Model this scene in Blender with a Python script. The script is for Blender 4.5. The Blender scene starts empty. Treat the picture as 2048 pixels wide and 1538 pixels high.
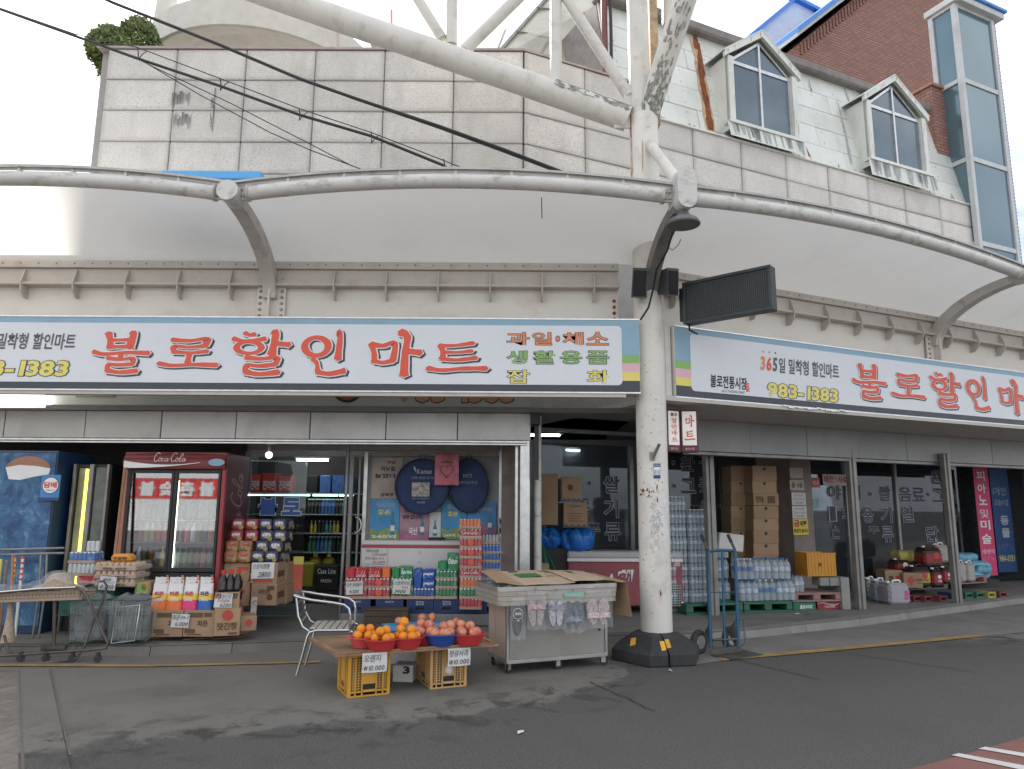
import bpy, math, random
from math import sin, cos, pi, radians as RAD
from mathutils import Vector, Matrix
random.seed(7)
S = bpy.context.scene
C = S.collection
# ------------------------------------------------------------------ camera, sky, sun, exposure
F, PITCH, ROLL, EYE = 1450.0, RAD(9.5), RAD(0.35), 1.6
cam_data = bpy.data.cameras.new('camera')
cam_data.sensor_fit = 'HORIZONTAL'; cam_data.sensor_width = 36.0
cam_data.lens = F / 2048 * 36
cam_data.clip_start = 0.05; cam_data.clip_end = 2000
cam = bpy.data.objects.new('camera', cam_data); C.objects.link(cam)
cam.matrix_world = Matrix.Translation((0, 0, EYE)) @ Matrix.Rotation(pi/2 + PITCH, 4, 'X') @ Matrix.Rotation(ROLL, 4, 'Z')
S.camera = cam
SUN_EL, SUN_AZ = RAD(36), RAD(-27)
world = bpy.data.worlds.new('World'); S.world = world; world.use_nodes = True
wn, wl = world.node_tree.nodes, world.node_tree.links
wn.clear()
w_out = wn.new('ShaderNodeOutputWorld'); w_bg = wn.new('ShaderNodeBackground')
w_sky = wn.new('ShaderNodeTexSky'); w_sky.sky_type = 'NISHITA'; w_sky.sun_disc = False
w_sky.sun_elevation = SUN_EL; w_sky.sun_rotation = SUN_AZ
w_sky.air_density = 1.0; w_sky.dust_density = 2.0; w_sky.ozone_density = 1.0
w_tc = wn.new('ShaderNodeTexCoord'); w_map = wn.new('ShaderNodeMapping'); w_map.inputs['Scale'].default_value = (1, 1, 2.2)
w_noise = wn.new('ShaderNodeTexNoise'); w_noise.inputs['Scale'].default_value = 2.6
w_noise.inputs['Detail'].default_value = 8; w_noise.inputs['Roughness'].default_value = 0.6
w_ramp = wn.new('ShaderNodeValToRGB')
w_ramp.color_ramp.elements[0].position = 0.36; w_ramp.color_ramp.elements[1].position = 0.56
w_ramp.color_ramp.elements[0].color = (.2, .2, .2, 1)
w_mix = wn.new('ShaderNodeMixRGB'); w_mix.inputs[2].default_value = (8.6, 8.8, 9.2, 1)
wl.new(w_tc.outputs['Generated'], w_map.inputs[0]); wl.new(w_map.outputs[0], w_noise.inputs[0])
wl.new(w_noise.outputs['Fac'], w_ramp.inputs[0]); wl.new(w_ramp.outputs[0], w_mix.inputs[0])
wl.new(w_sky.outputs[0], w_mix.inputs[1]); wl.new(w_mix.outputs[0], w_bg.inputs[0])
w_bg.inputs[1].default_value = 0.085
wl.new(w_bg.outputs[0], w_out.inputs[0])
sun_data = bpy.data.lights.new('sun', 'SUN'); sun_data.energy = 4.0; sun_data.angle = RAD(9); sun_data.color = (1, .95, .88)
sun = bpy.data.objects.new('sun', sun_data); C.objects.link(sun)
sd = Vector((sin(SUN_AZ)*cos(SUN_EL), cos(SUN_AZ)*cos(SUN_EL), sin(SUN_EL)))
sun.rotation_euler = sd.to_track_quat('Z', 'Y').to_euler()
sun.location = sd * 60
S.view_settings.view_transform = 'Standard'; S.view_settings.look = 'None'
S.view_settings.gamma = 1.0; S.view_settings.use_curve_mapping = False
S.view_settings.exposure = 1.15
S.render.engine = 'CYCLES'
S.cycles.max_bounces = 8; S.cycles.diffuse_bounces = 4; S.cycles.transparent_max_bounces = 24
S.cycles.use_denoising = True
# ------------------------------------------------------------------ measuring: a pixel of the survey photo and a known plane give a place
def ray(px, py):
  x, y = (px - 1024) / F, -(py - 769) / F
  c, s = cos(ROLL), sin(ROLL); x, y = c*x - s*y, s*x + c*y
  return Vector((x, cos(PITCH) - y*sin(PITCH), sin(PITCH) + y*cos(PITCH)))
EYEV = Vector((0, 0, EYE))
def G(px, py, z=0.0):
  d = ray(px, py); return EYEV + d * ((z - EYE) / d.z)
def W(px, py, Y):
  d = ray(px, py); return EYEV + d * (Y / d.y)
ANG = RAD(25)
U = Vector((cos(ANG), sin(ANG), 0)); N = Vector((-sin(ANG), cos(ANG), 0)); UP = Vector((0, 0, 1))
def RP(px, py, off):
  d = ray(px, py); return EYEV + d * (off / (d.x*N.x + d.y*N.y))
def zc(p): return p[1]*cos(PITCH) + (p[2]-EYE)*sin(PITCH)
def rs(s, off, z):
  return U*s + N*off + UP*z
# ------------------------------------------------------------------ materials
MATS = {}
def _n(nt, t, **kw):
  n = nt.nodes.new(t)
  for k, v in kw.items(): setattr(n, k, v)
  return n
def mat(name, col=(.5, .5, .5), rough=.6, metal=0.0, var=.08, scale=6.0, bump=0.0, bscale=80.0, dirt=0.0, dirtcol=(.12, .10, .08),
    dscale=3.0, streak=1.0, rand=0.0, emit=0.0, trans=0.0, spec=.5, speck=0.0, speckcol=(.1, .1, .1), sscale=300.0, coat=0.0):
  if name in MATS: return MATS[name]
  m = bpy.data.materials.new(name); m.use_nodes = True; MATS[name] = m
  nt = m.node_tree; L = nt.links; b = nt.nodes['Principled BSDF']
  b.inputs['Roughness'].default_value = rough; b.inputs['Metallic'].default_value = metal
  b.inputs['Specular IOR Level'].default_value = spec; b.inputs['Coat Weight'].default_value = coat
  if emit:
    b.inputs['Emission Color'].default_value = (*col, 1); b.inputs['Emission Strength'].default_value = emit
  tc = _n(nt, 'ShaderNodeTexCoord'); oi = _n(nt, 'ShaderNodeObjectInfo')
  off = _n(nt, 'ShaderNodeVectorMath', operation='SCALE'); off.inputs['Scale'].default_value = 13.0
  comb = _n(nt, 'ShaderNodeCombineXYZ')
  for i in range(3): L.new(oi.outputs['Random'], comb.inputs[i])
  L.new(comb.outputs[0], off.inputs[0])
  add = _n(nt, 'ShaderNodeVectorMath', operation='ADD'); L.new(tc.outputs['Object'], add.inputs[0]); L.new(off.outputs[0], add.inputs[1])
  vec = add.outputs[0]
  nz = _n(nt, 'ShaderNodeTexNoise'); nz.inputs['Scale'].default_value = scale; nz.inputs['Detail'].default_value = 5; L.new(vec, nz.inputs[0])
  mr = _n(nt, 'ShaderNodeMapRange'); mr.inputs[1].default_value = .3; mr.inputs[2].default_value = .7
  mr.inputs[3].default_value = 1 - var; mr.inputs[4].default_value = 1 + var; L.new(nz.outputs['Fac'], mr.inputs[0])
  mul = _n(nt, 'ShaderNodeVectorMath', operation='SCALE'); mul.inputs[0].default_value = col
  fac = mr.outputs[0]
  if rand:
    r2 = _n(nt, 'ShaderNodeMapRange'); r2.inputs[3].default_value = 1 - rand; r2.inputs[4].default_value = 1 + rand; L.new(oi.outputs['Random'], r2.inputs[0])
    mm = _n(nt, 'ShaderNodeMath', operation='MULTIPLY'); L.new(fac, mm.inputs[0]); L.new(r2.outputs[0], mm.inputs[1]); fac = mm.outputs[0]
  L.new(fac, mul.inputs['Scale']); colout = mul.outputs[0]
  def mixin(facout, c):
    nonlocal colout
    mx = _n(nt, 'ShaderNodeMixRGB'); L.new(facout, mx.inputs[0]); L.new(colout, mx.inputs[1]); mx.inputs[2].default_value = (*c, 1); colout = mx.outputs[0]
  if speck:
    sn = _n(nt, 'ShaderNodeTexNoise'); sn.inputs['Scale'].default_value = sscale; sn.inputs['Detail'].default_value = 2; L.new(vec, sn.inputs[0])
    sr = _n(nt, 'ShaderNodeMapRange'); sr.inputs[1].default_value = .5; sr.inputs[2].default_value = .7; sr.inputs[4].default_value = speck; L.new(sn.outputs['Fac'], sr.inputs[0])
    mixin(sr.outputs[0], speckcol)
  if dirt:
    mp = _n(nt, 'ShaderNodeMapping'); mp.inputs['Scale'].default_value = (1, 1, 1/streak); L.new(vec, mp.inputs[0])
    dn = _n(nt, 'ShaderNodeTexNoise'); dn.inputs['Scale'].default_value = dscale; dn.inputs['Detail'].default_value = 8; dn.inputs['Roughness'].default_value = .65; L.new(mp.outputs[0], dn.inputs[0])
    dr = _n(nt, 'ShaderNodeMapRange'); dr.inputs[1].default_value = .52; dr.inputs[2].default_value = .75; dr.inputs[4].default_value = dirt; L.new(dn.outputs['Fac'], dr.inputs[0])
    mixin(dr.outputs[0], dirtcol)
  L.new(colout, b.inputs['Base Color'])
  if bump:
    bn = _n(nt, 'ShaderNodeTexNoise'); bn.inputs['Scale'].default_value = bscale; bn.inputs['Detail'].default_value = 4; L.new(vec, bn.inputs[0])
    bp = _n(nt, 'ShaderNodeBump'); bp.inputs['Strength'].default_value = bump; bp.inputs['Distance'].default_value = .02
    L.new(bn.outputs['Fac'], bp.inputs['Height']); L.new(bp.outputs[0], b.inputs['Normal'])
  if trans:
    tr = _n(nt, 'ShaderNodeBsdfTransparent'); mx = _n(nt, 'ShaderNodeMixShader'); lw = _n(nt, 'ShaderNodeLayerWeight'); lw.inputs[0].default_value = .35
    tm = _n(nt, 'ShaderNodeMapRange'); tm.inputs[3].default_value = 1 - trans; tm.inputs[4].default_value = min(1, 1.15 - trans); L.new(lw.outputs['Facing'], tm.inputs[0])
    L.new(tm.outputs[0], mx.inputs[0]); L.new(tr.outputs[0], mx.inputs[1]); L.new(b.outputs[0], mx.inputs[2])
    L.new(mx.outputs[0], nt.nodes['Material Output'].inputs[0])
  return m
def translucent(m, amount, col=(.9, .88, .84)):
  nt = m.node_tree; b = nt.nodes['Principled BSDF']; t = _n(nt, 'ShaderNodeBsdfTranslucent'); t.inputs[0].default_value = (*col, 1); mx = _n(nt, 'ShaderNodeMixShader'); mx.inputs[0].default_value = amount
  nt.links.new(b.outputs[0], mx.inputs[1]); nt.links.new(t.outputs[0], mx.inputs[2]); nt.links.new(mx.outputs[0], nt.nodes['Material Output'].inputs[0])
def glass(name, tint=(.8, .85, .88), refl=.12, dark=.0):
  if name in MATS: return MATS[name]
  m = bpy.data.materials.new(name); m.use_nodes = True; MATS[name] = m
  nt = m.node_tree; L = nt.links; nt.nodes.remove(nt.nodes['Principled BSDF'])
  tr = _n(nt, 'ShaderNodeBsdfTransparent'); tr.inputs[0].default_value = (*tint, 1)
  gl = _n(nt, 'ShaderNodeBsdfGlossy'); gl.inputs['Roughness'].default_value = .02; gl.inputs[0].default_value = (.9, .95, 1, 1)
  df = _n(nt, 'ShaderNodeBsdfDiffuse'); df.inputs[0].default_value = (.35, .36, .36, 1)
  lw = _n(nt, 'ShaderNodeLayerWeight'); lw.inputs[0].default_value = .25
  ad = _n(nt, 'ShaderNodeMath', operation='ADD'); ad.inputs[1].default_value = refl; ad.use_clamp = True; L.new(lw.outputs['Fresnel'], ad.inputs[0])
  m1 = _n(nt, 'ShaderNodeMixShader'); L.new(ad.outputs[0], m1.inputs[0]); L.new(tr.outputs[0], m1.inputs[1]); L.new(gl.outputs[0], m1.inputs[2])
  m2 = _n(nt, 'ShaderNodeMixShader'); m2.inputs[0].default_value = dark; L.new(m1.outputs[0], m2.inputs[1]); L.new(df.outputs[0], m2.inputs[2])
  L.new(m2.outputs[0], nt.nodes['Material Output'].inputs[0])
  return m
# ------------------------------------------------------------------ mesh building
ORD = ['first', 'second', 'third', 'fourth', 'fifth', 'sixth', 'seventh', 'eighth', 'ninth', 'tenth', 'eleventh', 'twelfth', 'thirteenth', 'fourteenth', 'fifteenth']
class MB:
  def __init__(s): s.v = []; s.f = []; s.m = []; s.sm = []
  def add(s, vs, fs, mi=0, M=None, smooth=False):
    o = len(s.v)
    s.v += [tuple((M @ Vector(p)) if M else p) for p in vs]
    s.f += [tuple(i + o for i in f) for f in fs]; s.m += [mi]*len(fs); s.sm += [smooth]*len(fs)
    return s
  def box(s, c, d, mi=0, rz=0, M=None, b=0.0):
    hx, hy, hz = d[0]/2, d[1]/2, d[2]/2
    T = (M or Matrix()) @ Matrix.Translation(c) @ Matrix.Rotation(rz, 4, 'Z')
    if b <= 0:
      vs = [(x*hx, y*hy, z*hz) for x in (-1, 1) for y in (-1, 1) for z in (-1, 1)]
      return s.add(vs, [(0, 1, 3, 2), (4, 6, 7, 5), (0, 4, 5, 1), (2, 3, 7, 6), (0, 2, 6, 4), (1, 5, 7, 3)], mi, T)
    b = min(b, hx*.9, hy*.9, hz*.9)
    vs = []; idx = {}
    for x in (-1, 1):
      for y in (-1, 1):
        for z in (-1, 1):
          for k in range(3):
            p = [x*hx, y*hy, z*hz]
            for j in range(3):
              if j != k: p[j] -= (x, y, z)[j]*b
            idx[(x, y, z, k)] = len(vs); vs.append(tuple(p))
    fs = []
    for k in range(3):
      a1, a2 = [j for j in range(3) if j != k]
      for sg in (-1, 1):
        q = []
        for (p, r) in ((-1, -1), (1, -1), (1, 1), (-1, 1)):
          t = [0, 0, 0]; t[k] = sg; t[a1] = p; t[a2] = r; q.append(idx[(*t, k)])
        fs.append(tuple(q))
      for p in (-1, 1):
        for r in (-1, 1):
          t0 = [0, 0, 0]; t1 = [0, 0, 0]; t0[a1] = t1[a1] = p; t0[a2] = t1[a2] = r; t0[k] = -1; t1[k] = 1
          fs.append((idx[(*t0, a1)], idx[(*t1, a1)], idx[(*t1, a2)], idx[(*t0, a2)]))
    for x in (-1, 1):
      for y in (-1, 1):
        for z in (-1, 1): fs.append(tuple(idx[(x, y, z, k)] for k in range(3)))
    return s.add(vs, fs, mi, T)
  def rect(s, x0, z0, x1, z1, y0, y1, mi=0, b=0.0, M=None):
    return s.box(((x0+x1)/2, (y0+y1)/2, (z0+z1)/2), (abs(x1-x0), abs(y1-y0), abs(z1-z0)), mi, 0, M, b)
  def tube(s, pts, r, n=8, mi=0, caps=True, smooth=True, M=None, closed=False):
    pts = [Vector(p) for p in pts]; k = len(pts); rr = r if isinstance(r, (list, tuple)) else [r]*k
    vs = []; prev = None
    for i, p in enumerate(pts):
      a = pts[(i-1) % k] if (i > 0 or closed) else p; c = pts[(i+1) % k] if (i < k-1 or closed) else p
      t = (c - a).normalized()
      if prev is None:
        ref = Vector((0, 0, 1)) if abs(t.z) < .9 else Vector((1, 0, 0)); e1 = t.cross(ref).normalized()
      else: e1 = (prev - t*prev.dot(t)).normalized()
      prev = e1; e2 = t.cross(e1)
      for j in range(n):
        q = 2*pi*j/n; vs.append(tuple(p + (e1*cos(q) + e2*sin(q))*rr[i]))
    fs = []
    for i in range(k if closed else k-1):
      i2 = (i+1) % k
      for j in range(n): fs.append((i*n+j, i*n+(j+1) % n, i2*n+(j+1) % n, i2*n+j))
    s.add(vs, fs, mi, M, smooth)
    if caps and not closed:
      s.add(vs[:n], [tuple(range(n))], mi, M); s.add(vs[-n:], [tuple(range(n-1, -1, -1))], mi, M)
    return s
  def lathe(s, prof, n=16, c=(0, 0, 0), mi=0, smooth=True, M=None, sx=1, sy=1, mis=None):
    vs = []
    for r, z in prof:
      for j in range(n): vs.append((c[0]+r*sx*cos(2*pi*j/n), c[1]+r*sy*sin(2*pi*j/n), c[2]+z))
    for i in range(len(prof)-1):
      o = len(s.v)
      fs = [(i*n+j, i*n+(j+1) % n, (i+1)*n+(j+1) % n, (i+1)*n+j) for j in range(n)]
      used = vs[i*n:(i+2)*n]
      s.add(used, [tuple(q - i*n for q in f) for f in fs], mis[i] if mis else mi, M, smooth)
    if prof[0][0] > 1e-5: s.add(vs[:n], [tuple(range(n-1, -1, -1))], mis[0] if mis else mi, M)
    if prof[-1][0] > 1e-5: s.add(vs[-n:], [tuple(range(n))], mis[-1] if mis else mi, M)
    return s
  def poly(s, pts, mi=0, M=None): return s.add(pts, [tuple(range(len(pts)))], mi, M)
  def prism(s, pts, d, mi=0, M=None):
    n = len(pts); d = Vector(d)
    vs = [tuple(p) for p in pts] + [tuple(Vector(p)+d) for p in pts]
    fs = [tuple(range(n)), tuple(range(2*n-1, n-1, -1))] + [(i, i+n, (i+1) % n + n, (i+1) % n) for i in range(n)]
    return s.add(vs, fs, mi, M)
  def grid(s, fn, nu, nv, mi=0, smooth=True, M=None):
    vs = [tuple(fn(i/nu, j/nv)) for i in range(nu+1) for j in range(nv+1)]
    fs = [(i*(nv+1)+j, (i+1)*(nv+1)+j, (i+1)*(nv+1)+j+1, i*(nv+1)+j+1) for i in range(nu) for j in range(nv)]
    return s.add(vs, fs, mi, M, smooth)
  def ball(s, c, r, n=10, k=6, mi=0, M=None, sz=1.0):
    prof = [(max(1e-6, r*sin(pi*i/k)), -r*sz*cos(pi*i/k)) for i in range(k+1)]
    return s.lathe(prof, n, c, mi, True, M)
  def mesh(s, name, mats):
    me = bpy.data.meshes.new(name); me.from_pydata(s.v, [], s.f)
    for m in (mats if isinstance(mats, (list, tuple)) else [mats]): me.materials.append(m)
    me.polygons.foreach_set('material_index', s.m); me.polygons.foreach_set('use_smooth', s.sm)
    me.update()
    return me
  def build(s, name, mats, parent=None, loc=None, rz=0, **props):
    return put(s.mesh(name, mats), name, parent, loc, rz, **props)
BASE = {}
def put(me, name, parent=None, loc=None, rz=0, rot=None, **props):
  o = bpy.data.objects.new(name, me); C.objects.link(o)
  if parent is not None: o.parent = parent
  if loc is not None: o.location = loc
  if rot is not None: o.rotation_euler = rot
  elif rz: o.rotation_euler = (0, 0, rz)
  for k, v in props.items(): o[k] = v
  return o
def T(name, label, cat, loc=(0, 0, 0), rz=0, group=None, kind=None):
  o = bpy.data.objects.new(name, None); C.objects.link(o); o.location = loc; o.rotation_euler = (0, 0, rz)
  o.empty_display_size = .1
  o['label'] = label; o['category'] = cat
  if group: o['group'] = group
  if kind: o['kind'] = kind
  return o
def tag(o, label, cat, group=None, kind=None):
  o['label'] = label; o['category'] = cat
  if group: o['group'] = group
  if kind: o['kind'] = kind
  return o
def ST(mb, name, mats, **k): return mb.build(name, mats, kind='structure', **k)
def dup(root, loc, rz=None, label=None, group=None):
  r = root.copy(); C.objects.link(r); r.location = loc
  if rz is not None: r.rotation_euler = (r.rotation_euler[0], r.rotation_euler[1], rz)
  if label: r['label'] = label
  if group: r['group'] = group
  for ch in list(root.children):
    c = ch.copy(); C.objects.link(c); c.parent = r
    for g in list(ch.children):
      d = g.copy(); C.objects.link(d); d.parent = c
  return r
def loc_of(o): return Matrix.Translation(o.location) @ o.rotation_euler.to_matrix().to_4x4()
class WB(MB):
  def build(s, name, mats, parent=None, **props):
    o = put(s.mesh(name, mats), name, parent, **props)
    if parent is not None: o.matrix_parent_inverse = loc_of(parent).inverted()
    return o
# ------------------------------------------------------------------ lettering
_GL = {}; _PEN = []
def load_glyphs(chars, offset):
  """one text block with one glyph per line, taken apart again by line"""
  if not _PEN:
    cu = bpy.data.curves.new('text', 'FONT'); cu.resolution_u = 2; cu.space_line = 4.0; _PEN.append(bpy.data.objects.new('text', cu))
  o = _PEN[0]
  for c in chars: o.data.body = c; o.to_mesh(); o.to_mesh_clear()
  o.data.body = '\n'.join(chars); o.data.offset = offset; me = o.to_mesh()
  n = len(me.vertices); co = [0.0]*(3*n); me.vertices.foreach_get('co', co)
  row = [int(round((.35 - co[3*i+1])/4.0)) for i in range(n)]; out = [([], []) for _ in chars]; idx = [0]*n
  for i in range(n):
    g = out[row[i]][0]; idx[i] = len(g); g.append((co[3*i], co[3*i+1] + 4.0*row[i]))
  for p in me.polygons: vs = tuple(p.vertices); out[row[vs[0]]][1].append(tuple(idx[v] for v in vs))
  o.to_mesh_clear()
  for c, g in zip(chars, out): _GL[(c, offset)] = g
CHARSET = '+,-.0123456789:ABCDEFGHIJKLMNOPQRSTUVWXYZabcdefghiklmnoprstuvwxy·가각간갈개견계고과광교구국그금기내노높뉴는니다닭담당대동두라란렌로료류릇리림마맛면모문물미밀및바박배변복봉불비빨뽕사산삽생선성소손송수술숯스습시식신쌀아안애야양어억얼업역열였영오완용우운원유은음의이인일입있잡장전조종좋죤주지진징짜짬착참채천촌총최층치칠카코콜크터통트특편평품프피학한할해형홍화활회'
STEPS = (0.0, .013, .02, .035, .045, .075)
def step(x): return min(STEPS, key=lambda q: abs(q-x))
def glyphs(body, offset=0.0, shear=0.0):
  offset = step(offset)
  if (CHARSET[0], offset) not in _GL: load_glyphs(CHARSET, offset)
  vs, fs, x = [], [], 0.0
  for c in body:
    if c == ' ': x += .3; continue
    if (c, offset) not in _GL: load_glyphs([c], offset)
    g, f = _GL[(c, offset)]; k = len(vs)
    if not g: continue
    gx = max(v[0] for v in g) if ord(c) < 0x1100 else .92 - .06
    base = _GL.get((c, 0.0))
    vs += [(p[0] + x + shear*p[1], p[1], 0) for p in g]; fs += [tuple(i+k for i in q) for q in f]
    x += gx + .06 - (offset if ord(c) < 0x1100 else 0)
  return vs, fs
def extent(vs):
  xs = [v[0] for v in vs]; ys = [v[1] for v in vs]; return min(xs), min(ys), max(xs), max(ys)
def letter(mb, body, x0, z0, x1, z1, y, mi=0, bold=.012, shear=0.0, M=None, flip=False, outline=None, fit=True):
  """lettering filling the rectangle x0..x1, z0..z1, facing -y; outline=(material index, extra weight)"""
  vs, fs = glyphs(body, bold, shear)
  if not vs: return
  a, b, c, d = extent(vs); k = (x1-x0)/max(1e-6, c-a); q = (z1-z0)/max(1e-6, d-b)
  if not fit: k = q = min(k, q)
  for off, i, dy in (([(outline[1], outline[0], 0.0)] if outline else []) + [(0.0, mi, -.0012)]):
    v2, f2 = glyphs(body, bold+off, shear) if off else (vs, fs)
    out = []
    for (x, yy, _) in v2:
      xx = (x-a)*k
      if flip: xx = (x1-x0) - xx
      out.append((x0 + xx, y + dy, z0 + (yy-b)*q))
    mb.add(out, f2 if not flip else [tuple(reversed(f)) for f in f2], i, M)
BR = {
 '불': [([(24, 96), (28, 80), (30, 61)], 12), ([(66, 98), (68, 90), (63, 61)], 13), ([(30, 79), (64, 80)], 8), ([(30, 63), (64, 64)], 9),
       ([(1, 52), (20, 46), (60, 50), (98, 49)], 9), ([(50, 48), (49, 36)], 10), ([(26, 37), (50, 34), (72, 37), (70, 22)], 8), ([(70, 23), (45, 21), (29, 22), (29, 7)], 8), ([(27, 9), (50, 4), (80, 8)], 10)],
 '로': [([(21, 87), (50, 84), (80, 90), (76, 70)], 11), ([(76, 70), (50, 66), (25, 69), (26, 52)], 9), ([(24, 53), (55, 50), (82, 55)], 10), ([(52, 50), (50, 22)], 11), ([(1, 20), (25, 14), (60, 17), (99, 16)], 11)],
 '할': [([(22, 95), (31, 90), (40, 92)], 9), ([(3, 82), (25, 76), (58, 82)], 9), (31, 62, 21, 13, 9), ([(72, 99), (75, 90), (70, 46)], 13), ([(74, 72), (99, 69)], 11),
       ([(26, 40), (52, 37), (80, 40), (77, 25)], 9), ([(77, 25), (50, 21), (29, 23), (28, 8)], 9), ([(27, 9), (50, 3), (84, 8)], 11)],
 '인': [(31, 66, 25, 20, 12), ([(76, 98), (81, 90), (78, 38)], 13), ([(24, 40), (34, 28), (36, 12)], 10), ([(34, 11), (60, 6), (94, 13)], 11)],
 '마': [([(8, 72), (14, 52), (15, 32)], 11), ([(9, 71), (30, 68), (51, 74), (48, 34)], 10), ([(15, 35), (30, 31), (48, 36)], 9), ([(60, 98), (73, 88), (70, 50), (69, 4)], 14), ([(71, 57), (98, 53)], 13)],
 '트': [([(20, 80), (45, 80), (77, 88)], 10), ([(22, 80), (26, 60), (25, 40)], 11), ([(26, 61), (50, 60), (75, 65)], 9), ([(24, 41), (50, 38), (82, 45)], 11), ([(1, 14), (25, 8), (60, 13), (99, 14)], 12)]}
def brush(mb, ch, x0, z0, w, h, y, mi, grow=0.0, dx=0.0, dz=0.0, k0=0):
  rnd = random.Random(ord(ch))
  for si, st in enumerate(BR[ch]):
    yy = y - .0004*(si + k0)
    P = lambda X, Z: (x0 + dx + X/100*w, yy, z0 + dz + Z/100*h)
    if len(st) == 5:
      cx, cy, rx, ry, wd = st; wd *= 1.12; n = 28; vs = []
      for j in range(n):
        q = 2*pi*j/n; wv = (wd + grow*2)/2*(1 + .18*sin(2*q + 1) + .05*rnd.uniform(-1, 1))
        vs.append(P(cx + (rx+wv)*cos(q), cy + (ry+wv*.85)*sin(q)))
      for j in range(n):
        q = 2*pi*j/n; wv = (wd + grow*2)/2*(1 + .18*sin(2*q + 1))
        vs.append(P(cx + (rx-wv)*cos(q), cy + (ry-wv*.85)*sin(q)))
      mb.add(vs, [(j, (j+1) % n, (j+1) % n + n, j+n) for j in range(n)], mi)
      continue
    pts, wd = st; wd *= 1.12; q = [Vector((a, b, 0)) for a, b in pts]
    fine = []
    for i in range(len(q)-1):
      p0, p1, p2, p3 = q[max(0, i-1)], q[i], q[i+1], q[min(len(q)-1, i+2)]
      for t in (0, .2, .4, .6, .8):
        fine.append(.5*((2*p1) + (p2-p0)*t + (2*p0-5*p1+4*p2-p3)*t*t + (3*p1-p0-3*p2+p3)*t**3))
    fine.append(q[-1]); m = len(fine); Lf, Rt = [], []
    for i, p in enumerate(fine):
      t = (fine[min(m-1, i+1)] - fine[max(0, i-1)]).normalized(); nn = Vector((-t.y, t.x, 0)); u = i/(m-1)
      prof = .78 + .30*abs(2*u-1)**1.5
      wv = wd/2*prof*(1 + .10*rnd.uniform(-1, 1)) + grow
      Lf.append(P(*(p + nn*wv)[:2])); Rt.append(P(*(p - nn*wv)[:2]))
    t0 = (fine[1]-fine[0]).normalized(); t1 = (fine[-1]-fine[-2]).normalized()
    a = P(*(fine[0] - t0*(wd*.28+grow))[:2]); b = P(*(fine[-1] + t1*(wd*.28+grow))[:2])
    vs = Lf + Rt + [a, b]
    fs = [(i, i+1, m+i+1, m+i) for i in range(m-1)] + [(0, m, 2*m), (m-1, 2*m+1, 2*m-1)]
    mb.add(vs, fs, mi)
def scrawl(mb, x0, z0, x1, z1, y, mi, rows=2, seed=0, w=.0035):
  """handwriting-like thin strokes where the photo shows writing too small to read"""
  r = random.Random(seed); hh = (z1-z0)/rows
  for k in range(rows):
    zz = z1 - hh*(k+.5); x = x0
    while x < x1 - hh*.3:
      for _ in range(r.choice((2, 3))):
        a = Vector((x + r.uniform(0, hh*.5), y, zz + r.uniform(-.35, .35)*hh)); b = a + Vector((r.uniform(-.1, .5)*hh, 0, r.uniform(-.5, .4)*hh))
        d = (b-a);
        if d.length < 1e-4: continue
        n = Vector((-d.z, 0, d.x)).normalized()*w/2
        y -= .00005
        mb.add([tuple(a+n), tuple(a-n), tuple(b-n), tuple(b+n)], [(0, 1, 2, 3)], mi)
      x += hh*r.uniform(.55, .8)
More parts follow.
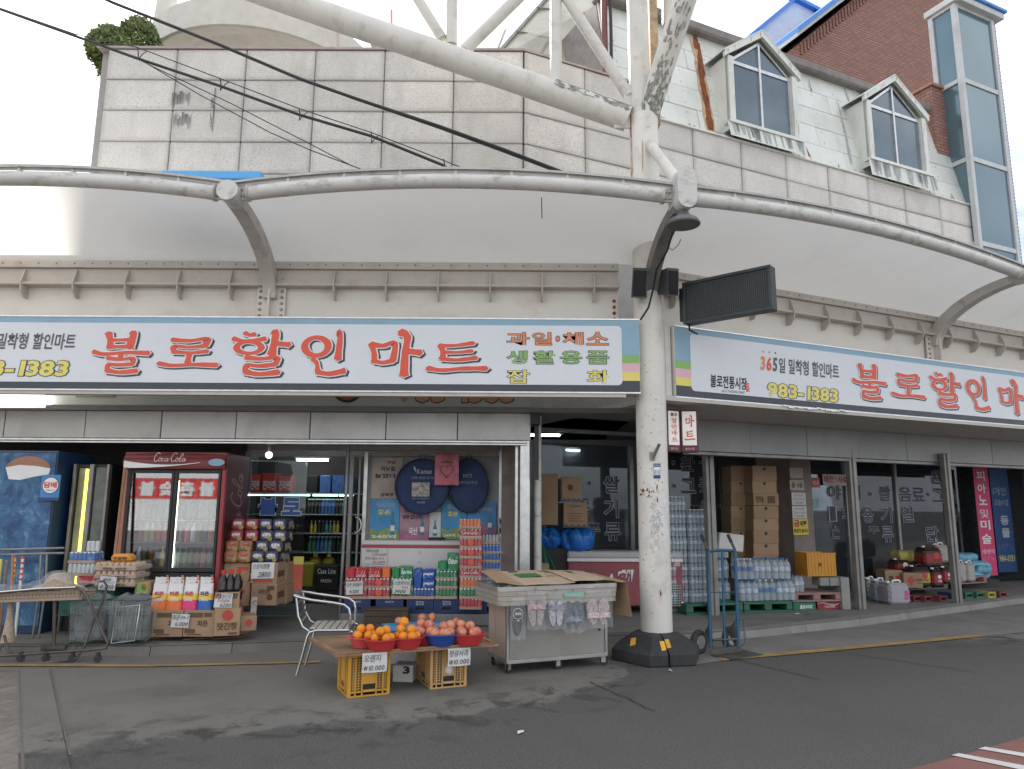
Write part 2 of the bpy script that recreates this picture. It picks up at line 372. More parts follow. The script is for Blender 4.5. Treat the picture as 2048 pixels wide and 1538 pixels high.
# ------------------------------------------------------------------ materials in use
M = dict(
 concrete=mat('concrete', (.19, .18, .165), .85, var=.16, scale=1.6, bump=.25, bscale=90, dirt=.6, dirtcol=(.075, .07, .065), dscale=1.1, speck=.25, speckcol=(.28, .27, .25), sscale=150),
 kerbold=mat('kerbold', (.155, .145, .13), .85, var=.2, scale=2, bump=.3, dirt=.6, dirtcol=(.08, .075, .07), dscale=1.5),
 kerb=mat('kerb', (.24, .23, .21), .85, var=.15, scale=3, bump=.3, dirt=.6, dirtcol=(.1, .09, .08), dscale=2),
 paver=mat('paver', (.19, .165, .14), .85, var=.15, scale=5, rand=.10),
 redroad=mat('redroad', (.24, .105, .085), .8, var=.15, scale=2, bump=.3, dirt=.5, dirtcol=(.09, .07, .06)),
 whitepaint=mat('whitepaint', (.62, .6, .56), .7, var=.1, dirt=.6, dirtcol=(.25, .22, .2), dscale=5),
 yellowpaint=mat('yellowpaint', (.36, .23, .08), .75, var=.2, dirt=.8, dirtcol=(.13, .11, .09), dscale=4),
 granite=mat('granite', (.67, .64, .595), .75, var=.07, scale=2, bump=.35, bscale=60, speck=.5, speckcol=(.33, .31, .30), sscale=55, rand=.09, dirt=.35, dirtcol=(.25, .24, .235), dscale=1.6, streak=3),
 granitegap=mat('granitegap', (.34, .33, .31), .9),
 stain=mat('stain', (.17, .16, .155), .9, var=.2),
 cap=mat('parapet_cap', (.38, .31, .30), .5, var=.1),
 canopywhite=mat('canopywhite', (.80, .785, .74), .6, var=.04, scale=.8, dirt=.35, dirtcol=(.45, .42, .36), dscale=1.0, bump=.03, bscale=20),
 steel=mat('steelpaint', (.66, .63, .57), .45, var=.06, scale=3, dirt=.55, dirtcol=(.30, .26, .20), dscale=5, bump=.05, bscale=30),
 pipe=mat('pipepaint', (.60, .585, .55), .42, var=.07, scale=4, dirt=.75, dirtcol=(.20, .17, .14), dscale=6, streak=.6, bump=.05, bscale=30),
 colpaint=mat('columnpaint', (.71, .68, .62), .45, var=.05, scale=3, dirt=.5, dirtcol=(.38, .3, .22), dscale=6, streak=2, speck=.10, speckcol=(.4, .34, .28), sscale=22),
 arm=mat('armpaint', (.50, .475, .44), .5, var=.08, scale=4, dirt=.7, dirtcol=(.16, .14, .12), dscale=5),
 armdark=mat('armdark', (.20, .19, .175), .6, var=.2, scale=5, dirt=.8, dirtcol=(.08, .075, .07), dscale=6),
 mould=mat('mould', (.30, .30, .265), .9, var=.5, scale=18, bump=.4),
 rust=mat('rust', (.22, .07, .028), .9, var=.4, scale=14, bump=.2),
 rustpale=mat('rustpale', (.50, .36, .22), .8, var=.3, scale=12),
 fascia=mat('fascia', (.70, .66, .60), .55, var=.05, scale=1.5, dirt=.5, dirtcol=(.45, .37, .29), dscale=2.2, bump=.04, bscale=12),
 purlin=mat('purlin', (.52, .475, .425), .5, var=.08, scale=3, dirt=.6, dirtcol=(.26, .2, .15), dscale=3),
 darktrim=mat('darktrim', (.2, .18, .165), .6, var=.2),
 roofedge=mat('roofedge', (.46, .45, .43), .5, metal=.1, var=.2, dirt=.5),
 bolt=mat('bolt', (.4, .33, .27), .5, metal=.5, var=.3),
 alu=mat('alu', (.60, .60, .59), .32, metal=.85, var=.12, scale=10, bump=.05),
 shutter=mat('shutter', (.40, .395, .38), .38, metal=.55, var=.12, scale=1.3, bump=.25, bscale=2.2, dirt=.3),
 shutterdk=mat('shutterdk', (.26, .265, .26), .45, metal=.4, var=.12, scale=1.5, bump=.2, bscale=2.5, dirt=.4),
 steelgrey=mat('steelgrey', (.27, .265, .25), .45, metal=.5, var=.15, scale=5, dirt=.5),
 signwhite=mat('signwhite', (.70, .72, .75), .45, var=.015),
 signblue=mat('signblue', (.26, .42, .53), .5, var=.05, dirt=.25),
 signdark=mat('signdark', (.055, .06, .075), .5),
 signgreen=mat('signgreen', (.25, .47, .13), .5, var=.04, dirt=.2),
 signpink=mat('signpink', (.75, .45, .52), .5, var=.04, dirt=.2),
 signyellow=mat('signyellow', (.78, .68, .16), .5, var=.04, dirt=.2),
 red=mat('signred', (.72, .10, .055), .5, var=.05),
 orange=mat('signorange', (.74, .25, .08), .5),
 white=mat('white', (.8, .8, .78), .5, var=.03),
 ink=mat('ink', (.025, .025, .03), .6),
 greydark=mat('greydark', (.1, .1, .11), .5),
 navy=mat('navy', (.03, .06, .18), .5),
 black=mat('black', (.02, .02, .021), .5, var=.2),
 blackrub=mat('blackrubber', (.035, .035, .036), .75, var=.3, scale=5, dirt=.5, dirtcol=(.1, .095, .09), bump=.15),
 cream=mat('creamwall', (.36, .32, .29), .8, var=.08, bump=.1),
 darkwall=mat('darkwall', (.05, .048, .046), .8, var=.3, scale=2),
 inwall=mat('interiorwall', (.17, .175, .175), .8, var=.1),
 metalroof=mat('metalroof', (.68, .695, .645), .42, metal=.15, var=.06, scale=2, dirt=.5, dirtcol=(.42, .42, .36), dscale=3, streak=3, rand=.05, bump=.08, bscale=4),
 brick=mat('brickwall', (.40, .2, .15), .85, var=.15),
 bluetrim=mat('bluetrim', (.06, .24, .62), .4, var=.1),
 towerglass=mat('towerglass', (.12, .20, .24), .12, metal=.25, var=.12, scale=.5, spec=.8),
 purple=mat('corrugated', (.2, .2, .42), .5, var=.1),
 winglass=mat('windowglass', (.10, .15, .18), .08, var=.25, scale=1.2, spec=.8),
 glass=glass('glass', (.72, .76, .78), .05, .03), glassdk=glass('glassdark', (.5, .55, .58), .02, .05),
 bulb=mat('bulb', (1, .98, .92), emit=1.2), tubelight=mat('tubelight', (.95, .98, 1), emit=9.0), shelflight=mat('shelflight', (.7, 1, .93), emit=2.2),
 yellowglow=mat('yellowglow', (.95, .85, .12), emit=1.3),
)
translucent(M['canopywhite'], .42)
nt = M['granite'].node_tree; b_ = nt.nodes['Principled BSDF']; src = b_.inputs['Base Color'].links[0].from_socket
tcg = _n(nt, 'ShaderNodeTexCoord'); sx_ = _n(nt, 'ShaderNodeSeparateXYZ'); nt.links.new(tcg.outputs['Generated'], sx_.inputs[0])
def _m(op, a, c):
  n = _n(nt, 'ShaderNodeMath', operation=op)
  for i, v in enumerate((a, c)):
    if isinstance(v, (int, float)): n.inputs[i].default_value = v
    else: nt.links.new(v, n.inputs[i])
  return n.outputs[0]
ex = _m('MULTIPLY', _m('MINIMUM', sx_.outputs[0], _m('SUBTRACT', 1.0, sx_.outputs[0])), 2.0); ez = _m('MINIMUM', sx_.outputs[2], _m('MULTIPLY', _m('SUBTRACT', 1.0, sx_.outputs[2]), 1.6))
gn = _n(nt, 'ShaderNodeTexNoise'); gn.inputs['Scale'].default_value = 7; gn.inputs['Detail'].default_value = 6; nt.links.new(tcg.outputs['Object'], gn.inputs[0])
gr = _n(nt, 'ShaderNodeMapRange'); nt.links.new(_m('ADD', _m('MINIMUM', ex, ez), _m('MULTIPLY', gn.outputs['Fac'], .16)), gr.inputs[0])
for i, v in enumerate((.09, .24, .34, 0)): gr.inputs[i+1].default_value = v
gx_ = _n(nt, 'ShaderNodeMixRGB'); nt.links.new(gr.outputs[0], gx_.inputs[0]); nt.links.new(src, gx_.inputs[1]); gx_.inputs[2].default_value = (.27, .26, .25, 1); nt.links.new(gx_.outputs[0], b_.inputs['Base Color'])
# ------------------------------------------------------------------ ground
def ground_mat(name, rough_):
  """asphalt that gives way to worn concrete in front of the left shop, the border broken up by noise; wet-dark mottling along it"""
  m = bpy.data.materials.new(name); m.use_nodes = True; nt = m.node_tree; L = nt.links; b = nt.nodes['Principled BSDF']; MATS[name] = m
  tc = _n(nt, 'ShaderNodeTexCoord'); sp = _n(nt, 'ShaderNodeSeparateXYZ'); L.new(tc.outputs['Object'], sp.inputs[0])
  def noise(sc, det=6, ro=.6, dist=0.0, sy=1.0):
    mp = _n(nt, 'ShaderNodeMapping'); mp.inputs['Scale'].default_value = (1, sy, 1); L.new(tc.outputs['Object'], mp.inputs[0])
    n = _n(nt, 'ShaderNodeTexNoise'); n.inputs['Scale'].default_value = sc; n.inputs['Detail'].default_value = det; n.inputs['Roughness'].default_value = ro; n.inputs['Distortion'].default_value = dist; L.new(mp.outputs[0], n.inputs[0]); return n.outputs['Fac']
  def mth(op, a, c, clamp=False):
    n = _n(nt, 'ShaderNodeMath', operation=op); n.use_clamp = clamp
    for i, v in enumerate((a, c)):
      if isinstance(v, (int, float)): n.inputs[i].default_value = v
      else: L.new(v, n.inputs[i])
    return n.outputs[0]
  def rng(v, a, c, d=0.0, e=1.0):
    n = _n(nt, 'ShaderNodeMapRange'); L.new(v, n.inputs[0])
    for i, q in enumerate((a, c, d, e)): n.inputs[i+1].default_value = q
    return n.outputs[0]
  def mix(f, a, c):
    n = _n(nt, 'ShaderNodeMixRGB'); L.new(f, n.inputs[0])
    for i, v in ((1, a), (2, c)):
      if isinstance(v, tuple): n.inputs[i].default_value = (*v, 1)
      else: L.new(v, n.inputs[i])
    return n.outputs[0]
  cv = _n(nt, 'ShaderNodeFloatCurve'); c = cv.mapping.curves[0]
  pts_ = [(-9, 5.0), (-3.2, 5.0), (-2.2, 5.45), (-.9, 5.75), (.25, 6.4), (.95, 7.0), (1.3, 7.9), (2.2, 9.0), (3, 9.4)]
  c.points[0].location = ((pts_[0][0]+9)/12, pts_[0][1]/10); c.points[1].location = (1, .94)
  for x, y in pts_[1:-1]: c.points.new((x+9)/12, y/10)
  cv.mapping.update(); L.new(mth('DIVIDE', mth('ADD', sp.outputs[0], 9.0), 12.0, True), cv.inputs['Value'])
  d = mth('SUBTRACT', sp.outputs[1], mth('MULTIPLY', cv.outputs[0], 10.0))
  wob = mth('MULTIPLY', mth('SUBTRACT', noise(2.2, 9, .68, .3), .5), 1.5)
  dd = mth('ADD', d, wob); con = rng(dd, -.05, .12)
  asp = mix(noise(1.1, 6), (.056, .053, .049), (.082, .078, .072)); cc = mix(noise(.9, 6), (.142, .132, .115), (.185, .172, .150))
  asp = mix(rng(noise(150, 2), .52, .68, 0, .75), asp, (.30, .285, .26)); asp = mix(rng(noise(60, 3), .5, .7, 0, .55), asp, (.03, .029, .028)); asp = mix(rng(noise(75, 2), .60, .68, 0, .5), asp, (.2, .19, .18)); cc = mix(rng(noise(120, 2), .52, .68, 0, .5), cc, (.24, .23, .21))
  col = mix(con, asp, cc)
  wet = mth('MULTIPLY', rng(noise(3.2, 10, .72, .5), .50, .60), rng(mth('ABSOLUTE', d, 0), .1, .9, .85, 0)); col = mix(wet, col, (.036, .034, .031))
  st_ = rng(noise(.55, 8, .65), .53, .68, 0, .45); col = mix(st_, col, (.06, .058, .055))
  L.new(col, b.inputs['Base Color']); L.new(rng(wet, 0, 1, .82, .55), b.inputs['Roughness'])
  bp = _n(nt, 'ShaderNodeBump'); bp.inputs['Strength'].default_value = .5; bp.inputs['Distance'].default_value = .012; L.new(noise(80, 4), bp.inputs['Height']); L.new(bp.outputs[0], b.inputs['Normal'])
  return m
ST(MB().poly([(-400, -300, 0), (400, -300, 0), (400, 500, 0), (-400, 500, 0)]), 'road', ground_mat('ground', .8))
kerbL = [G(-500, 1313), G(0, 1312), G(300, 1311), G(620, 1300), G(1000, 1293), G(1355, 1285), G(1490, 1277), G(1720, 1252), G(2000, 1213), G(2500, 1146)]
rnd = random.Random(3)
ST(MB().poly([(-60, -40, .004), (60, -40, .004), (60, -2.6, .004), (-60, -2.6, .004)]), 'bounce_pavement', mat('bouncepaving', (.22, .21, .20), .85, var=.15, scale=.8))  # unseen pale ground added behind the camera to bounce light up to the soffit
# gutter apron beside the right kerb
yl = [G(1440, 1320), G(1700, 1297), G(1962, 1272)]
ap = [Vector((p.x, p.y, .004)) for p in [G(1392, 1330)] + [q - Vector((.0, .05, 0)) for q in yl]]
ap.append(Vector((G(2500, 1218).x, G(2500, 1218).y, .004)))
ST(MB().poly([tuple(p) for p in ap] + [(p.x, p.y, .004) for p in reversed(kerbL[5:])]), 'gutter', M['concrete'])
def strip(pts, w, z):
  m = MB(); out = []
  for i, p in enumerate(pts):
    t = (pts[min(len(pts)-1, i+1)] - pts[max(0, i-1)]); n = Vector((-t.y, t.x, 0)).normalized()*w/2
    out += [(p.x+n.x, p.y+n.y, z), (p.x-n.x, p.y-n.y, z)]
  m.add(out, [(2*i, 2*i+1, 2*i+3, 2*i+2) for i in range(len(pts)-1)]); return m
ST(strip(yl, .13, .009), 'yellow_line', M['yellowpaint'])
ST(strip([G(-300, 1333), G(0, 1332), G(300, 1333), G(640, 1325)], .09, .009), 'yellow_line', M['yellowpaint'])
# raised pavement under both shops
PZ = .10
top = [(p.x, p.y) for p in kerbL]
m = MB()
back = [(14.0, 20.0), (-9.0, 20.0)]
ring = top + back
m.poly([(x, y, PZ) for x, y in ring])
ST(m, 'pavement', M['concrete'])
m = MB()
kerb = T('kerb_edge', 'long weathered concrete kerb along the raised pavement in front of both shops', 'kerb', (kerbL[4].x, kerbL[4].y, 0), kind='structure')
for i in range(len(kerbL)-1):
  a, b = kerbL[i].copy(), kerbL[i+1].copy(); d = b-a; n = max(1, round(d.length/1.0))
  for k in range(n):
    p = a + d*(k/n) ; q = a + d*((k+1)/n); t = d.normalized(); nn = Vector((-t.y, t.x, 0)); p = p + t*.004; q = q - t*.004
    z1 = PZ + .004
    w = WB().prism([(p.x-nn.x*.02, p.y-nn.y*.02, 0), (p.x+nn.x*.02*0, p.y, z1-.015), (p.x+nn.x*.03, p.y+nn.y*.03, z1), (p.x+nn.x*.16, p.y+nn.y*.16, z1), (p.x+nn.x*.16, p.y+nn.y*.16, 0)], q-p)
    w.build('kerb_stone', M['kerb'] if a.x > 1.5 else M['kerbold'], kerb)
# brick paving at the lower left corner
pav = T('brick_paving', 'grey brick pavers laid in rows at the road edge', 'paving', (-3.6, 5.6, 0), kind='structure')
mat('pavbed', (.135, .118, .10), .9); pm = MB().box((0, 0, .012), (.237, .1175, .006), b=.0025).mesh('paver', M['paver']); pmh = MB().box((0, 0, .012), (.117, .1175, .006), b=.0025).mesh('paver', M['paver'])
PVB = G(45, 1530), G(38, 1342)
ST(MB().poly([(-9, 3.2, .006), (PVB[0].x+.2, 3.2, .006), (PVB[0].x, PVB[0].y, .006), (PVB[1].x, PVB[1].y, .006), (-9, PVB[1].y, .006)]), 'paving_bed', MATS['pavbed'])
pd = (G(41, 1435)-G(0, 1447)).normalized(); pa_ = math.atan2(pd.y, pd.x); pn_ = Vector((-pd.y, pd.x, 0)); nb = 0
for j in range(-12, 13):
  for i in range(-14, 15):
    p = PVB[0]*.5 + PVB[1]*.5 + pd*(i*.2405 + (j % 2)*.12) + pn_*(j*.1205); bx = PVB[0].x + (PVB[1].x-PVB[0].x)*(p.y-PVB[0].y)/(PVB[1].y-PVB[0].y)
    if p.x < bx+.12 and p.x > bx-1.2 and 3.6 < p.y < PVB[1].y-.08 and nb < 290: put(pm, 'paver', pav, (p.x+3.6, p.y-5.6, -.003 + rnd.uniform(0, .001)), pa_); nb += 1
eb = PVB[0]-PVB[1]; ea = PVB[1]; ee = PVB[1]+eb*1.6
ST(strip([ea+Vector((.13, 0, 0)), ee+Vector((.13, 0, 0))], .26, .0135), 'paving_edge', MATS['ground'])
ST(strip([ea, ee], .018, .0145), 'paving_joint', MATS['pavbed']); ST(strip([G(100, 1342), G(118, 1420), G(140, 1512)], .014, .006), 'concrete_joint', M['kerbold'])
# crosswalk corner
z0 = [G(1905, 1536), G(2048, 1500), G(2300, 1440), G(2400, 1700), G(1860, 1700)]
ST(MB().poly([(p.x, p.y, .004) for p in [G(1824, 1538), G(1940, 1507), G(2048, 1475), G(2300, 1400), G(2700, 1800), G(1500, 1640)]]), 'red_road_surface', M['redroad'])
for a, b, c, d in (((1903, 1513), (1918, 1509), (2240, 1570), (2225, 1580)), ((1957, 1500), (1971, 1496), (2250, 1542), (2240, 1550))):
  ST(MB().poly([(p.x, p.y, .009) for p in [G(*q) for q in (a, b, c, d)]]), 'crosswalk_stripe', M['whitepaint'])
# fine cracks
crk = mat('crack', (.03, .03, .03), .9)
for i, (a, b) in enumerate((((1180, 1365), (1310, 1425)), ((1480, 1322), (1640, 1360)), ((1640, 1300), (1950, 1345)))):
  p, q = G(*a), G(*b); r = random.Random(i); P = []
  for k in range(15):
    t = k/14; x = p + (q-p)*t; P.append(Vector((x.x + r.uniform(-.012, .012), x.y + r.uniform(-.03, .03), 0)))
  ST(strip(P, .012, .0085), 'road_crack', crk)
# ------------------------------------------------------------------ market building: granite storey, metal mansard with dormers
WY, WOFF = 9.6, 8.635
CORN = Vector((.135, WY, 0)); ZT = 8.12; TH = .478; TW = 1.0
sc0 = CORN.dot(U)
bld = T('market_building', 'pale granite clad market building with a stained metal mansard floor on the right', 'building', (CORN.x, CORN.y, 0), kind='thing')
s_end = sc0 + 10.05
endp = rs(s_end, WOFF, 0)
foot = [(-6.0, WY+.05), (CORN.x, WY+.05), tuple((rs(s_end, WOFF+.05, 0))[:2]), tuple((rs(s_end, WOFF+9, 0))[:2]), (-6.0, WY+11)]
WB().prism([(x, y, 2.82) for x, y in foot], (0, 0, 7.60-2.82)).build('wall', M['granitegap'], bld)
WB().prism([(-6.0, WY+.05, 7.6), (CORN.x, WY+.05, 7.6), tuple(rs(sc0+2.35, WOFF+.05, 7.6)), tuple(rs(sc0+2.35, WOFF+.45, 7.6)), (CORN.x-.1, WY+.45, 7.6), (-6.0, WY+.45, 7.6)], (0, 0, ZT-7.6)).build('wall', M['granitegap'], bld)
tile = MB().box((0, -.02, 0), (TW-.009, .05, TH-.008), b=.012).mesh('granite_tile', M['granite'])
def tiles(M4, s0, n, rows, ztop, w=TW):
  for i in range(n):
    for r in range(rows):
      o = put(tile, 'granite_tile', bld)
      o.matrix_parent_inverse = loc_of(bld).inverted()
      o.matrix_basis = M4 @ Matrix.Translation((s0 + (i+.5)*w, rnd.uniform(-.004, .004), ztop - (r+.5)*TH)) @ Matrix.Rotation(rnd.uniform(-.006, .006), 4, 'X')
MA = Matrix.Translation((0, WY, 0)); MRW = Matrix(((U.x, N.x, 0, N.x*WOFF), (U.y, N.y, 0, N.y*WOFF), (0, 0, 1, 0), (0, 0, 0, 1)))
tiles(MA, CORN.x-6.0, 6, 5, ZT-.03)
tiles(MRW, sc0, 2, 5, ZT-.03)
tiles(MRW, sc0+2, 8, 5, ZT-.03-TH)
# parapet cap
m = WB()
m.prism([(-6.02, WY-.07, ZT-.028), (CORN.x, WY-.07, ZT-.028), tuple(rs(sc0+2.4, WOFF-.07, ZT-.028)), tuple(rs(sc0+2.4, WOFF+.5, ZT-.028)), (CORN.x, WY+.5, ZT-.028), (-6.02, WY+.5, ZT-.028)], (0, 0, .032)); m.build('parapet_cap', M['cap'], bld)
# dark wash-down stains on the tiles: thin irregular films
def stainfilm(Mx, pxs, seed, y=-.060):
  r = random.Random(seed); m = WB()
  for (x, z, w, h) in pxs:
    for k in range(max(2, int(w/.02))):
      xx = x + (k+.5)*.02 - w/2; hh = h*r.uniform(.35, 1); zz = z + r.uniform(-.15, .15)*h; ww = .02*r.uniform(.3, 1)
      m.add([(xx-ww/2, y, zz+hh/2), (xx+ww/2, y, zz+hh/2), (xx+ww*.25, y, zz-hh/2), (xx-ww*.25, y, zz-hh/2)], [(0, 1, 2, 3)], 0, Mx)
  m.build('water_stain', M['stain'], bld)
stainfilm(MA, [(W(430, 205, WY).x, W(430, 205, WY).z, .07, .34), (W(427, 250, WY).x, W(427, 245, WY).z, .07, .42), (W(365, 200, WY).x, W(365, 200, WY).z, .26, .22), (W(368, 246, WY).x, W(368, 246, WY).z, .26, .26)], 4)
# mansard
SM0, SM1, ZM0, ZM1, BACK = sc0+1.55, s_end, ZT-.03-TH+.02, 9.75, .44
MH = ZM1-ZM0; tilt = math.atan2(BACK, MH); L1 = MH/cos(tilt)
prof = [(0, ZM0), (BACK, ZM1), (BACK+6, ZM1+.2), (BACK+6, ZM0)]
WB().prism([tuple(rs(SM0, WOFF+.06+a, z)) for a, z in prof], U*(SM1-SM0)).build('mansard_core', M['darktrim'], bld)
MM = MRW @ Matrix.Translation((0, .03, ZM0)) @ Matrix.Rotation(-tilt, 4, 'X')
rows = 5; rh = L1/rows
sheet = MB().box((0, 0, 0), (1.68-.006, .03, rh-.005), b=.008).mesh('roof_sheet', M['metalroof'])
for r in range(rows):
  n = int((SM1-SM0)/1.68)+2
  for i in range(n):
    s = SM0 + (i+.5)*1.68 - (r % 3)*.56; a_, b_ = max(SM0, s-.84), min(SM1, s+.84); w = b_-a_
    if w < .08: continue
    if w < 1.67: me = MB().box((0, 0, 0), (w-.006, .03, rh-.005), b=.008).mesh('roof_sheet', M['metalroof']); s = (a_+b_)/2
    else: me = sheet
    o = put(me, 'roof_sheet', bld); o.matrix_parent_inverse = loc_of(bld).inverted()
    o.matrix_basis = MM @ Matrix.Translation((s, rnd.uniform(-.004, .004), (r+.5)*rh)) @ Matrix.Rotation(rnd.uniform(-.008, .008), 4, 'X')
m = WB()
for r in range(rows):
  for i in range(int((SM1-SM0)/.63)):
    for dz in (.1, rh-.1): m.lathe([(.010, 0), (.006, .006), (1e-4, .007)], 6, (0, 0, 0), 0, True, MM @ Matrix.Translation((SM0+.2+i*.63, -.018, r*rh+dz)) @ Matrix.Rotation(pi/2, 4, 'X'))
m.build('roof_screws', M['bolt'], bld, kind='stuff')
WB().rect(SM0-.05, ZM1-.02, SM1+.05, ZM1+.16, BACK-.14, BACK+.12, 0, .03, MRW).build('gutter', M['darktrim'], bld)
WB().rect(SM0, ZM0-.045, SM1+.08, ZM0-.012, -.085, .09, 0, .006, MRW).build('drip_edge', M['metalroof'], bld)
def on_m(px, py):
  inv = (MM).inverted(); o = inv @ EYEV; d = inv.to_3x3() @ ray(px, py); t = -o.y/d.y; p = o + d*t; return p.x, p.z
# rust runs and grey streaks lying on the sheets
def runs(lines, material, name, seed, y=-.021):
  r = random.Random(seed); m = WB()
  for (pts, w) in lines:
    P = [on_m(*p) for p in pts]; vs = []
    K = []
    for i in range(len(P)-1):
      for t in range(5): K.append((P[i][0]+(P[i+1][0]-P[i][0])*t/5, P[i][1]+(P[i+1][1]-P[i][1])*t/5))
    K.append(P[-1]); y -= .0002
    for i, (s, z) in enumerate(K):
      ww = w*(.35 + .65*min(1, i/4))*r.uniform(.7, 1.3); vs += [(s-ww/2, y, z), (s+ww/2, y, z)]
    m.add(vs, [(2*i, 2*i+1, 2*i+3, 2*i+2) for i in range(len(K)-1)], 0, MM)
  m.build(name, material, bld)
runs([(((1386, 55), (1392, 100)), .10), (((1396, 88), (1402, 160), (1413, 215), (1420, 262)), .13), (((1420, 260), (1450, 275)), .06), (((1448, 180), (1462, 260), (1470, 278)), .06),
      (((1727, 300), (1745, 338), (1760, 350)), .05), (((1603, 283), (1618, 315)), .05), (((1615, 160), (1622, 185)), .02)], M['rust'], 'rust_run', 5, -.0240)
runs([(((1382, 75), (1398, 130), (1420, 265)), .2), (((1455, 230), (1475, 280)), .12), (((1735, 320), (1760, 350)), .12)], M['rustpale'], 'rust_run', 6, -.0210)
grey = mat('streakgrey', (.42, .44, .43), .6, var=.2)
runs([(((1680, 150), (1692, 190), (1700, 210)), .05), (((1672, 200), (1690, 270), (1702, 330)), .05), (((1705, 230), (1715, 260)), .06)]
     + [(((1500+k*11, 262+k*4.3), (1510+k*11, 292+k*4)), .05) for k in range(7)] + [(((1776+k*10, 335+k*3.3), (1788+k*10, 362+k*3)), .05) for k in range(7)], grey, 'water_streak', 8, -.0215)
rm = random.Random(9); m = WB(); m2 = WB()
for k in range(110):
  x = SM0 + (SM1-SM0)*rm.random()**.6; w = rm.uniform(.04, .16); h = rm.uniform(.02, .09)*(1 if rm.random() < .8 else 2.5); (m if k % 5 else m2).add([(x-w/2, -.0228, .012), (x+w/2, -.0228, .012), (x+w*.2, -.0228, h*.6), (x, -.0228, h), (x-w*.3, -.0228, h*.5)], [(0, 1, 2, 3, 4)], 0, MM)
m.build('rust_stain', M['rustpale'], bld, kind='stuff'); m2.build('rust_stain', M['rust'], bld, kind='stuff')
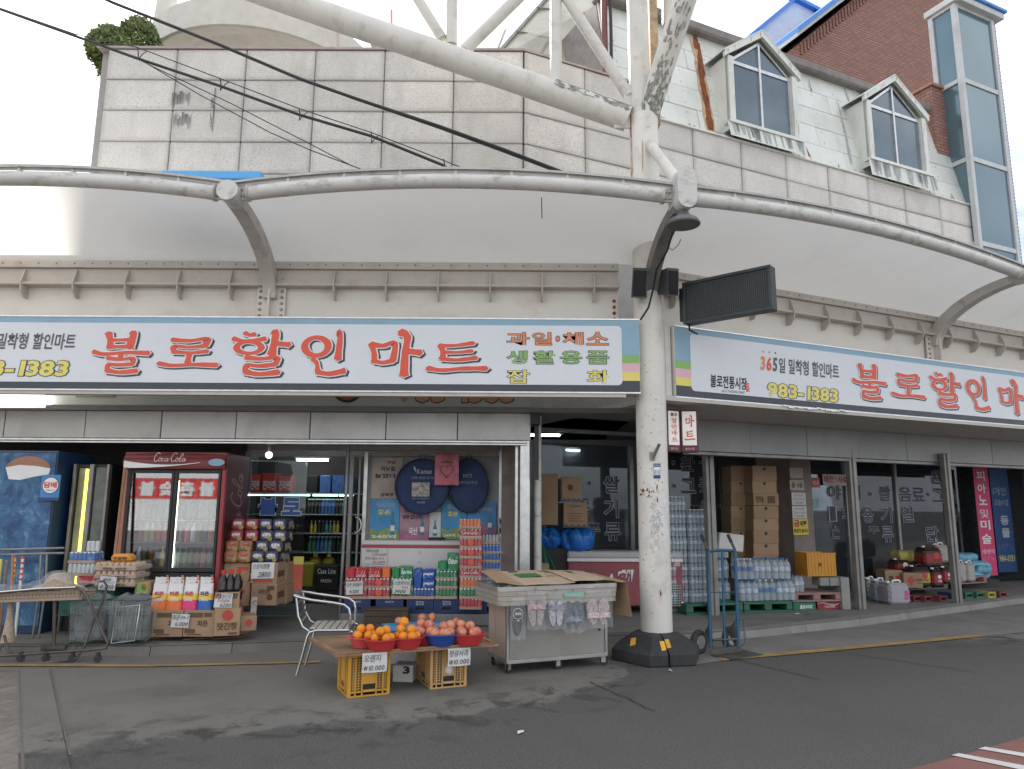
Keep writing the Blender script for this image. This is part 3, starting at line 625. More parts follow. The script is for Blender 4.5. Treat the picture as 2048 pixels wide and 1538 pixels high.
# dormers
def dormer(pxl, pxr, py_sill, py_apex):
  p0 = RP(pxl, py_sill, WOFF-.12); p1 = RP(pxr, py_sill+ (pxr-pxl)*.24, WOFF-.12)
  s0, s1 = p0.dot(U), p1.dot(U); w = s1-s0; zb = p0.z + .0
  za = RP((pxl+pxr)/2-20, py_apex, WOFF-.12).z; zs = za - w*.40
  mid = (s0+s1)/2; fw = .11; d = lambda a: WOFF-.12+a
  back_at = lambda z: .12 + .05 + (z-ZM0)/MH*BACK + .05
  ow = s0-fw, s1+fw
  m = WB()
  for s in ow:
    sg = -1 if s == ow[0] else 1
    m.prism([tuple(rs(s, d(.0), zb-.15)), tuple(rs(s, d(.0), zs+.05)), tuple(rs(s, d(back_at(zs)), zs+.05)), tuple(rs(s, d(back_at(zb)), zb-.15))], -U*sg*.03)
  m.build('dormer_cheek', M['metalroof'], bld)
  m = WB()
  for s in (ow[0], s1): m.prism([tuple(rs(s, d(-.03), zb-.05)), tuple(rs(s+fw, d(-.03), zb-.05)), tuple(rs(s+fw, d(-.03), zs+.03)), tuple(rs(s, d(-.03), zs+.03))], N*.08)
  for sg in (-1, 1):
    e = mid + sg*(w/2+fw+.08); zE = zs-.06
    m.prism([tuple(rs(mid, d(-.055), za+.16)), tuple(rs(mid, d(-.055), za+.045)), tuple(rs(e, d(-.055), zE+.045)), tuple(rs(e, d(-.055), zE+.16))], N*.06)
  m.build('dormer_surround', M['metalroof'], bld)
  m = WB()
  for sg in (-1, 1):
    e = mid + sg*(w/2+fw+.10); zE = zs+.085; zA = za+.165
    m.add([tuple(rs(mid, d(-.06), zA)), tuple(rs(e, d(-.06), zE)), tuple(rs(e, d(back_at(zE)+.15), zE)), tuple(rs(mid, d(back_at(zA)+.15), zA)),
               tuple(rs(mid, d(-.06), zA+.02)), tuple(rs(e, d(-.06), zE+.02)), tuple(rs(e, d(back_at(zE)+.15), zE+.02)), tuple(rs(mid, d(back_at(zA)+.15), zA+.02))],
              [(0, 1, 2, 3), (7, 6, 5, 4), (0, 4, 5, 1), (1, 5, 6, 2), (2, 6, 7, 3), (3, 7, 4, 0)])
  m.build('dormer_roof', M['metalroof'], bld)
  m = WB(); rr = random.Random(int(pxl))
  for sg in (-1, 1):
    for k in range(9):
      t = rr.uniform(.03, .97); ww = rr.uniform(.004, .014); hh = rr.uniform(.02, .14); x = mid + sg*(w/2+fw+.06)*t; zt = za+.155 + (zs+.1-za-.16)*t - rr.uniform(0, .02)
      m.add([tuple(rs(x-ww, d(-.0565), zt)), tuple(rs(x+ww, d(-.0565), zt)), tuple(rs(x, d(-.0565), zt-hh))], [(0, 1, 2)])
  for k in range(10):
    sx = ow[0] + rr.uniform(.0, .1) if k % 2 else s1 + rr.uniform(0, .1); zz = rr.uniform(zb, zs); hh = rr.uniform(.1, .4)
    m.add([tuple(rs(sx-.006, d(-.0315), zz)), tuple(rs(sx+.006, d(-.0315), zz)), tuple(rs(sx, d(-.0315), zz-hh))], [(0, 1, 2)])
  m.build('rust_run', M['rustpale'], bld, kind='stuff')
  win = WB(); f = .045
  def bar(a0, z0, a1, z1, ww=f, dd=0):
    v = Vector((a1-a0, z1-z0)); nn = Vector((-v.y, v.x)).normalized()*ww/2
    win.prism([tuple(rs(a, d(.02+dd), z)) for a, z in ((a0+nn.x, z0+nn.y), (a1+nn.x, z1+nn.y), (a1-nn.x, z1-nn.y), (a0-nn.x, z0-nn.y))], N*.05)
  zt = zb + (zs-zb)*.98
  bar(s0+f/2, zb, s0+f/2, zs); bar(s1-f/2, zb, s1-f/2, zs, dd=.003); bar(s0, zb+f/2, s1, zb+f/2, dd=.006); bar(s0, zt, s1, zt, .06, .008)
  bar(mid-.03, zb, mid-.03, za-.08, dd=-.004); bar(s0, zs, mid, za-.03, dd=.012); bar(s1, zs, mid, za-.03, dd=.014)
  wo = win.build('window', M['alu'], bld)
  g = WB()
  for a, b in ((s0+f, mid-.05), (mid-.01, s1-f)): g.poly([tuple(rs(a, d(.05), zb+f)), tuple(rs(b, d(.05), zb+f)), tuple(rs(b, d(.05), zt-.03)), tuple(rs(a, d(.05), zt-.03))])
  g.poly([tuple(rs(s0+f, d(.05), zt+.03)), tuple(rs(mid-.05, d(.05), zt+.03)), tuple(rs(mid-.05, d(.05), za-.12))])
  g.poly([tuple(rs(mid-.01, d(.05), zt+.03)), tuple(rs(s1-f, d(.05), zt+.03)), tuple(rs(mid-.01, d(.05), za-.12))])
  go = put(g.mesh('pane', M['winglass']), 'pane', wo)
  m = WB().prism([tuple(rs(s0-.16, d(-.07), zb-.06)), tuple(rs(s1+.16, d(-.07), zb-.06)), tuple(rs(s1+.16, d(-.07), zb-.005)), tuple(rs(s0-.16, d(-.07), zb-.005))], N*.16); m.build('window_sill', M['metalroof'], bld)
  gm = WB(); zl, zh = ZM0-.02, zb-.06
  for k in range(26):
    u = rr.uniform(.03, .97); wd = rr.uniform(.02, .07); t1 = rr.uniform(.6, 1); q = lambda uu, t: tuple(rs((s0-.2+(w+.4)*uu)*(1-t) + (s0-.12+(w+.4)*uu)*t, d(-.049+.015*t), zh+(zl-zh)*t)); gm.poly([q(u, .02), q(u+wd, .02), q(u+wd*.7, t1), q(u+wd*.3, t1)])
  gm.build('water_streak', MATS['streakgrey'], bld, kind='stuff')
  m = WB().add([tuple(rs(s0-.2, d(-.045), zb-.06)), tuple(rs(s1+.2, d(-.045), zb-.06)), tuple(rs(s1+.28, d(-.03), ZM0-.02)), tuple(rs(s0-.12, d(-.03), ZM0-.02))], [(0, 1, 2, 3)]); m.build('apron_sheet', M['metalroof'], bld)
dormer(1470, 1588, 243, 78); dormer(1748, 1850, 317, 166)
# skylight lean-to behind the parapet corner
sk = T('roof_skylight', 'slanted glazed roof lean-to behind the parapet corner', 'skylight', tuple(rs(sc0+.2, WOFF+.9, ZT-.6)), kind='thing')
def sky_pt(u, v):
  a, b, c, d = W(985, 118, 11.2), W(1222, 178, 11.6), W(1250, -25, 12.6), W(1112, -25, 13.2)
  return a*(1-u)*(1-v) + b*u*(1-v) + c*u*v + d*(1-u)*v
m = WB()
for k in range(4): m.tube([sky_pt(k/3, 0), sky_pt(k/3, 1)], .035, 4, smooth=False)
for k in range(4): m.tube([sky_pt(0, k/3) + Vector((0, -.01, .01)), sky_pt(1, k/3) + Vector((0, -.01, .01))], .028, 4, smooth=False)
m.tube([sky_pt(0, .02), W(1010, 60, 14.5)], .035, 4, smooth=False); m.build('frame', M['steelgrey'], sk)
WB().grid(lambda u, v: sky_pt(u, v) + Vector((0, .02, -.02)), 1, 1, smooth=False).build('pane', mat('skylightglass', (.34, .32, .22), .25, var=.35, scale=1.2, trans=.15), sk)
dp = T('downpipe', 'rusty brown drainpipe with dark cable beside the metal wall', 'pipe', tuple(rs(sc0+1.5, WOFF+.3, ZT-1.2)), kind='thing')
a = rs(sc0+1.52, WOFF+.2, 0)
WB().tube([(a.x, a.y, 6.9), (a.x, a.y, 10.6)], .05, 8).build('pipe', mat('pipebrown', (.17, .06, .05), .6, var=.2), dp)
WB().tube([(a.x+.09, a.y-.03, 6.9), (a.x+.10, a.y-.03, 9), (a.x+.08, a.y-.03, 10.6)], .028, 6).build('cable', M['black'], dp)
# ------------------------------------------------------------------ brick building, gable and glass stair tower beyond
bb = T('brick_building', 'red brick building with blue roof edge behind the mansard', 'building', tuple(rs(s_end-3, WOFF+4, 0)), kind='thing')
brk = bpy.data.materials.new('bricks'); brk.use_nodes = True; nt = brk.node_tree; bs = nt.nodes['Principled BSDF']; bs.inputs['Roughness'].default_value = .85
tcn = _n(nt, 'ShaderNodeTexCoord'); bt = _n(nt, 'ShaderNodeTexBrick'); bt.inputs['Color1'].default_value = (.40, .20, .15, 1); bt.inputs['Color2'].default_value = (.31, .15, .115, 1); bt.inputs['Mortar'].default_value = (.19, .12, .10, 1)
bt.inputs['Scale'].default_value = 1.0; bt.inputs['Mortar Size'].default_value = .012; bt.inputs['Brick Width'].default_value = .21; bt.inputs['Row Height'].default_value = .075
nt.links.new(tcn.outputs['UV'], bt.inputs[0]); nt.links.new(bt.outputs[0], bs.inputs[0])
bpm = _n(nt, 'ShaderNodeBump'); bpm.inputs['Strength'].default_value = .8; bpm.inputs['Distance'].default_value = .02; bpm.invert = True; nt.links.new(bt.outputs['Fac'], bpm.inputs['Height']); nt.links.new(bpm.outputs[0], bs.inputs['Normal'])
def uvwall(o):
  me = o.data; uv = me.uv_layers.new(name='uv')
  for p in me.polygons:
    n = p.normal; t = Vector((-n.y, n.x, 0)); t = t.normalized() if t.length > .1 else Vector((1, 0, 0))
    for li in p.loop_indices:
      c = me.vertices[me.loops[li].vertex_index].co; uv.data[li].uv = (c.dot(t), c.z if abs(n.z) < .8 else c.y)
BO = WOFF+3.2
def bpx(px, py): q = RP(px, py, BO); return q.dot(U), q.z
bl = bpx(1600, 95); b1 = bpx(1735, -5); b2 = bpx(1890, -150)
m = WB().prism([tuple(rs(bl[0]-.3, BO, 6)), tuple(rs(b2[0], BO, 6)), tuple(rs(b2[0], BO, b2[1])), tuple(rs(bl[0]-.3, BO, bl[1]-.15))], N*6)
uvwall(m.build('wall', brk, bb))
def above(px, py, d): q = RP(px, py, BO+d); return q
m = WB()
a, b = rs(bl[0]-.45, BO-.35, bl[1]-.05), rs(b2[0], BO-.35, b2[1]+.12)
m.prism([tuple(a), tuple(b), tuple(b+UP*.10), tuple(a+UP*.10)], N*6.5); m.build('soffit', mat('soffitgrey', (.5, .5, .5), .6), bb)
m = WB(); a, b = a+UP*.10-N*.03, b+UP*.10-N*.03
m.prism([tuple(a), tuple(b), tuple(b+UP*.14), tuple(a+UP*.14)], N*6.6); m.build('roof_edge', M['bluetrim'], bb)
m = WB()
k = int((b2[0]-bl[0])/.12)
for i in range(k):
  s = bl[0] + i*.12; z = bl[1]-.15 + (b2[1]-bl[1]+.15)*(s-bl[0]+.3)/(b2[0]-bl[0]+.3)
  m.rect(s, z-.32, s+.06, z-.02, -.03, .02, 0, 0, Matrix(((U.x, N.x, 0, N.x*BO), (U.y, N.y, 0, N.y*BO), (0, 0, 1, 0), (0, 0, 0, 1))))
uvwall(m.build('dentil_band', brk, bb))
# brick pier with a slanted face closing the mansard end
sP = RP(1932, 290, WOFF+.25).dot(U); zP = RP(1895, 184, WOFF+.25).z
m = WB().prism([tuple(rs(s_end-.5, WOFF+.25, ZM0-.3)), tuple(rs(sP, WOFF+.25, ZM0-.3)), tuple(rs(sP, WOFF+.25, zP)), tuple(rs(s_end-.5, WOFF+.25, zP))], N*1.2)
uvwall(m.build('pier', brk, bb))
WB().prism([tuple(rs(s_end-.55, WOFF+.2, zP+.003)), tuple(rs(sP+.05, WOFF+.2, zP+.003)), tuple(rs(sP+.05, WOFF+1.5, zP+.003)), tuple(rs(s_end-.55, WOFF+1.5, zP+.003))], UP*.06).build('pier_cap', M['brick'], bb)
# white gable
gb = T('white_gable', 'small white gable with blue roof edges peeping over the mansard', 'building', tuple(RP(1590, 60, WOFF+7)), kind='thing')
GO = WOFF+7
g0, g1, g2, g3 = RP(1500, 75, GO), RP(1587, 3, GO), RP(1650, 35, GO), RP(1700, 160, GO)
MG = N*3
WB().prism([tuple(g0), tuple(g1), tuple(g2), tuple(g3), tuple(g0 - UP*2)], MG).build('wall', mat('gablewhite', (.72, .73, .74), .6), gb)
m = WB()
for a, b in ((g0, g1), (g1, g2)):
  d = (b-a).normalized(); m.prism([tuple(a-d*.2-N*.15), tuple(b+d*.02-N*.15), tuple(b+d*.02-N*.15+UP*.12), tuple(a-d*.2-N*.15+UP*.12)], N*.2)
m.build('roof_edge', M['bluetrim'], gb)
# glass stair tower
tw = T('stair_tower', 'blue glass stair tower with white frames at the far right', 'tower', tuple(rs(s_end+.7, WOFF-.1, 4.7)), kind='thing')
TO = WOFF-.15
c0 = RP(1957, 480, TO).dot(U); c1 = RP(2032, 545, TO).dot(U) + .1; zt = RP(1905, 8, TO).z; TD = .5; TZ = 4.7
WB().prism([tuple(rs(c0+.02, TO+.05, TZ)), tuple(rs(c1, TO+.05, TZ)), tuple(rs(c1, TO+TD, TZ)), tuple(rs(c0+.02, TO+TD, TZ))], UP*(zt-TZ)).build('core', mat('towercore', (.08, .12, .15), .5), tw)
lv = [RP(1905+20, y, TO).z for y in (160, 312, 478)]; lv = [TZ] + sorted(lv) + [zt]
MT = Matrix(((U.x, N.x, 0, N.x*TO), (U.y, N.y, 0, N.y*TO), (0, 0, 1, 0), (0, 0, 0, 1)))
for i in range(len(lv)-1):
  WB().rect(c0+.07, lv[i]+.05, c1-.05, lv[i+1]-.05, -.005, .03, 0, 0, MT).build('pane', M['towerglass'], tw)
  WB().add([tuple(rs(c0-.002, TO+.07, lv[i]+.05)), tuple(rs(c0-.002, TO+TD, lv[i]+.05)), tuple(rs(c0-.002, TO+TD, lv[i+1]-.05)), tuple(rs(c0-.002, TO+.07, lv[i+1]-.05))], [(0, 1, 2, 3)]).build('pane', M['towerglass'], tw)
  m = WB().rect(c0-.03, lv[i+1]-.05, c1, lv[i+1]+.05, -.03, .06, 0, .004, MT); m.rect(c0-.04, lv[i+1]-.045, c0+.02, lv[i+1]+.045, .061, TD, 0, .004, MT); m.build('transom', mat('framewhite', (.55, .56, .56), .5, dirt=.4), tw)
m = WB()
for s, d in ((c0, 0), (c0, TD), (c1, 0)): m.rect(s-.05, TZ, s+.05, zt, d-.045, d+.055, 0, .004, MT)
m.build('mullion', MATS['framewhite'], tw)
m = WB()
for k in range(90):
  z = TZ + k*(zt-TZ)/90; m.rect(c1+.055, z, c1+.13, z+.06, -.02, TD, 0, 0, MT)
m.build('corrugated_edge', M['purple'], tw)
WB().rect(c0-.10, zt+.02, c1+.25, zt+.16, -.15, TD+.1, 0, .01, MT).build('roof_edge', MATS['framewhite'], tw)
WB().rect(c0+.35, zt+.161, c1+.3, zt+.23, -.2, TD+.1, 0, .01, MT).build('roof_trim', M['bluetrim'], tw)
# bush behind the parapet
def bush(px, py, Y, w, h, n, name, label):
  c = W(px, py, Y); r = random.Random(5); t = T(name, label, 'bush', (c.x, c.y, c.z-h))
  m = MB()
  for _ in range(n):
    q = r.uniform(0, 2*pi); v = r.uniform(-.2, 1); rad = r.uniform(.55, 1)**.5; lump = 1 + .22*sin(3*q+1) * cos(4*v)
    x, y, z = rad*w/2*cos(q)*math.sqrt(max(0, 1-v*v*.8))*lump, rad*w/2*sin(q)*math.sqrt(max(0, 1-v*v*.8))*lump, h*.3 + rad*v*h*.75*lump
    a = Vector((r.gauss(0, 1), r.gauss(0, 1), r.gauss(0, 1)+.6)).normalized(); b = a.orthogonal().normalized()*r.uniform(.012, .026); k = a*r.uniform(.04, .09)
    m.add([(x-b.x, y-b.y, z-b.z), (x+b.x, y+b.y, z+b.z), (x+k.x, y+k.y, z+k.z)], [(0, 1, 2)], r.choice((0, 0, 1)))
  m.build('crown', [mat('leaf', (.13, .18, .06), .6, var=.3, scale=3), mat('leafpale', (.24, .28, .10), .6, var=.3, scale=3)], t)
  MB().tube([(0, 0, -1), (0, 0, h*.4)], [.12, .05], 7).build('trunk', mat('bark', (.12, .09, .06), .9), t)
bush(270, 70, 11.2, 1.35, .85, 17000, 'bush', 'clipped green bush standing behind the granite parapet')
# ------------------------------------------------------------------ canopy along both wings
FL, FO = 8.45, 7.07
ML = Matrix.Translation((0, FL, 0)); MR = Matrix(((U.x, N.x, 0, N.x*FO), (U.y, N.y, 0, N.y*FO), (0, 0, 1, 0), (0, 0, 0, 1)))
def sL(px, py, d=0): p = W(px, py, FL+d); return p.x, p.z
def sR(px, py, d=0): p = RP(px, py, FO+d); return p.dot(U), p.z
CX = (FL*N.y - FO)/-N.x
CXs = Vector((CX, FL, 0)).dot(U)
DE, ZE, ZW, RISE = 1.42, 4.735, 4.50, .17
ECx = ((FL-DE)*N.y - (FO-DE))/-N.x; EC = Vector((ECx, FL-DE, 0)); ECs = EC.dot(U)
AL = [-11.7, -7.3, sL(545, 600)[0]]; AR = [10.33, 15.9]
canopy = T('market_canopy', 'off white barrel curved market canopy on steel arms over the shop signs', 'canopy', (CX, FL, 2.8), kind='thing')
def bays():
  xs = AL + [CX]
  for i in range(len(xs)-1):
    e1 = EC if i == len(xs)-2 else Vector((xs[i+1], FL-DE, 0))
    yield Vector((xs[i], FL, 0)), Vector((xs[i+1], FL, 0)), Vector((xs[i], FL-DE, 0)), e1
  ss = [CXs] + AR
  for i in range(len(ss)-1):
    e0 = EC if i == 0 else rs(ss[i], FO-DE, 0)
    yield rs(ss[i], FO, 0), rs(ss[i+1], FO, 0), e0, rs(ss[i+1], FO-DE, 0)
for bi, (w0, w1, e0, e1) in enumerate(bays()):
  def pt(u, t, lift=0.0, out=0.0, w0=w0, w1=w1, e0=e0, e1=e1):
    a = w0 + (w1-w0)*u; b = e0 + (e1-e0)*u; tt = t*(1+out)
    p = a + (b-a)*tt; ze = ZE + .07 + RISE*4*u*(1-u)
    p.z = ZW + (ze-ZW)*sin(min(1, t)*pi/2*.97) + lift; return p
  WB().grid(lambda u, t: pt(u, t), 28, 10).build('soffit', M['canopywhite'], canopy)
  m = WB(); m.grid(lambda u, t: pt(u, .93+.07*t, .055, .035), 28, 1)
  m.grid(lambda u, t: pt(u, 1, .035+.025*t, .036), 28, 1); m.build('roof_sheet', M['roofedge'], canopy)
  m = WB(); m.grid(lambda u, t: pt(u, 1, .005+.04*t, .012), 28, 1); m.build('eave_flashing', M['arm'], canopy)
  gap = .16/(e1-e0).length
  P = [pt(gap + (1-2*gap)*k/24, 1, -.075) for k in range(25)]
  m = WB().tube(P, .076, 14); m.build('eave_pipe', M['pipe'], canopy)
  n = 8; m = None
  for k in range(1, n):
    p = pt(k/n, 1, 0); d = (e1-e0).normalized()
    q = WB().box((p.x, p.y, p.z+.025), (.028, .05, .09), 0, math.atan2(d.y, d.x)); q.build('clip', M['steel'], canopy)
  for end in (0, 1):
    p = P[0] if end == 0 else P[-1]; d = ((e1-e0).normalized())*(1 if end == 0 else -1); rz = math.atan2(d.y, d.x)
    Mx = Matrix.Translation(p) @ Matrix.Rotation(rz, 4, 'Z')
    m = WB(); m.lathe([(.087, 0), (.087, .03)], 14, (0, 0, 0), 0, True, Mx @ Matrix.Rotation(pi/2, 4, 'Y')); m.box((-.05, 0, 0), (.11, .02, .15), 0, 0, Mx, .003); m.build('end_plate', M['arm'], canopy)
    m = WB()
    for bx, bz in ((-.06, .035), (-.06, -.035), (-.02, .035), (-.02, -.035)):
      for sg in (-1, 1): m.lathe([(.016, 0), (.014, .014), (.008, .018)], 6, (0, 0, 0), 0, False, Mx @ Matrix.Translation((bx, sg*.01, bz)) @ Matrix.Rotation(-sg*pi/2, 4, 'X'))
    m.build('bolt', M['bolt'], canopy)
# arms: a curved box section from the wall plate out to the eave knuckle
def arm(Mx, reach, w=.15, thick=.17, z0=4.02, z1=ZE-.02, n=16, mt='arm'):
  m = WB(); vs = []
  for i in range(n+1):
    q = i/n*pi/2; d = -.04 - (reach-.04)*(1-cos(q))**.92; z = z0 + (z1-z0)*sin(q); tk = thick*(1 - .35*i/n)
    t = Vector(((reach-.04)*-sin(q), (z1-z0)*cos(q))).normalized(); nn = Vector((-t.y, t.x))
    for (a, b) in ((-1, -1), (1, -1), (1, 1), (-1, 1)): vs.append((a*w/2, d + nn.x*b*tk/2, z + nn.y*b*tk/2))
  fs = [(4*i+j, 4*i+(j+1) % 4, 4*i+4+(j+1) % 4, 4*i+4+j) for i in range(n) for j in range(4)] + [(0, 1, 2, 3), (4*n+3, 4*n+2, 4*n+1, 4*n)]
  m.add(vs, fs, 0, Mx); m.build('arm', M[mt], canopy)
def arm_plate(Mx):
  m = WB().box((0, -.035, 4.04), (.34, .03, .56), 0, 0, Mx, .004); m.box((0, -.10, 3.98), (.02, .10, .42), 0, 0, Mx); m.build('arm_plate', M['fascia'], canopy)
  m = WB()
  for bx in (-.13, .13):
    for k in range(7): m.lathe([(.02, 0), (.018, .016), (.009, .022)], 6, (0, 0, 0), 0, False, Mx @ Matrix.Translation((bx, -.05, 4.27-k*.075)) @ Matrix.Rotation(pi/2, 4, 'X'))
  m.build('bolt', M['bolt'], canopy)
for x in AL[1:]:
  Mx = ML @ Matrix.Translation((x, 0, 0)); arm(Mx, DE); arm_plate(Mx)
  k = WB().lathe([(.108, 0), (.108, .24)], 22, (0, 0, 0), 0, True, Matrix.Translation((x, FL-DE-.13, ZE)) @ Matrix.Rotation(-pi/2, 4, 'X')); k.build('knuckle', M['pipe'], canopy)
for s in AR[:1]:
  Mx = MR @ Matrix.Translation((s, 0, 0)); arm(Mx, DE); arm_plate(Mx)
  WB().lathe([(.108, 0), (.108, .24)], 22, (0, 0, 0), 0, True, Matrix.Translation(rs(s, FO-DE-.13, ZE)) @ Matrix.Rotation(ANG, 4, 'Z') @ Matrix.Rotation(-pi/2, 4, 'X')).build('knuckle', M['pipe'], canopy)
COL = Vector((1.59, 8.22, 0))
dv = (EC - COL); rc = math.atan2(dv.y, dv.x)+pi/2
Mc = Matrix.Translation(COL) @ Matrix.Rotation(rc, 4, 'Z')
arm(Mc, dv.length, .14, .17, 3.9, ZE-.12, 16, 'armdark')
out = []
for k in range(24):
  q = 2*pi*k/24; out.append((.105*cos(q), -.14, .115*(1 if sin(q) >= 0 else -1) + .105*sin(q)))
WB().prism(out, (0, .26, 0), 0, Matrix.Translation((EC.x+.03, EC.y, ZE+.06)) @ Matrix.Rotation(RAD(10), 4, 'Z')).build('knuckle', M['pipe'], canopy)
# fascia behind the signs, with beam, ledge and fins
for Mx, a, b, fins in ((ML, -11.7, CX-.12, [x for x in [CX-.42-.62*k for k in range(18)]]), (MR, CXs+.12, 16.5, [CXs+.62+.645*k for k in range(17)])):
  WB().rect(a, 2.86 if Mx is MR else 3.0, b, 4.62, 0, .06, 0, 0, Mx).build('fascia_panel', M['fascia'], canopy)
  WB().rect(a, 4.385, b, 4.475, -.115, -.003, 0, .006, Mx).build('flashing', M['purlin'], canopy)
  m = WB().rect(a, 4.20, b, 4.384, -.07, -.003, 0, .004, Mx); m.rect(a, 4.17, b, 4.199, -.135, -.003, 0, .004, Mx); m.build('purlin', M['purlin'], canopy)
  f = MB().prism([(-.008, -.003, 4.36), (-.008, -.10, 4.36), (-.008, -.16, 4.19), (-.008, -.14, 4.10), (-.008, -.075, 4.02), (-.008, -.003, 4.02)], (.016, 0, 0))
  fm = f.mesh('fin', M['purlin'])
  for s in fins:
    if any(abs(s-x) < .2 for x in (AL if Mx is ML else AR)): continue
    o = put(fm, 'fin', canopy); o.matrix_parent_inverse = loc_of(canopy).inverted(); o.matrix_basis = Mx @ Matrix.Translation((s, 0, 0))
  m = WB(); k = a
  while k < b:
    m.lathe([(.011, 0), (.008, .008)], 6, (0, 0, 0), 0, False, Mx @ Matrix.Translation((k, -.116, 4.435)) @ Matrix.Rotation(pi/2, 4, 'X')); k += .215
  m.build('screws', M['darktrim'], canopy, kind='stuff')
  m = WB().rect(a, 2.80, b, 2.858, -.40 if Mx is MR else -.46, 1.0 if Mx is MR else -.36, 0, 0, Mx); m.build('soffit_board', M['purlin'], canopy)
for Mx, s in ((ML, CX-.17), (MR, CXs+.17)):
  m = WB()
  for k in range(5): m.lathe([(.022, 0), (.02, .014), (.01, .02)], 6, (0, 0, 0), 0, False, Mx @ Matrix.Translation((s, -.004, 4.04-k*.075)) @ Matrix.Rotation(pi/2, 4, 'X'))
  m.build('bolt', M['rust'], canopy)
# blue panel lying on the canopy roof
bp_ = W(440, 352, 8.1)
WB().box((bp_.x, 8.1, bp_.z-.10), (1.15, .5, .10), 0, 0, None, .01).build('blue_roof_panel', mat('skyblue', (.10, .38, .72), .45, var=.05), canopy)
# ------------------------------------------------------------------ sign boards
SIGNZ = (2.845, 3.695)
def signboard(name, label, Mx, loc, x0, x1, d, px2s, white0, white1, stripes):
  t = T(name, label, 'shop sign', loc)
  z0, z1 = SIGNZ
  WB().rect(x0, z0, x1, z1, d+.006, d+.30, 0, .008, Mx).build('case', M['steel'], t)
  WB().rect(x0+.006, z0+.012, x1-.006, z1-.012, d+.003, d+.008, 0, 0, Mx).build('face', M['signblue'], t)
  m = WB().rect(x0, z1-.012, x1, z1+.004, d-.004, d+.02, 0, 0, Mx); m.rect(x0, z0-.004, x1, z0+.012, d-.004, d+.02, 0, 0, Mx); m.build('trim', M['alu'], t)
  H_ = z1-z0
  for a, b in stripes:
    for i, (n, f0, f1) in enumerate((('signgreen', .40, .51), ('signpink', .28, .40), ('signyellow', .165, .28))):
      WB().add([(a, d+.0015, z0+f0*H_), (b, d+.0015, z0+f0*H_), (b, d+.0015, z0+f1*H_+.0), (a, d+.0015, z0+f1*H_)], [(0, 1, 2, 3)], 0, Mx).build('stripe', M[n], t)
  WB().add([(x0+.006, d+.0012, z0+.012), (x1-.006, d+.0012, z0+.012), (x1-.006, d+.0012, z0+.165*H_), (x0+.006, d+.0012, z0+.165*H_)], [(0, 1, 2, 3)], 0, Mx).build('stripe', M['signdark'], t)
  pts = []; r = .05; zA, zB = z0+.105*H_, z0+.905*H_
  for cx, cz, q0 in ((white1-r, zB-r, 0), (white0+r, zB-r, 90), (white0+r, zA+r, 180), (white1-r, zA+r, 270)):
    for k in range(5): q = RAD(q0+k*22.5); pts.append((cx+r*cos(q), d-.001, cz+r*sin(q)))
  WB().poly(pts, 0, Mx).build('white_panel', M['signwhite'], t)
  return t
LETT = [('불', 182, 305, 663, 748), ('로', 315, 440, 671, 741), ('할', 458, 582, 662, 751), ('인', 601, 699, 663, 753), ('마', 731, 845, 663, 754), ('트', 854, 975, 678, 746)]
DS = -.47
LB = []
for ch, a, b, c, d_ in LETT:
  x, z = sL(a, d_, DS); x2, z2 = sL(b, c, DS); LB.append((ch, x, z, x2-x, z2-z))
def big_letters(t, Mx, shift, dz, d):
  for mi, (mt, grow, dx, dzz, dd) in enumerate((('signdark', 2.6, .022, -.016, -.002), ('white', 2.4, 0, 0, -.007), ('red', 0, 0, 0, -.012))):
    for ch, x, z, w, h in LB:
      b = MB(); brush(b, ch, x+shift, z+dz, w, h, d+dd, 0, grow, dx, dzz, 0); WB().add(b.v, b.f, 0, Mx).build('lettering', M[mt], t)
def text_on(t, Mx, body, x0, z0, x1, z1, d, fg, edge=None, bold=.02, shear=0.0, ow=.03):
  m = MB(); letter(m, body, x0, z0, x1, z1, d, 0, bold, shear, None, False, (1, ow) if edge else None)
  w = WB(); w.v = [tuple(Mx @ Vector(p)) for p in m.v]; w.f, w.m, w.sm = m.f, m.m, m.sm
  return w.build('lettering', [M[fg], M[edge or fg]], t)
xr = sL(1280, 716, DS)[0]; wr = sL(1244, 716, DS)[0]
sgL = signboard('shop_sign', 'long shop sign over the left wing ending at the white column, red brush lettering', ML, (xr, FL+DS, 2.845), -9.2, xr, DS, None, -9.0, wr, [(wr-.1, xr-.006)])
big_letters(sgL, ML, 0, 0, DS)
for body, a, b, c, d_, fg in (('과일·채소', 1014, 1216, 665, 690, 'orange'), ('생활용품', 1014, 1216, 702, 728, 'signgreen'), ('잡', 1014, 1059, 740, 766, 'signyellow'), ('화', 1175, 1219, 741, 767, 'signyellow')):
  if len(body) > 2:
    n = len(body); L = (b-a)
    if '·' in body: cells = [(0, '과', 44), (51, '일', 38), (112, '채', 40), (160, '소', 42), (98, '·', 7)]
    else: cells = [(0, '생', 40), (53, '활', 44), (107, '용', 42), (160, '품', 43)]
    for o, ch, w in cells:
      p, q = sL(a+o, d_ - (8 if ch == '·' else 0), DS), sL(a+o+w, c + (8 if ch == '·' else 0), DS); text_on(sgL, ML, ch, p[0], p[1], q[0], q[1], DS-.004, fg, 'greydark', .015, 0, .03)
  else:
    p, q = sL(a, d_, DS), sL(b, c, DS); text_on(sgL, ML, body, p[0], p[1], q[0], q[1], DS-.004, fg, 'greydark', .015, 0, .03)
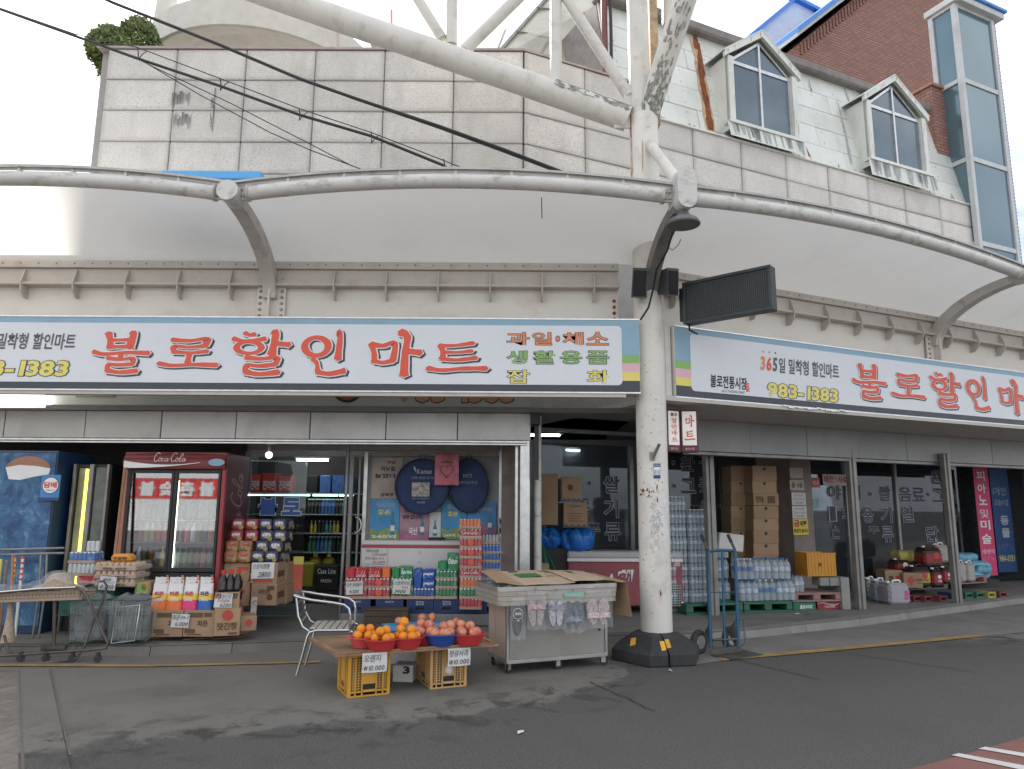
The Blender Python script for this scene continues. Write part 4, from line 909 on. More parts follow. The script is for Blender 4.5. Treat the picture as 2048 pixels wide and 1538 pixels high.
def small_lines(t, Mx, xe, zs, d):
  """365-day line and phone number; xe = right end of the line, zs = (z0,z1,z0 phone,z1 phone)"""
  L = 1.35; x0 = xe-L
  cols = ('orange', 'red', 'greydark')
  for i, ch in enumerate('365'):
    text_on(t, Mx, ch, x0+i*.10, zs[0], x0+i*.10+.085, zs[1], d-.004, cols[i], None, .03, .15)
    WB().lathe([(.012, 0), (.012, .002)], 10, (0, 0, 0), 0, False, Mx @ Matrix.Translation((x0+.06+i*.10, d-.003, zs[1]+.06)) @ Matrix.Rotation(pi/2, 4, 'X')).build('dot', M[cols[i]], t)
  text_on(t, Mx, '일 밀착형 할인마트', x0+.31, zs[0]-.01, xe, zs[1]+.01, d-.004, 'greydark', None, .02, .12)
  text_on(t, Mx, '983-1383', x0+.10, zs[2], xe-.04, zs[3], d-.004, 'signyellow', 'greydark', .035, .08, .03)
a = sL(150, 690, DS); b = sL(128, 755, DS);
small_lines(sgL, ML, a[0], (sL(75, 697, DS)[1], sL(75, 668, DS)[1], sL(75, 753, DS)[1], sL(75, 721, DS)[1]), DS)
DR = -.40
x0r = sR(1350, 720, DR)[0]; w0r = sR(1381, 720, DR)[0]
sgR = signboard('shop_sign', 'long shop sign over the right wing with the phone number ahead of the red lettering', MR, tuple(rs(x0r, FO+DR, 2.845)), x0r, 16.0, DR, None, w0r, 15.8, [(x0r+.006, w0r+.1)])
b0 = sR(1705, 775, DR)[0]
big_letters(sgR, MR, b0 - LB[0][1], 0, DR)
e = sR(1677, 745, DR)
small_lines(sgR, MR, e[0], (sR(1530, 741, DR)[1], sR(1530, 713, DR)[1], sR(1530, 793, DR)[1], sR(1530, 764, DR)[1]), DR)
p, q = sR(1421, 774, DR), sR(1493, 756, DR); zz = sR(1421, 750, DR)[1]
text_on(sgR, MR, '불로전통시장', p[0], p[1], q[0], zz+.01, DR-.004, 'ink', None, .02, .1)
p, q = sR(1444, 779, DR), sR(1489, 779, DR); text_on(sgR, MR, 'BULLO TRADITIONAL MARKET', p[0], p[1]-.03, q[0], p[1]+.0, DR-.004, 'greydark', None, .0)
p = sR(1491, 783, DR); m = WB().add([(p[0]+.01, DR-.003, p[1]), (p[0]+.06, DR-.003, p[1]), (p[0]+.06, DR-.003, p[1]+.11), (p[0]+.01, DR-.003, p[1]+.11)], [(0, 1, 2, 3)], 0, MR); m.build('seal', M['red'], sgR)
text_on(sgR, MR, '시장', p[0]+.017, p[1]+.01, p[0]+.053, p[1]+.10, DR-.004, 'white', None, .0)
# torn lower trim on the right sign
m = WB(); r = random.Random(2); a = sR(1570, 810, DR)[0]
for k in range(14): m.box((a+k*.08, DR-.012+r.uniform(-.01, .004), 2.842+r.uniform(-.012, .01)), (.085, .012, .016), 0, 0, MR @ Matrix.Translation((0, 0, 0)))
m.build('torn_trim', M['alu'], sgR)
# end frames behind the column between the two signs
for Mx, s in ((MR, x0r-.10),):
  WB().rect(s, 2.86, s+.085, 3.70, DR+.05, DR+.3, 0, .005, Mx).build('end_frame', M['steel'], sgR)
# ------------------------------------------------------------------ steel column with roof truss
mast = T('steel_column', 'white rust flecked steel column carrying the pipe truss at the shop corner', 'column', (COL.x, COL.y, 0), kind='thing')
zk = W(1285, 235, COL.y).z
m = WB().tube([(COL.x, COL.y, .1), (COL.x, COL.y, zk)], .172, 28); m.build('shaft', M['colpaint'], mast)
cx2 = W(1277, 100, COL.y).x
WB().tube([(cx2, COL.y, zk-.1), (cx2, COL.y, 10)], .128, 22).build('upper_shaft', M['steel'], mast)
WB().rect(cx2+.16, zk-.05, cx2+.26, 10, COL.y+.05, COL.y+.25).build('rusty_fin', M['rustpale'], mast)
for px in (1335,): WB().tube([W(px, 50, COL.y+.3), W(px, -150, COL.y+.3)], .07, 12).build('vertical_pipe', M['steel'], mast)
def pipe(a, b, r, name='diagonal_pipe', mt='steel', ya=None, yb=None, mouldy=0):
  A, B = W(*a, ya or COL.y), W(*b, yb or COL.y); WB().tube([A, B], r, 20).build(name, M[mt], mast)
  return A, B
A, B = pipe((1256, 238), (300, -92), .155, 'chord_pipe')
d = (B-A).normalized()
def mouldskin(A, d, r, n, seed, lo, hi, L=1.2, mt='mould'):
  """scabs of mould hugging a pipe"""
  rr = random.Random(seed); e1 = d.cross(UP).normalized(); e2 = d.cross(e1).normalized(); m = WB()
  for _ in range(n):
    t = L*rr.random()**1.8; q = rr.uniform(lo, hi); w = rr.uniform(.006, .022); l = rr.uniform(.015, .06)
    P = []
    for (dt, dq) in ((-l, 0), (-l*.3, -w), (l*rr.uniform(.4, 1.1), -w*.5), (l, w*.6), (-l*.2, w)):
      P.append(A + d*(t+dt) + (e1*cos(q+dq/r) + e2*sin(q+dq/r))*(r+.002+.0012*rr.random()))
    m.poly([tuple(p) for p in P])
  m.build('mould_patch', M[mt], mast)
mouldskin(A + d*.05, d, .155, 170, 1, 3.3, 5.0, .9)
pipe((903, 90), (903, -120), .072, 'vertical_pipe'); pipe((1112, 165), (1112, -120), .072, 'vertical_pipe')
pipe((930, 100), (1060, -28), .075); pipe((1258, 192), (1090, -70), .07); pipe((885, 78), (800, -60), .065)
A2, B2 = pipe((1296, 228), (1392, -70), .135, 'chord_pipe', 'steel', COL.y-.02, 7.45)
d2 = (B2-A2).normalized(); mouldskin(A2, d2, .135, 150, 2, .2, 1.7, 2.2); mouldskin(A2, d2, .135, 110, 3, .0, 3.0, .5)
pipe((1256, -100), (300, -420), .12, 'chord_pipe')
# gusset plates and collar
m = WB()
for a in ((1247, 230, 30, 44), (1262, 192, 22, 22)):
  p = W(a[0], a[1], COL.y-.03); k = zc(p)/F; m.box(tuple(p), (a[2]*k*1.3, .03, a[3]*k*1.3), 0, 0, None, .004)
m.box((COL.x+.02, COL.y-.08, zk-.05), (.05, .2, .34), 0, 0, None, .004); m.build('gusset', M['steel'], mast)
m = WB(); p = W(1252, 255, COL.y-.05); m.box((p.x+.06, p.y, p.z+.02), (.012, .02, .3)); m.box((p.x+.33, p.y-.05, p.z+.1), (.012, .02, .2)); m.build('rust_seam', M['rust'], mast)
A3 = W(1297, 285, COL.y-.1); B3 = Vector((EC.x, EC.y+.05, ZE+.2))
WB().tube([A3, B3], .062, 14).build('brace_pipe', M['steel'], mast)
m = WB().ball(tuple(A3), .075, 12, 8); m.build('brace_cap', M['steel'], mast)
# rust runs, chips, peeling poster remains on the shaft
def on_col(px, py, lift=.0015):
  d = ray(px, py); ox, oy = -COL.x, -COL.y; R = .172+lift
  a = d.x*d.x + d.y*d.y; b = 2*(d.x*ox + d.y*oy); c = ox*ox + oy*oy - R*R; D = b*b-4*a*c
  if D < 0: return None
  return EYEV + d*((-b-math.sqrt(D))/(2*a))
def scab(name, mt, items, seed, lift=.0015):
  r = random.Random(seed); m = WB()
  for (px, py, w, h) in items:
    k = 9; P = []
    for j in range(k):
      q = 2*pi*j/k; s = r.uniform(.55, 1.15); p = on_col(px + w/2*s*cos(q), py + h/2*s*sin(q), lift)
      if p: P.append(tuple(p))
    if len(P) > 4: m.poly(P)
  if m.v: m.build(name, M[mt], mast)
r = random.Random(21)
scab('rust_run', 'rustpale', [(1263, 300, 4, 70), (1285, 310, 4, 80), (1264, 340, 5, 60)], 1)
scab('rust_patch', 'rust', [(1266, 949, 5, 8), (1290+r.uniform(-12, 12), 985+r.uniform(-8, 10), 6, 5), (1286, 982, 8, 9), (1298, 992, 5, 6), (1314, 975, 3, 14), (1315, 1000, 3, 12)] + [(1292+r.gauss(0, 7), 984+r.gauss(0, 6), r.uniform(2, 5), r.uniform(2, 5)) for _ in range(16)] + [(1321, 1186, 3, 18)], 2)
scab('peeled_paper', 'signwhite', [(1312+r.gauss(0, 7), 1040+r.gauss(0, 22), r.uniform(8, 16), r.uniform(8, 16)) for _ in range(22)], 3, .001)
scab('glue_mark', 'arm', [(1312+r.gauss(0, 7), 1040+r.gauss(0, 28), r.uniform(2, 5), r.uniform(2, 6)) for _ in range(120)], 4, .003)
scab('paint_chip', 'darktrim', [(r.uniform(1262, 1326), r.uniform(700, 1230), r.uniform(1, 3.2), r.uniform(1.5, 4.5)) for _ in range(60)], 5, .002)
# sticker 0111
def colsheet(px0, py0, px1, py1, lift=.004, n=6):
  m = WB(); P = [[on_col(px0+(px1-px0)*i/n, py0 if j == 0 else py1, lift) for j in (0, 1)] for i in range(n+1)]
  for i in range(n): m.poly([tuple(P[i][0]), tuple(P[i][1]), tuple(P[i+1][1]), tuple(P[i+1][0])])
  return m
stk = T('number_sticker', 'small blue and white number sticker 0111 on the column', 'sticker', tuple(on_col(1313, 958)))
colsheet(1307, 927, 1321, 957).build('panel', M['navy'], stk); colsheet(1307.5, 934, 1320.5, 950, .005).build('panel', M['white'], stk)
m = MB(); letter(m, '0111', 0, 0, 1, 1, 0, 0, .02); w = WB()
w.v = [tuple(on_col(1308.6 + v[0]*10.6, 949 - v[2]*9.5, .0062) or (0, 0, 0)) for v in m.v]; w.f, w.m, w.sm = m.f, m.m, m.sm; w.build('lettering', M['navy'], stk)
m = MB(); letter(m, '불로전통시장', 0, 0, 1, 1, 0, 0, .0); w = WB()
w.v = [tuple(on_col(1308.6 + v[0]*10.6, 932.5 - v[2]*4, .0062) or (0, 0, 0)) for v in m.v]; w.f, w.m, w.sm = m.f, m.m, m.sm; w.build('lettering', M['white'], stk)
fh = T('flag_holder', 'grey metal tube stub slanting off the column above the number sticker', 'flag holder', tuple(on_col(1307, 915)))
A = on_col(1305, 917, .02); WB().tube([A, A + Vector((.06, -.10, .15))], .018, 10).build('tube', M['steelgrey'], fh)
m = WB().box(tuple(on_col(1305, 912, .012)), (.06, .03, .09), 0, .4, None, .004); m.build('bracket', M['bolt'], fh)
# rubber base in two octagonal halves
base = T('column_base', 'low black six sided rubber base in two halves with yellow reflectors', 'column base', (1.56, 8.13, 0))
HV = RAD(-108); BP = ((.49, .0), (.50, .015), (.50, .115), (.488, .128), (.255, .265), (.17, .272))
def hexr(R, q): return R*cos(RAD(30))/cos((q - HV) % RAD(60) - RAD(30))
sp = Vector((cos(RAD(-84)), sin(RAD(-84)), 0)); perp = Vector((-sp.y, sp.x, 0))
for side in (-1, 1):
  n = 60; vs = []
  for R, z in BP:
    for k in range(n):
      q = HV + 2*pi*k/n; p = Vector((cos(q), sin(q), 0))*hexr(R, q) + UP*z; dd = p.dot(perp)*side
      if dd < .006: p = p - perp*side*(dd-.006)
      vs.append(tuple(p))
  MB().add(vs, [(i*n+j, i*n+(j+1) % n, (i+1)*n+(j+1) % n, (i+1)*n+j) for i in range(len(BP)-1) for j in range(n)] + [tuple(range(len(vs)-n, len(vs)))], 0).build('base_half', M['blackrub'], base)
def on_base(px, py):
  for k in range(500):
    d = ray(px, py); p = EYEV + d*((6.8 + k*.004)/d.y); q = p - base.location
    lim = .488 - (q.z-.128)/.137*.233 if q.z > .128 else .50
    if 0 < q.z < .265 and math.hypot(q.x, q.y) <= hexr(lim, math.atan2(q.y, q.x)): return p - d*(.012/d.y)
yel = mat('reflectoryellow', (.75, .42, .04), .5, var=.12, dirt=.6)
for q in (((1262, 1277), (1272, 1275), (1271, 1289), (1260, 1292)), ((1319, 1283), (1328, 1282), (1333, 1300), (1324, 1302)), ((1329, 1279), (1337, 1278), (1343, 1295), (1334, 1297))):
  P = [on_base(*p) for p in q]
  if all(P): WB().prism([tuple(p) for p in P], (0, .006, .0)).build('reflector', yel, base)
# round roof and supports beyond the parapet at the top
rr_ = T('rooftop_canopy', 'pale round rooftop canopy drum above the parapet at the top of the photo', 'roof', tuple(W(545, 40, 11.5)), kind='thing')
ctr = W(545, 40, 13.2); zb = W(545, 54, 11.2).z
WB().lathe([(1.6, .25), (1.95, .12), (2.15, 0), (2.2, .02), (2.2, .55), (2.05, .62), (.2, .7)], 64, (ctr.x-.05, 13.35, zb)).build('drum', mat('drumpaint', (.6, .57, .5), .5, var=.06, dirt=.4, dirtcol=(.35, .31, .25), dscale=2), rr_)
WB().tube([W(322, 78, 11.8), W(345, -60, 11.8)], .17, 16).build('post', M['steel'], rr_)
rail = T('roof_railing', 'thin roof railing posts on the granite parapet under the round roof', 'railing', tuple(W(675, 100, 10.1)))
for px in (676, 783, 893): WB().tube([W(px, 104, 10.1), W(px, 52 if px < 700 else 20, 10.1)], .022, 6).build('post', mat('railpaint', (.5, .38, .38), .5), rail)
fix = T('roof_fixture', 'small pale star shaped metal fixture under the truss pipe', 'fixture', tuple(W(765, 95, 9.9)))
P = [W(736, 78, 9.9), W(742, 58, 9.9), W(790, 78, 9.9), W(778, 88, 9.9), W(766, 90, 9.9), W(755, 97, 9.9), W(750, 84, 9.9)]
WB().prism([tuple(p) for p in P], (0, .3, .05)).build('plate', MATS['drumpaint'], fix)
# ------------------------------------------------------------------ overhead cables
def cable(pts, r, Y, label, sag=0.0, extra=()):
  P = [W(*p, Y) for p in pts]; fine = []
  for i in range(len(P)-1):
    for t in range(6): fine.append(P[i] + (P[i+1]-P[i])*t/6)
  fine.append(P[-1])
  o = T('overhead_cable', label, 'cable', tuple(P[-1]))
  WB().tube(fine, r, 6).build('strand', M['black'], o)
  for k, (q, rr) in enumerate(extra):
    Q = [W(*p, Y-.02*k) for p in q]; WB().tube(Q, rr, 5).build('strand', M['black'], o)
  return o
cable([(-200, -200), (60, -75), (225, 5), (440, 90), (600, 158), (720, 200), (880, 253), (1010, 300), (1140, 350)], .021, 8.7, 'thick black cable pair sagging from the top left across the granite wall', 0,
      [([(560, 140), (700, 195), (880, 257), (1000, 301), (1138, 353)], .012)])
cable([(-300, -85), (0, 18), (150, 72), (275, 117), (440, 172), (600, 230), (742, 272), (885, 330), (900, 340)], .019, 8.8, 'bundled black cables tied together below the thicker pair', 0,
      [([(-300, -88), (150, 68), (275, 95), (440, 157), (598, 217), (742, 265), (885, 320), (950, 346)], .007), ([(275, 118), (330, 145), (460, 206), (620, 288), (700, 330), (745, 347)], .007), ([(275, 116), (400, 190), (540, 265), (620, 300), (740, 345), (800, 352)], .007)]
      + [([(x, y), (x+2, y+10), (x+1, y+24)], .008) for x, y in ((275, 96), (440, 157), (598, 217), (742, 263), (887, 318))] + [([(x+2, y+22), (x+10, y+12), (x+18, y+7)], .006) for x, y in ((275, 96), (440, 157), (598, 217), (742, 263))])
# ------------------------------------------------------------------ LED board, speakers, lamp
led = T('led_board', 'black dot matrix display board jutting out over the right sign', 'display board', tuple(W(1366, 655, 8.05)))
A, B = W(1366, 612, 8.05), W(1543, 563, 7.38); zA, zB = 3.655, 4.145
d = Vector((B.x-A.x, B.y-A.y, 0)); LL = d.length; rzl = math.atan2(d.y, d.x)
Ml = Matrix.Translation((A.x, A.y, 0)) @ Matrix.Rotation(rzl, 4, 'Z')
WB().rect(0, zA, LL, zB, .004, .13, 0, .008, Ml).build('case', M['black'], led)
m = WB(); fwid = .035
for a in ((0, zA, LL, zA+fwid), (0, zB-fwid, LL, zB), (0, zA+fwid, fwid, zB-fwid), (LL-fwid, zA+fwid, LL, zB-fwid)): m.rect(*a, -.012, .01, 0, .003, Ml)
m.build('frame', mat('ledframe', (.03, .04, .043), .45, var=.2), led)
m = WB(); nx, nz_ = 44, 20
for i in range(nx):
  for j in range(nz_):
    x = fwid+.015+(LL-2*fwid-.03)*(i+.5)/nx; z = zA+fwid+.012+(zB-zA-2*fwid-.024)*(j+.5)/nz_
    m.add([(x-.006, -.001, z), (x, -.001, z-.006), (x+.006, -.001, z), (x, -.001, z+.006), (x, -.005, z)], [(0, 1, 4), (1, 2, 4), (2, 3, 4), (3, 0, 4)], 0, Ml)
m.build('diodes', mat('diode', (.12, .14, .14), .3), led, kind='stuff')
m = WB().rect(-.06, zA+.05, .0, zB-.05, .03, .07, 0, 0, Ml); m.tube([Ml @ Vector((.04, .06, zA)), Ml @ Vector((.04, .06, zA-.06)), Ml @ Vector((.04, .25, zA-.07))], .012, 6); m.build('bracket', M['black'], led)
for px0, px1, py0, py1, tilt_, yaw, lab in ((1263, 1299, 538, 597, .2, -.25, 'black loudspeaker box left of the pole arm under the canopy'), (1319, 1352, 538, 592, -.2, .5, 'black loudspeaker box right of the pole arm under the canopy')):
  c = W((px0+px1)/2, (py0+py1)/2, 7.98); k = zc(c)/F; w, h = (px1-px0)*k*.86, (py1-py0)*k
  o = T('loudspeaker', lab, 'speaker', tuple(c), yaw, 'loudspeakers under the canopy')
  Mx = Matrix.Rotation(tilt_*.5, 4, 'Y') @ Matrix.Rotation(.18, 4, 'X')
  m = MB(); m.add([(-w/2, -.09, -h/2), (w/2, -.09, -h/2), (w/2, -.09, h/2), (-w/2, -.09, h/2), (-w*.36, .1, -h*.42), (w*.36, .1, -h*.42), (w*.36, .1, h*.42), (-w*.36, .1, h*.42)], [(0, 1, 2, 3), (7, 6, 5, 4), (0, 4, 5, 1), (1, 5, 6, 2), (2, 6, 7, 3), (3, 7, 4, 0)], 0, Mx); m.build('cabinet', mat('speakergrey', (.07, .072, .075), .5), o)
  MB().rect(-w/2+.015, -h/2+.02, w/2-.015, h/2-.03, -.104, -.088, 0, .004, Mx).build('grille', mat('grille', (.018, .018, .02), .8, bump=.5, bscale=250), o)
  MB().tube([(0, .09, 0), (.05 if px0 < 1300 else -.1, .18, .02)], .015, 6, 0).build('bracket', M['steelgrey'], o)
c = W(1367, 445, 7.0)
o = T('floodlight', 'dark round floodlight hanging below the corner knuckle', 'lamp', tuple(c))
MB().lathe([(.165, -.03), (.17, -.015), (.14, .03), (.07, .07), (.05, .12), (.03, .16)], 24, (0, 0, 0)).build('housing', mat('lampgrey', (.12, .125, .125), .5, var=.2), o)
MB().lathe([(1e-4, -.018), (.155, -.022)], 24, (0, 0, 0)).build('lens', mat('lens', (.25, .27, .27), .2, var=.4, scale=30), o)
MB().tube([(0, 0, .14), (0, .03, .24)], .03, 8).build('neck', M['steelgrey'], o)
o = T('cable_drop', 'dark cable running down the corner arm and column top', 'cable', tuple(W(1310, 560, 7.9)))
WB().tube([W(1345, 465, 7.2), W(1335, 500, 7.5), W(1313, 540, 7.8), W(1306, 580, 7.92), W(1297, 615, 7.96), W(1281, 640, 7.97)], .012, 6).build('cable', M['black'], o)
o = T('loose_wire', 'thin loose wire curling beside the corner arm', 'wire', tuple(W(1350, 490, 7.3)))
WB().tube([W(1362, 478, 7.2), W(1357, 490, 7.25), W(1345, 500, 7.3), W(1333, 492, 7.35)], .004, 5).build('wire', M['black'], o)
o = T('hanging_wire', 'short thin wire hanging from the left canopy soffit', 'wire', tuple(W(1084, 437, 7.5)))
WB().tube([W(1083, 395, 7.4), W(1084, 437, 7.4)], .005, 5).build('wire', M['black'], o)
# ------------------------------------------------------------------ left shop: room, shutter, door
HB = 9.02
xr1 = W(1062, 850, HB).x
shopL = T('left_shop', 'open left shop under the long sign with its rolled shutter and glass door', 'shop', (-3.0, HB, PZ), kind='thing')
z_s0, z_s1 = W(700, 879, HB).z, W(700, 820, HB).z
xs = [-9.2] + [W(p, 850, HB).x for p in (8, 170, 322, 472, 620, 772, 915)] + [xr1]
for i in range(len(xs)-1):
  b = WB().rect(xs[i]+.003, z_s0, xs[i+1]-.003, z_s1, HB+(i % 2)*.004, HB+.35, 0, .006); b.build('shutter_box_panel', M['shutter'], shopL)
m = WB().rect(-9.2, z_s0-.035, xr1-.05, z_s0-.004, HB-.03, HB+.05, 0, .006); m.rect(-9.2, z_s0-.06, xr1-.05, z_s0-.037, HB-.01, HB+.05, 0, .004); m.build('shutter_bottom_rail', M['alu'], shopL)
WB().rect(-9.2, z_s1+.003, xr1, z_s1+.05, HB+.06, HB+.5).build('shadow_gap', M['black'], shopL)
ob = WB().rect(-9.2, z_s1+.05, xr1, 3.3, HB+.03, HB+.08); ob.build('old_sign_board', mat('oldsign', (.42, .45, .42), .5, var=.1, scale=1), shopL)
m = MB(); p0, p1 = W(795, 806, HB+.03), W(1030, 770, HB+.03); letter(m, '983-1383', p0.x, p0.z, p1.x, p1.z+.12, HB+.027, 0, .05, 0, None, False, (1, .04)); w = WB(); w.v, w.f, w.m, w.sm = m.v, m.f, m.m, m.sm; w.build('lettering', [mat('oldorange', (.5, .24, .16), .5), M['ink']], shopL)
p = W(695, 790, HB+.03); WB().lathe([(.20, 0), (.20, .004)], 24, (0, 0, 0), 0, False, Matrix.Translation((p.x, HB+.029, p.z+.1)) @ Matrix.Rotation(pi/2, 4, 'X')).build('old_logo_disc', M['ink'], shopL)
p = W(695, 790, HB+.03); WB().lathe([(.165, 0), (.165, .004)], 24, (0, 0, 0), 0, False, Matrix.Translation((p.x, HB+.0245, p.z+.1)) @ Matrix.Rotation(pi/2, 4, 'X')).build('old_logo_disc', mat('oldred', (.35, .06, .05), .5), shopL)
m = WB(); p0, p1 = W(152, 793, HB+.03), W(234, 786, HB+.03); m.prism([(p0.x, HB+.012, p0.z), (p1.x-.03, HB+.012, p0.z), (p1.x, HB+.012, p1.z), (p0.x+.0, HB+.012, p1.z)], (0, .015, 0)); m.build('bracket', M['steelgrey'], shopL)
lp = T('bright_panel', 'glowing white panel under the left end of the sign', 'light', tuple(W(40, 800, HB-.1)))  # emissive panel put in for the bright gap below the sign
a, b = W(-60, 815, HB-.1), W(97, 783, HB-.1)
m = WB().rect(a.x, a.z, b.x-.09, b.z, HB-.12, HB-.02, 0, .005); m.rect(b.x-.089, a.z, b.x, a.z+.09, HB-.12, HB-.02, 0, .005); m.build('panel', mat('glowpanel', (1, .97, 1), emit=2.2), lp)
# right hand posts of the shutter opening
for px0, px1, py1, Y, mt, nm in ((1040, 1060, 1160, HB+.02, 'alu', 'shutter_post'), (1030, 1037, 1150, HB+.12, 'alu', 'shutter_post'), (1068, 1083, 1165, HB+.25, 'pipe', 'corner_pipe')):
  a, b = W(px0, 900, Y), W(px1, 900, Y)
  if nm == 'corner_pipe': WB().tube([((a.x+b.x)/2, Y, PZ), ((a.x+b.x)/2, Y, 2.75)], .048, 12).build(nm, M[mt], shopL)
  else: WB().rect(a.x, PZ, b.x, z_s0+.05, Y, Y+.12, 0, .008).build(nm, M[mt], shopL)
m = WB(); a = W(1064, 830, HB-.05); m.box((a.x+.04, a.y, a.z-.05), (.12, .16, .16), 0, 0, None, .01); m.tube([(a.x-.15, a.y, a.z+.06), (a.x+.05, a.y, a.z+.04)], .03, 8); m.box((a.x+.06, a.y+.05, a.z-.45), (.05, .06, .7)); m.build('shutter_motor', M['black'], shopL)
# room shell
CZ = 2.74; BY = 12.6
m = WB().rect(-9.2, CZ, 1.6, CZ+.06, 8.9, BY); m.build('ceiling', M['inwall'], shopL)
WB().rect(-9.2, PZ, 2.2, CZ, BY, BY+.1).build('back_wall', M['inwall'], shopL)
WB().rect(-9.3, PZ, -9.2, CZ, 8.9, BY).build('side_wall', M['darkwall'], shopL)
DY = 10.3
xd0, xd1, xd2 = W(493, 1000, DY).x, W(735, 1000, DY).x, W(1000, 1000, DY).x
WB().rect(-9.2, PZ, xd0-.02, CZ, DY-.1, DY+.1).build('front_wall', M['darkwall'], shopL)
WB().rect(xd0-.02, 2.36, xd2, CZ, DY-.05, DY+.05).build('lintel', M['cream'], shopL)
pier = WB().rect(xd2+.03, PZ, xd2+.34, CZ, HB+.5, DY+.1); pier.build('pier', mat('pierbrown', (.16, .125, .11), .8, var=.2, dirt=.5), shopL)
WB().rect(xd2-.02, PZ, xd2+.028, CZ, DY-.05, DY+.05, 0, .004).build('panel_frame', M['alu'], shopL)
WB().rect(xd1, PZ, xd2, 2.3, DY+.02, DY+.06).build('poster_window', mat('posterback', (.30, .32, .34), .5, var=.15), shopL)
WB().rect(xd1-.06, PZ, xd1, 2.34, DY-.05, DY+.07, 0, .005).build('panel_frame', M['alu'], shopL)
m = WB().rect(xd1, 2.28, xd2, 2.34, DY-.04, DY+.06, 0, .004)
for k in range(12): m.rect(xd1+.25+k*.14, 2.04, xd1+.253+k*.14, 2.3, DY-.06, DY-.056)
for k in range(4): m.rect(xd1+.2, 2.06+k*.07, xd2-.15, 2.063+k*.07, DY-.064, DY-.06)
m.build('hanging_rack', M['steelgrey'], shopL)
# sliding glass door leaf with frame, letters, ring handle
pxa, pxb = W(500, 1000, DY-.08), W(612, 1000, DY-.08)
door = WB().rect(pxa.x, PZ+.02, pxb.x, W(550, 922, DY).z, DY-.09, DY-.082); dob = door.build('glass_door', M['glass'], shopL)
for cha, x0, x1 in (('불', 516, 555), ('로', 563, 603)):
  p, q = W(x0, 1030, DY-.1), W(x1, 996, DY-.1); m = MB(); letter(m, cha, p.x, p.z, q.x, q.z, DY-.1, 0, .045, 0, None, cha == '로', (1, .05)); w = WB(); w.v, w.f, w.m, w.sm = m.v, m.f, m.m, m.sm; w.build('lettering', [mat('doorblue', (.06, .14, .42), .5), M['white']], shopL)
a, b = W(697, 885, 9.7), W(676, 1249, 9.7)
WB().tube([(a.x, 9.7, 2.4), ((a.x+b.x)/2-.0, 9.7, PZ)], .022, 8).build('door_pole', M['steelgrey'], shopL)
m = WB().rect(W(704, 900, DY).x, PZ, W(712, 900, DY).x, 2.3, DY-.1, DY-.05, 0, .004); m.rect(W(722, 900, DY).x, PZ, W(726, 900, DY).x, 2.3, DY-.1, DY-.05, 0, .004); m.build('door_frame', M['steelgrey'], shopL)
h = W(712, 1050, DY-.14); P = [(h.x + .07*cos(q), h.y, h.z + .105*sin(q)) for q in [RAD(-100+k*20) for k in range(11)]]
WB().tube(P, .011, 8).build('door_handle', M['alu'], shopL)
# bulb, tubes
def lampthing(name, label, cat, c, build):
  o = T(name, label, cat, tuple(c)); build(o); return o
c = W(538, 910, 9.3)
o = T('light_bulb', 'bare round light bulb hanging under the shutter box', 'bulb', (c.x, c.y, c.z))
MB().ball((0, 0, 0), .045, 14, 10).build('globe', M['bulb'], o); MB().lathe([(.02, .035), (.028, .05), (.028, .12), (.012, .13)], 10).build('socket', M['steelgrey'], o)
for px, py, Y, L, rz, lab in ((625, 920, 11.8, .5, .1, 'short lit ceiling tube inside the left shop'), ):
  c = W(px, py, Y); o = T('ceiling_tube', lab, 'light', (c.x, c.y, c.z)); MB().box((0, 0, 0), (L, .04, .03), 0, rz).build('tube', M['tubelight'], o); MB().box((0, 0, .04), (L*1.1, .1, .03), 0, rz).build('housing', M['inwall'], o)
for k in range(4):
  o = T('ceiling_tube', f'{ORD[k]} lit ceiling tube from the left deep in the left shop', 'light', (-4.6+k*1.6, 11.3, CZ-.05), 0, 'ceiling tubes of the left shop'); MB().box((0, 0, 0), (1.1, .035, .03)).build('tube', M['tubelight'], o); MB().box((0, 0, .03), (1.2, .1, .025)).build('housing', M['inwall'], o)
# shelving inside
SY = 11.9
sx0, sx1 = W(492, 1000, SY).x, W(716, 1000, SY).x
shf = T('shop_shelving', 'dark glass shelving unit loaded with goods inside the left shop', 'shelves', ((sx0+sx1)/2, SY, PZ))
shz = [W(600, y, SY).z for y in (986, 1028, 1066, 1104, 1165)]
for z in shz: WB().rect(sx0, z-.02, sx1+.3, z, SY, SY+.45, 0, .004).build('shelf', mat('shelfglass', (.25, .33, .32), .3), shf)
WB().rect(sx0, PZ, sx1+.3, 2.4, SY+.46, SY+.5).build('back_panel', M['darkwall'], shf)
z = shz[0]-.035
for a, b in ((492, 528), (530, 620), (626, 676), (679, 707)): WB().rect(W(a, 989, SY).x, z-.012, W(b, 989, SY).x, z+.008, SY-.02, SY+.0).build('light_strip', M['shelflight'], shf)
bot_prof = [(.03, 0), (.032, .01), (.032, .13), (.012, .19), (.012, .225), (.014, .228), (.014, .245), (1e-4, .246)]
def shelf_row(z, px0, px1, n, cols, prof, sc, name, label, cat, group, dy=.12, rows=2):
  x0, x1 = W(px0, 1000, SY).x, W(px1, 1000, SY).x; mes = {}
  for r_ in range(rows):
    for k in range(n):
      c = cols[(k//2) % len(cols)]
      if c not in mes:
        m = MB().lathe([(a*sc, b*sc) for a, b in prof], 10, mis=[0, 0, 0, 0, 1, 1, 1]); mes[c] = m.mesh(name, [mat('btl%02d' % (sum(ord(q) for q in c) % 97), COLS[c], .2, spec=.6), M['white']])
      o = put(mes[c], name, None, (x0 + (x1-x0)*(k+.5)/n, SY+dy-.06+r_*.1, z)); tag(o, f'{c} {label}, {ORD[k]} from the left in the {["front", "rear"][r_]} line', cat, group)
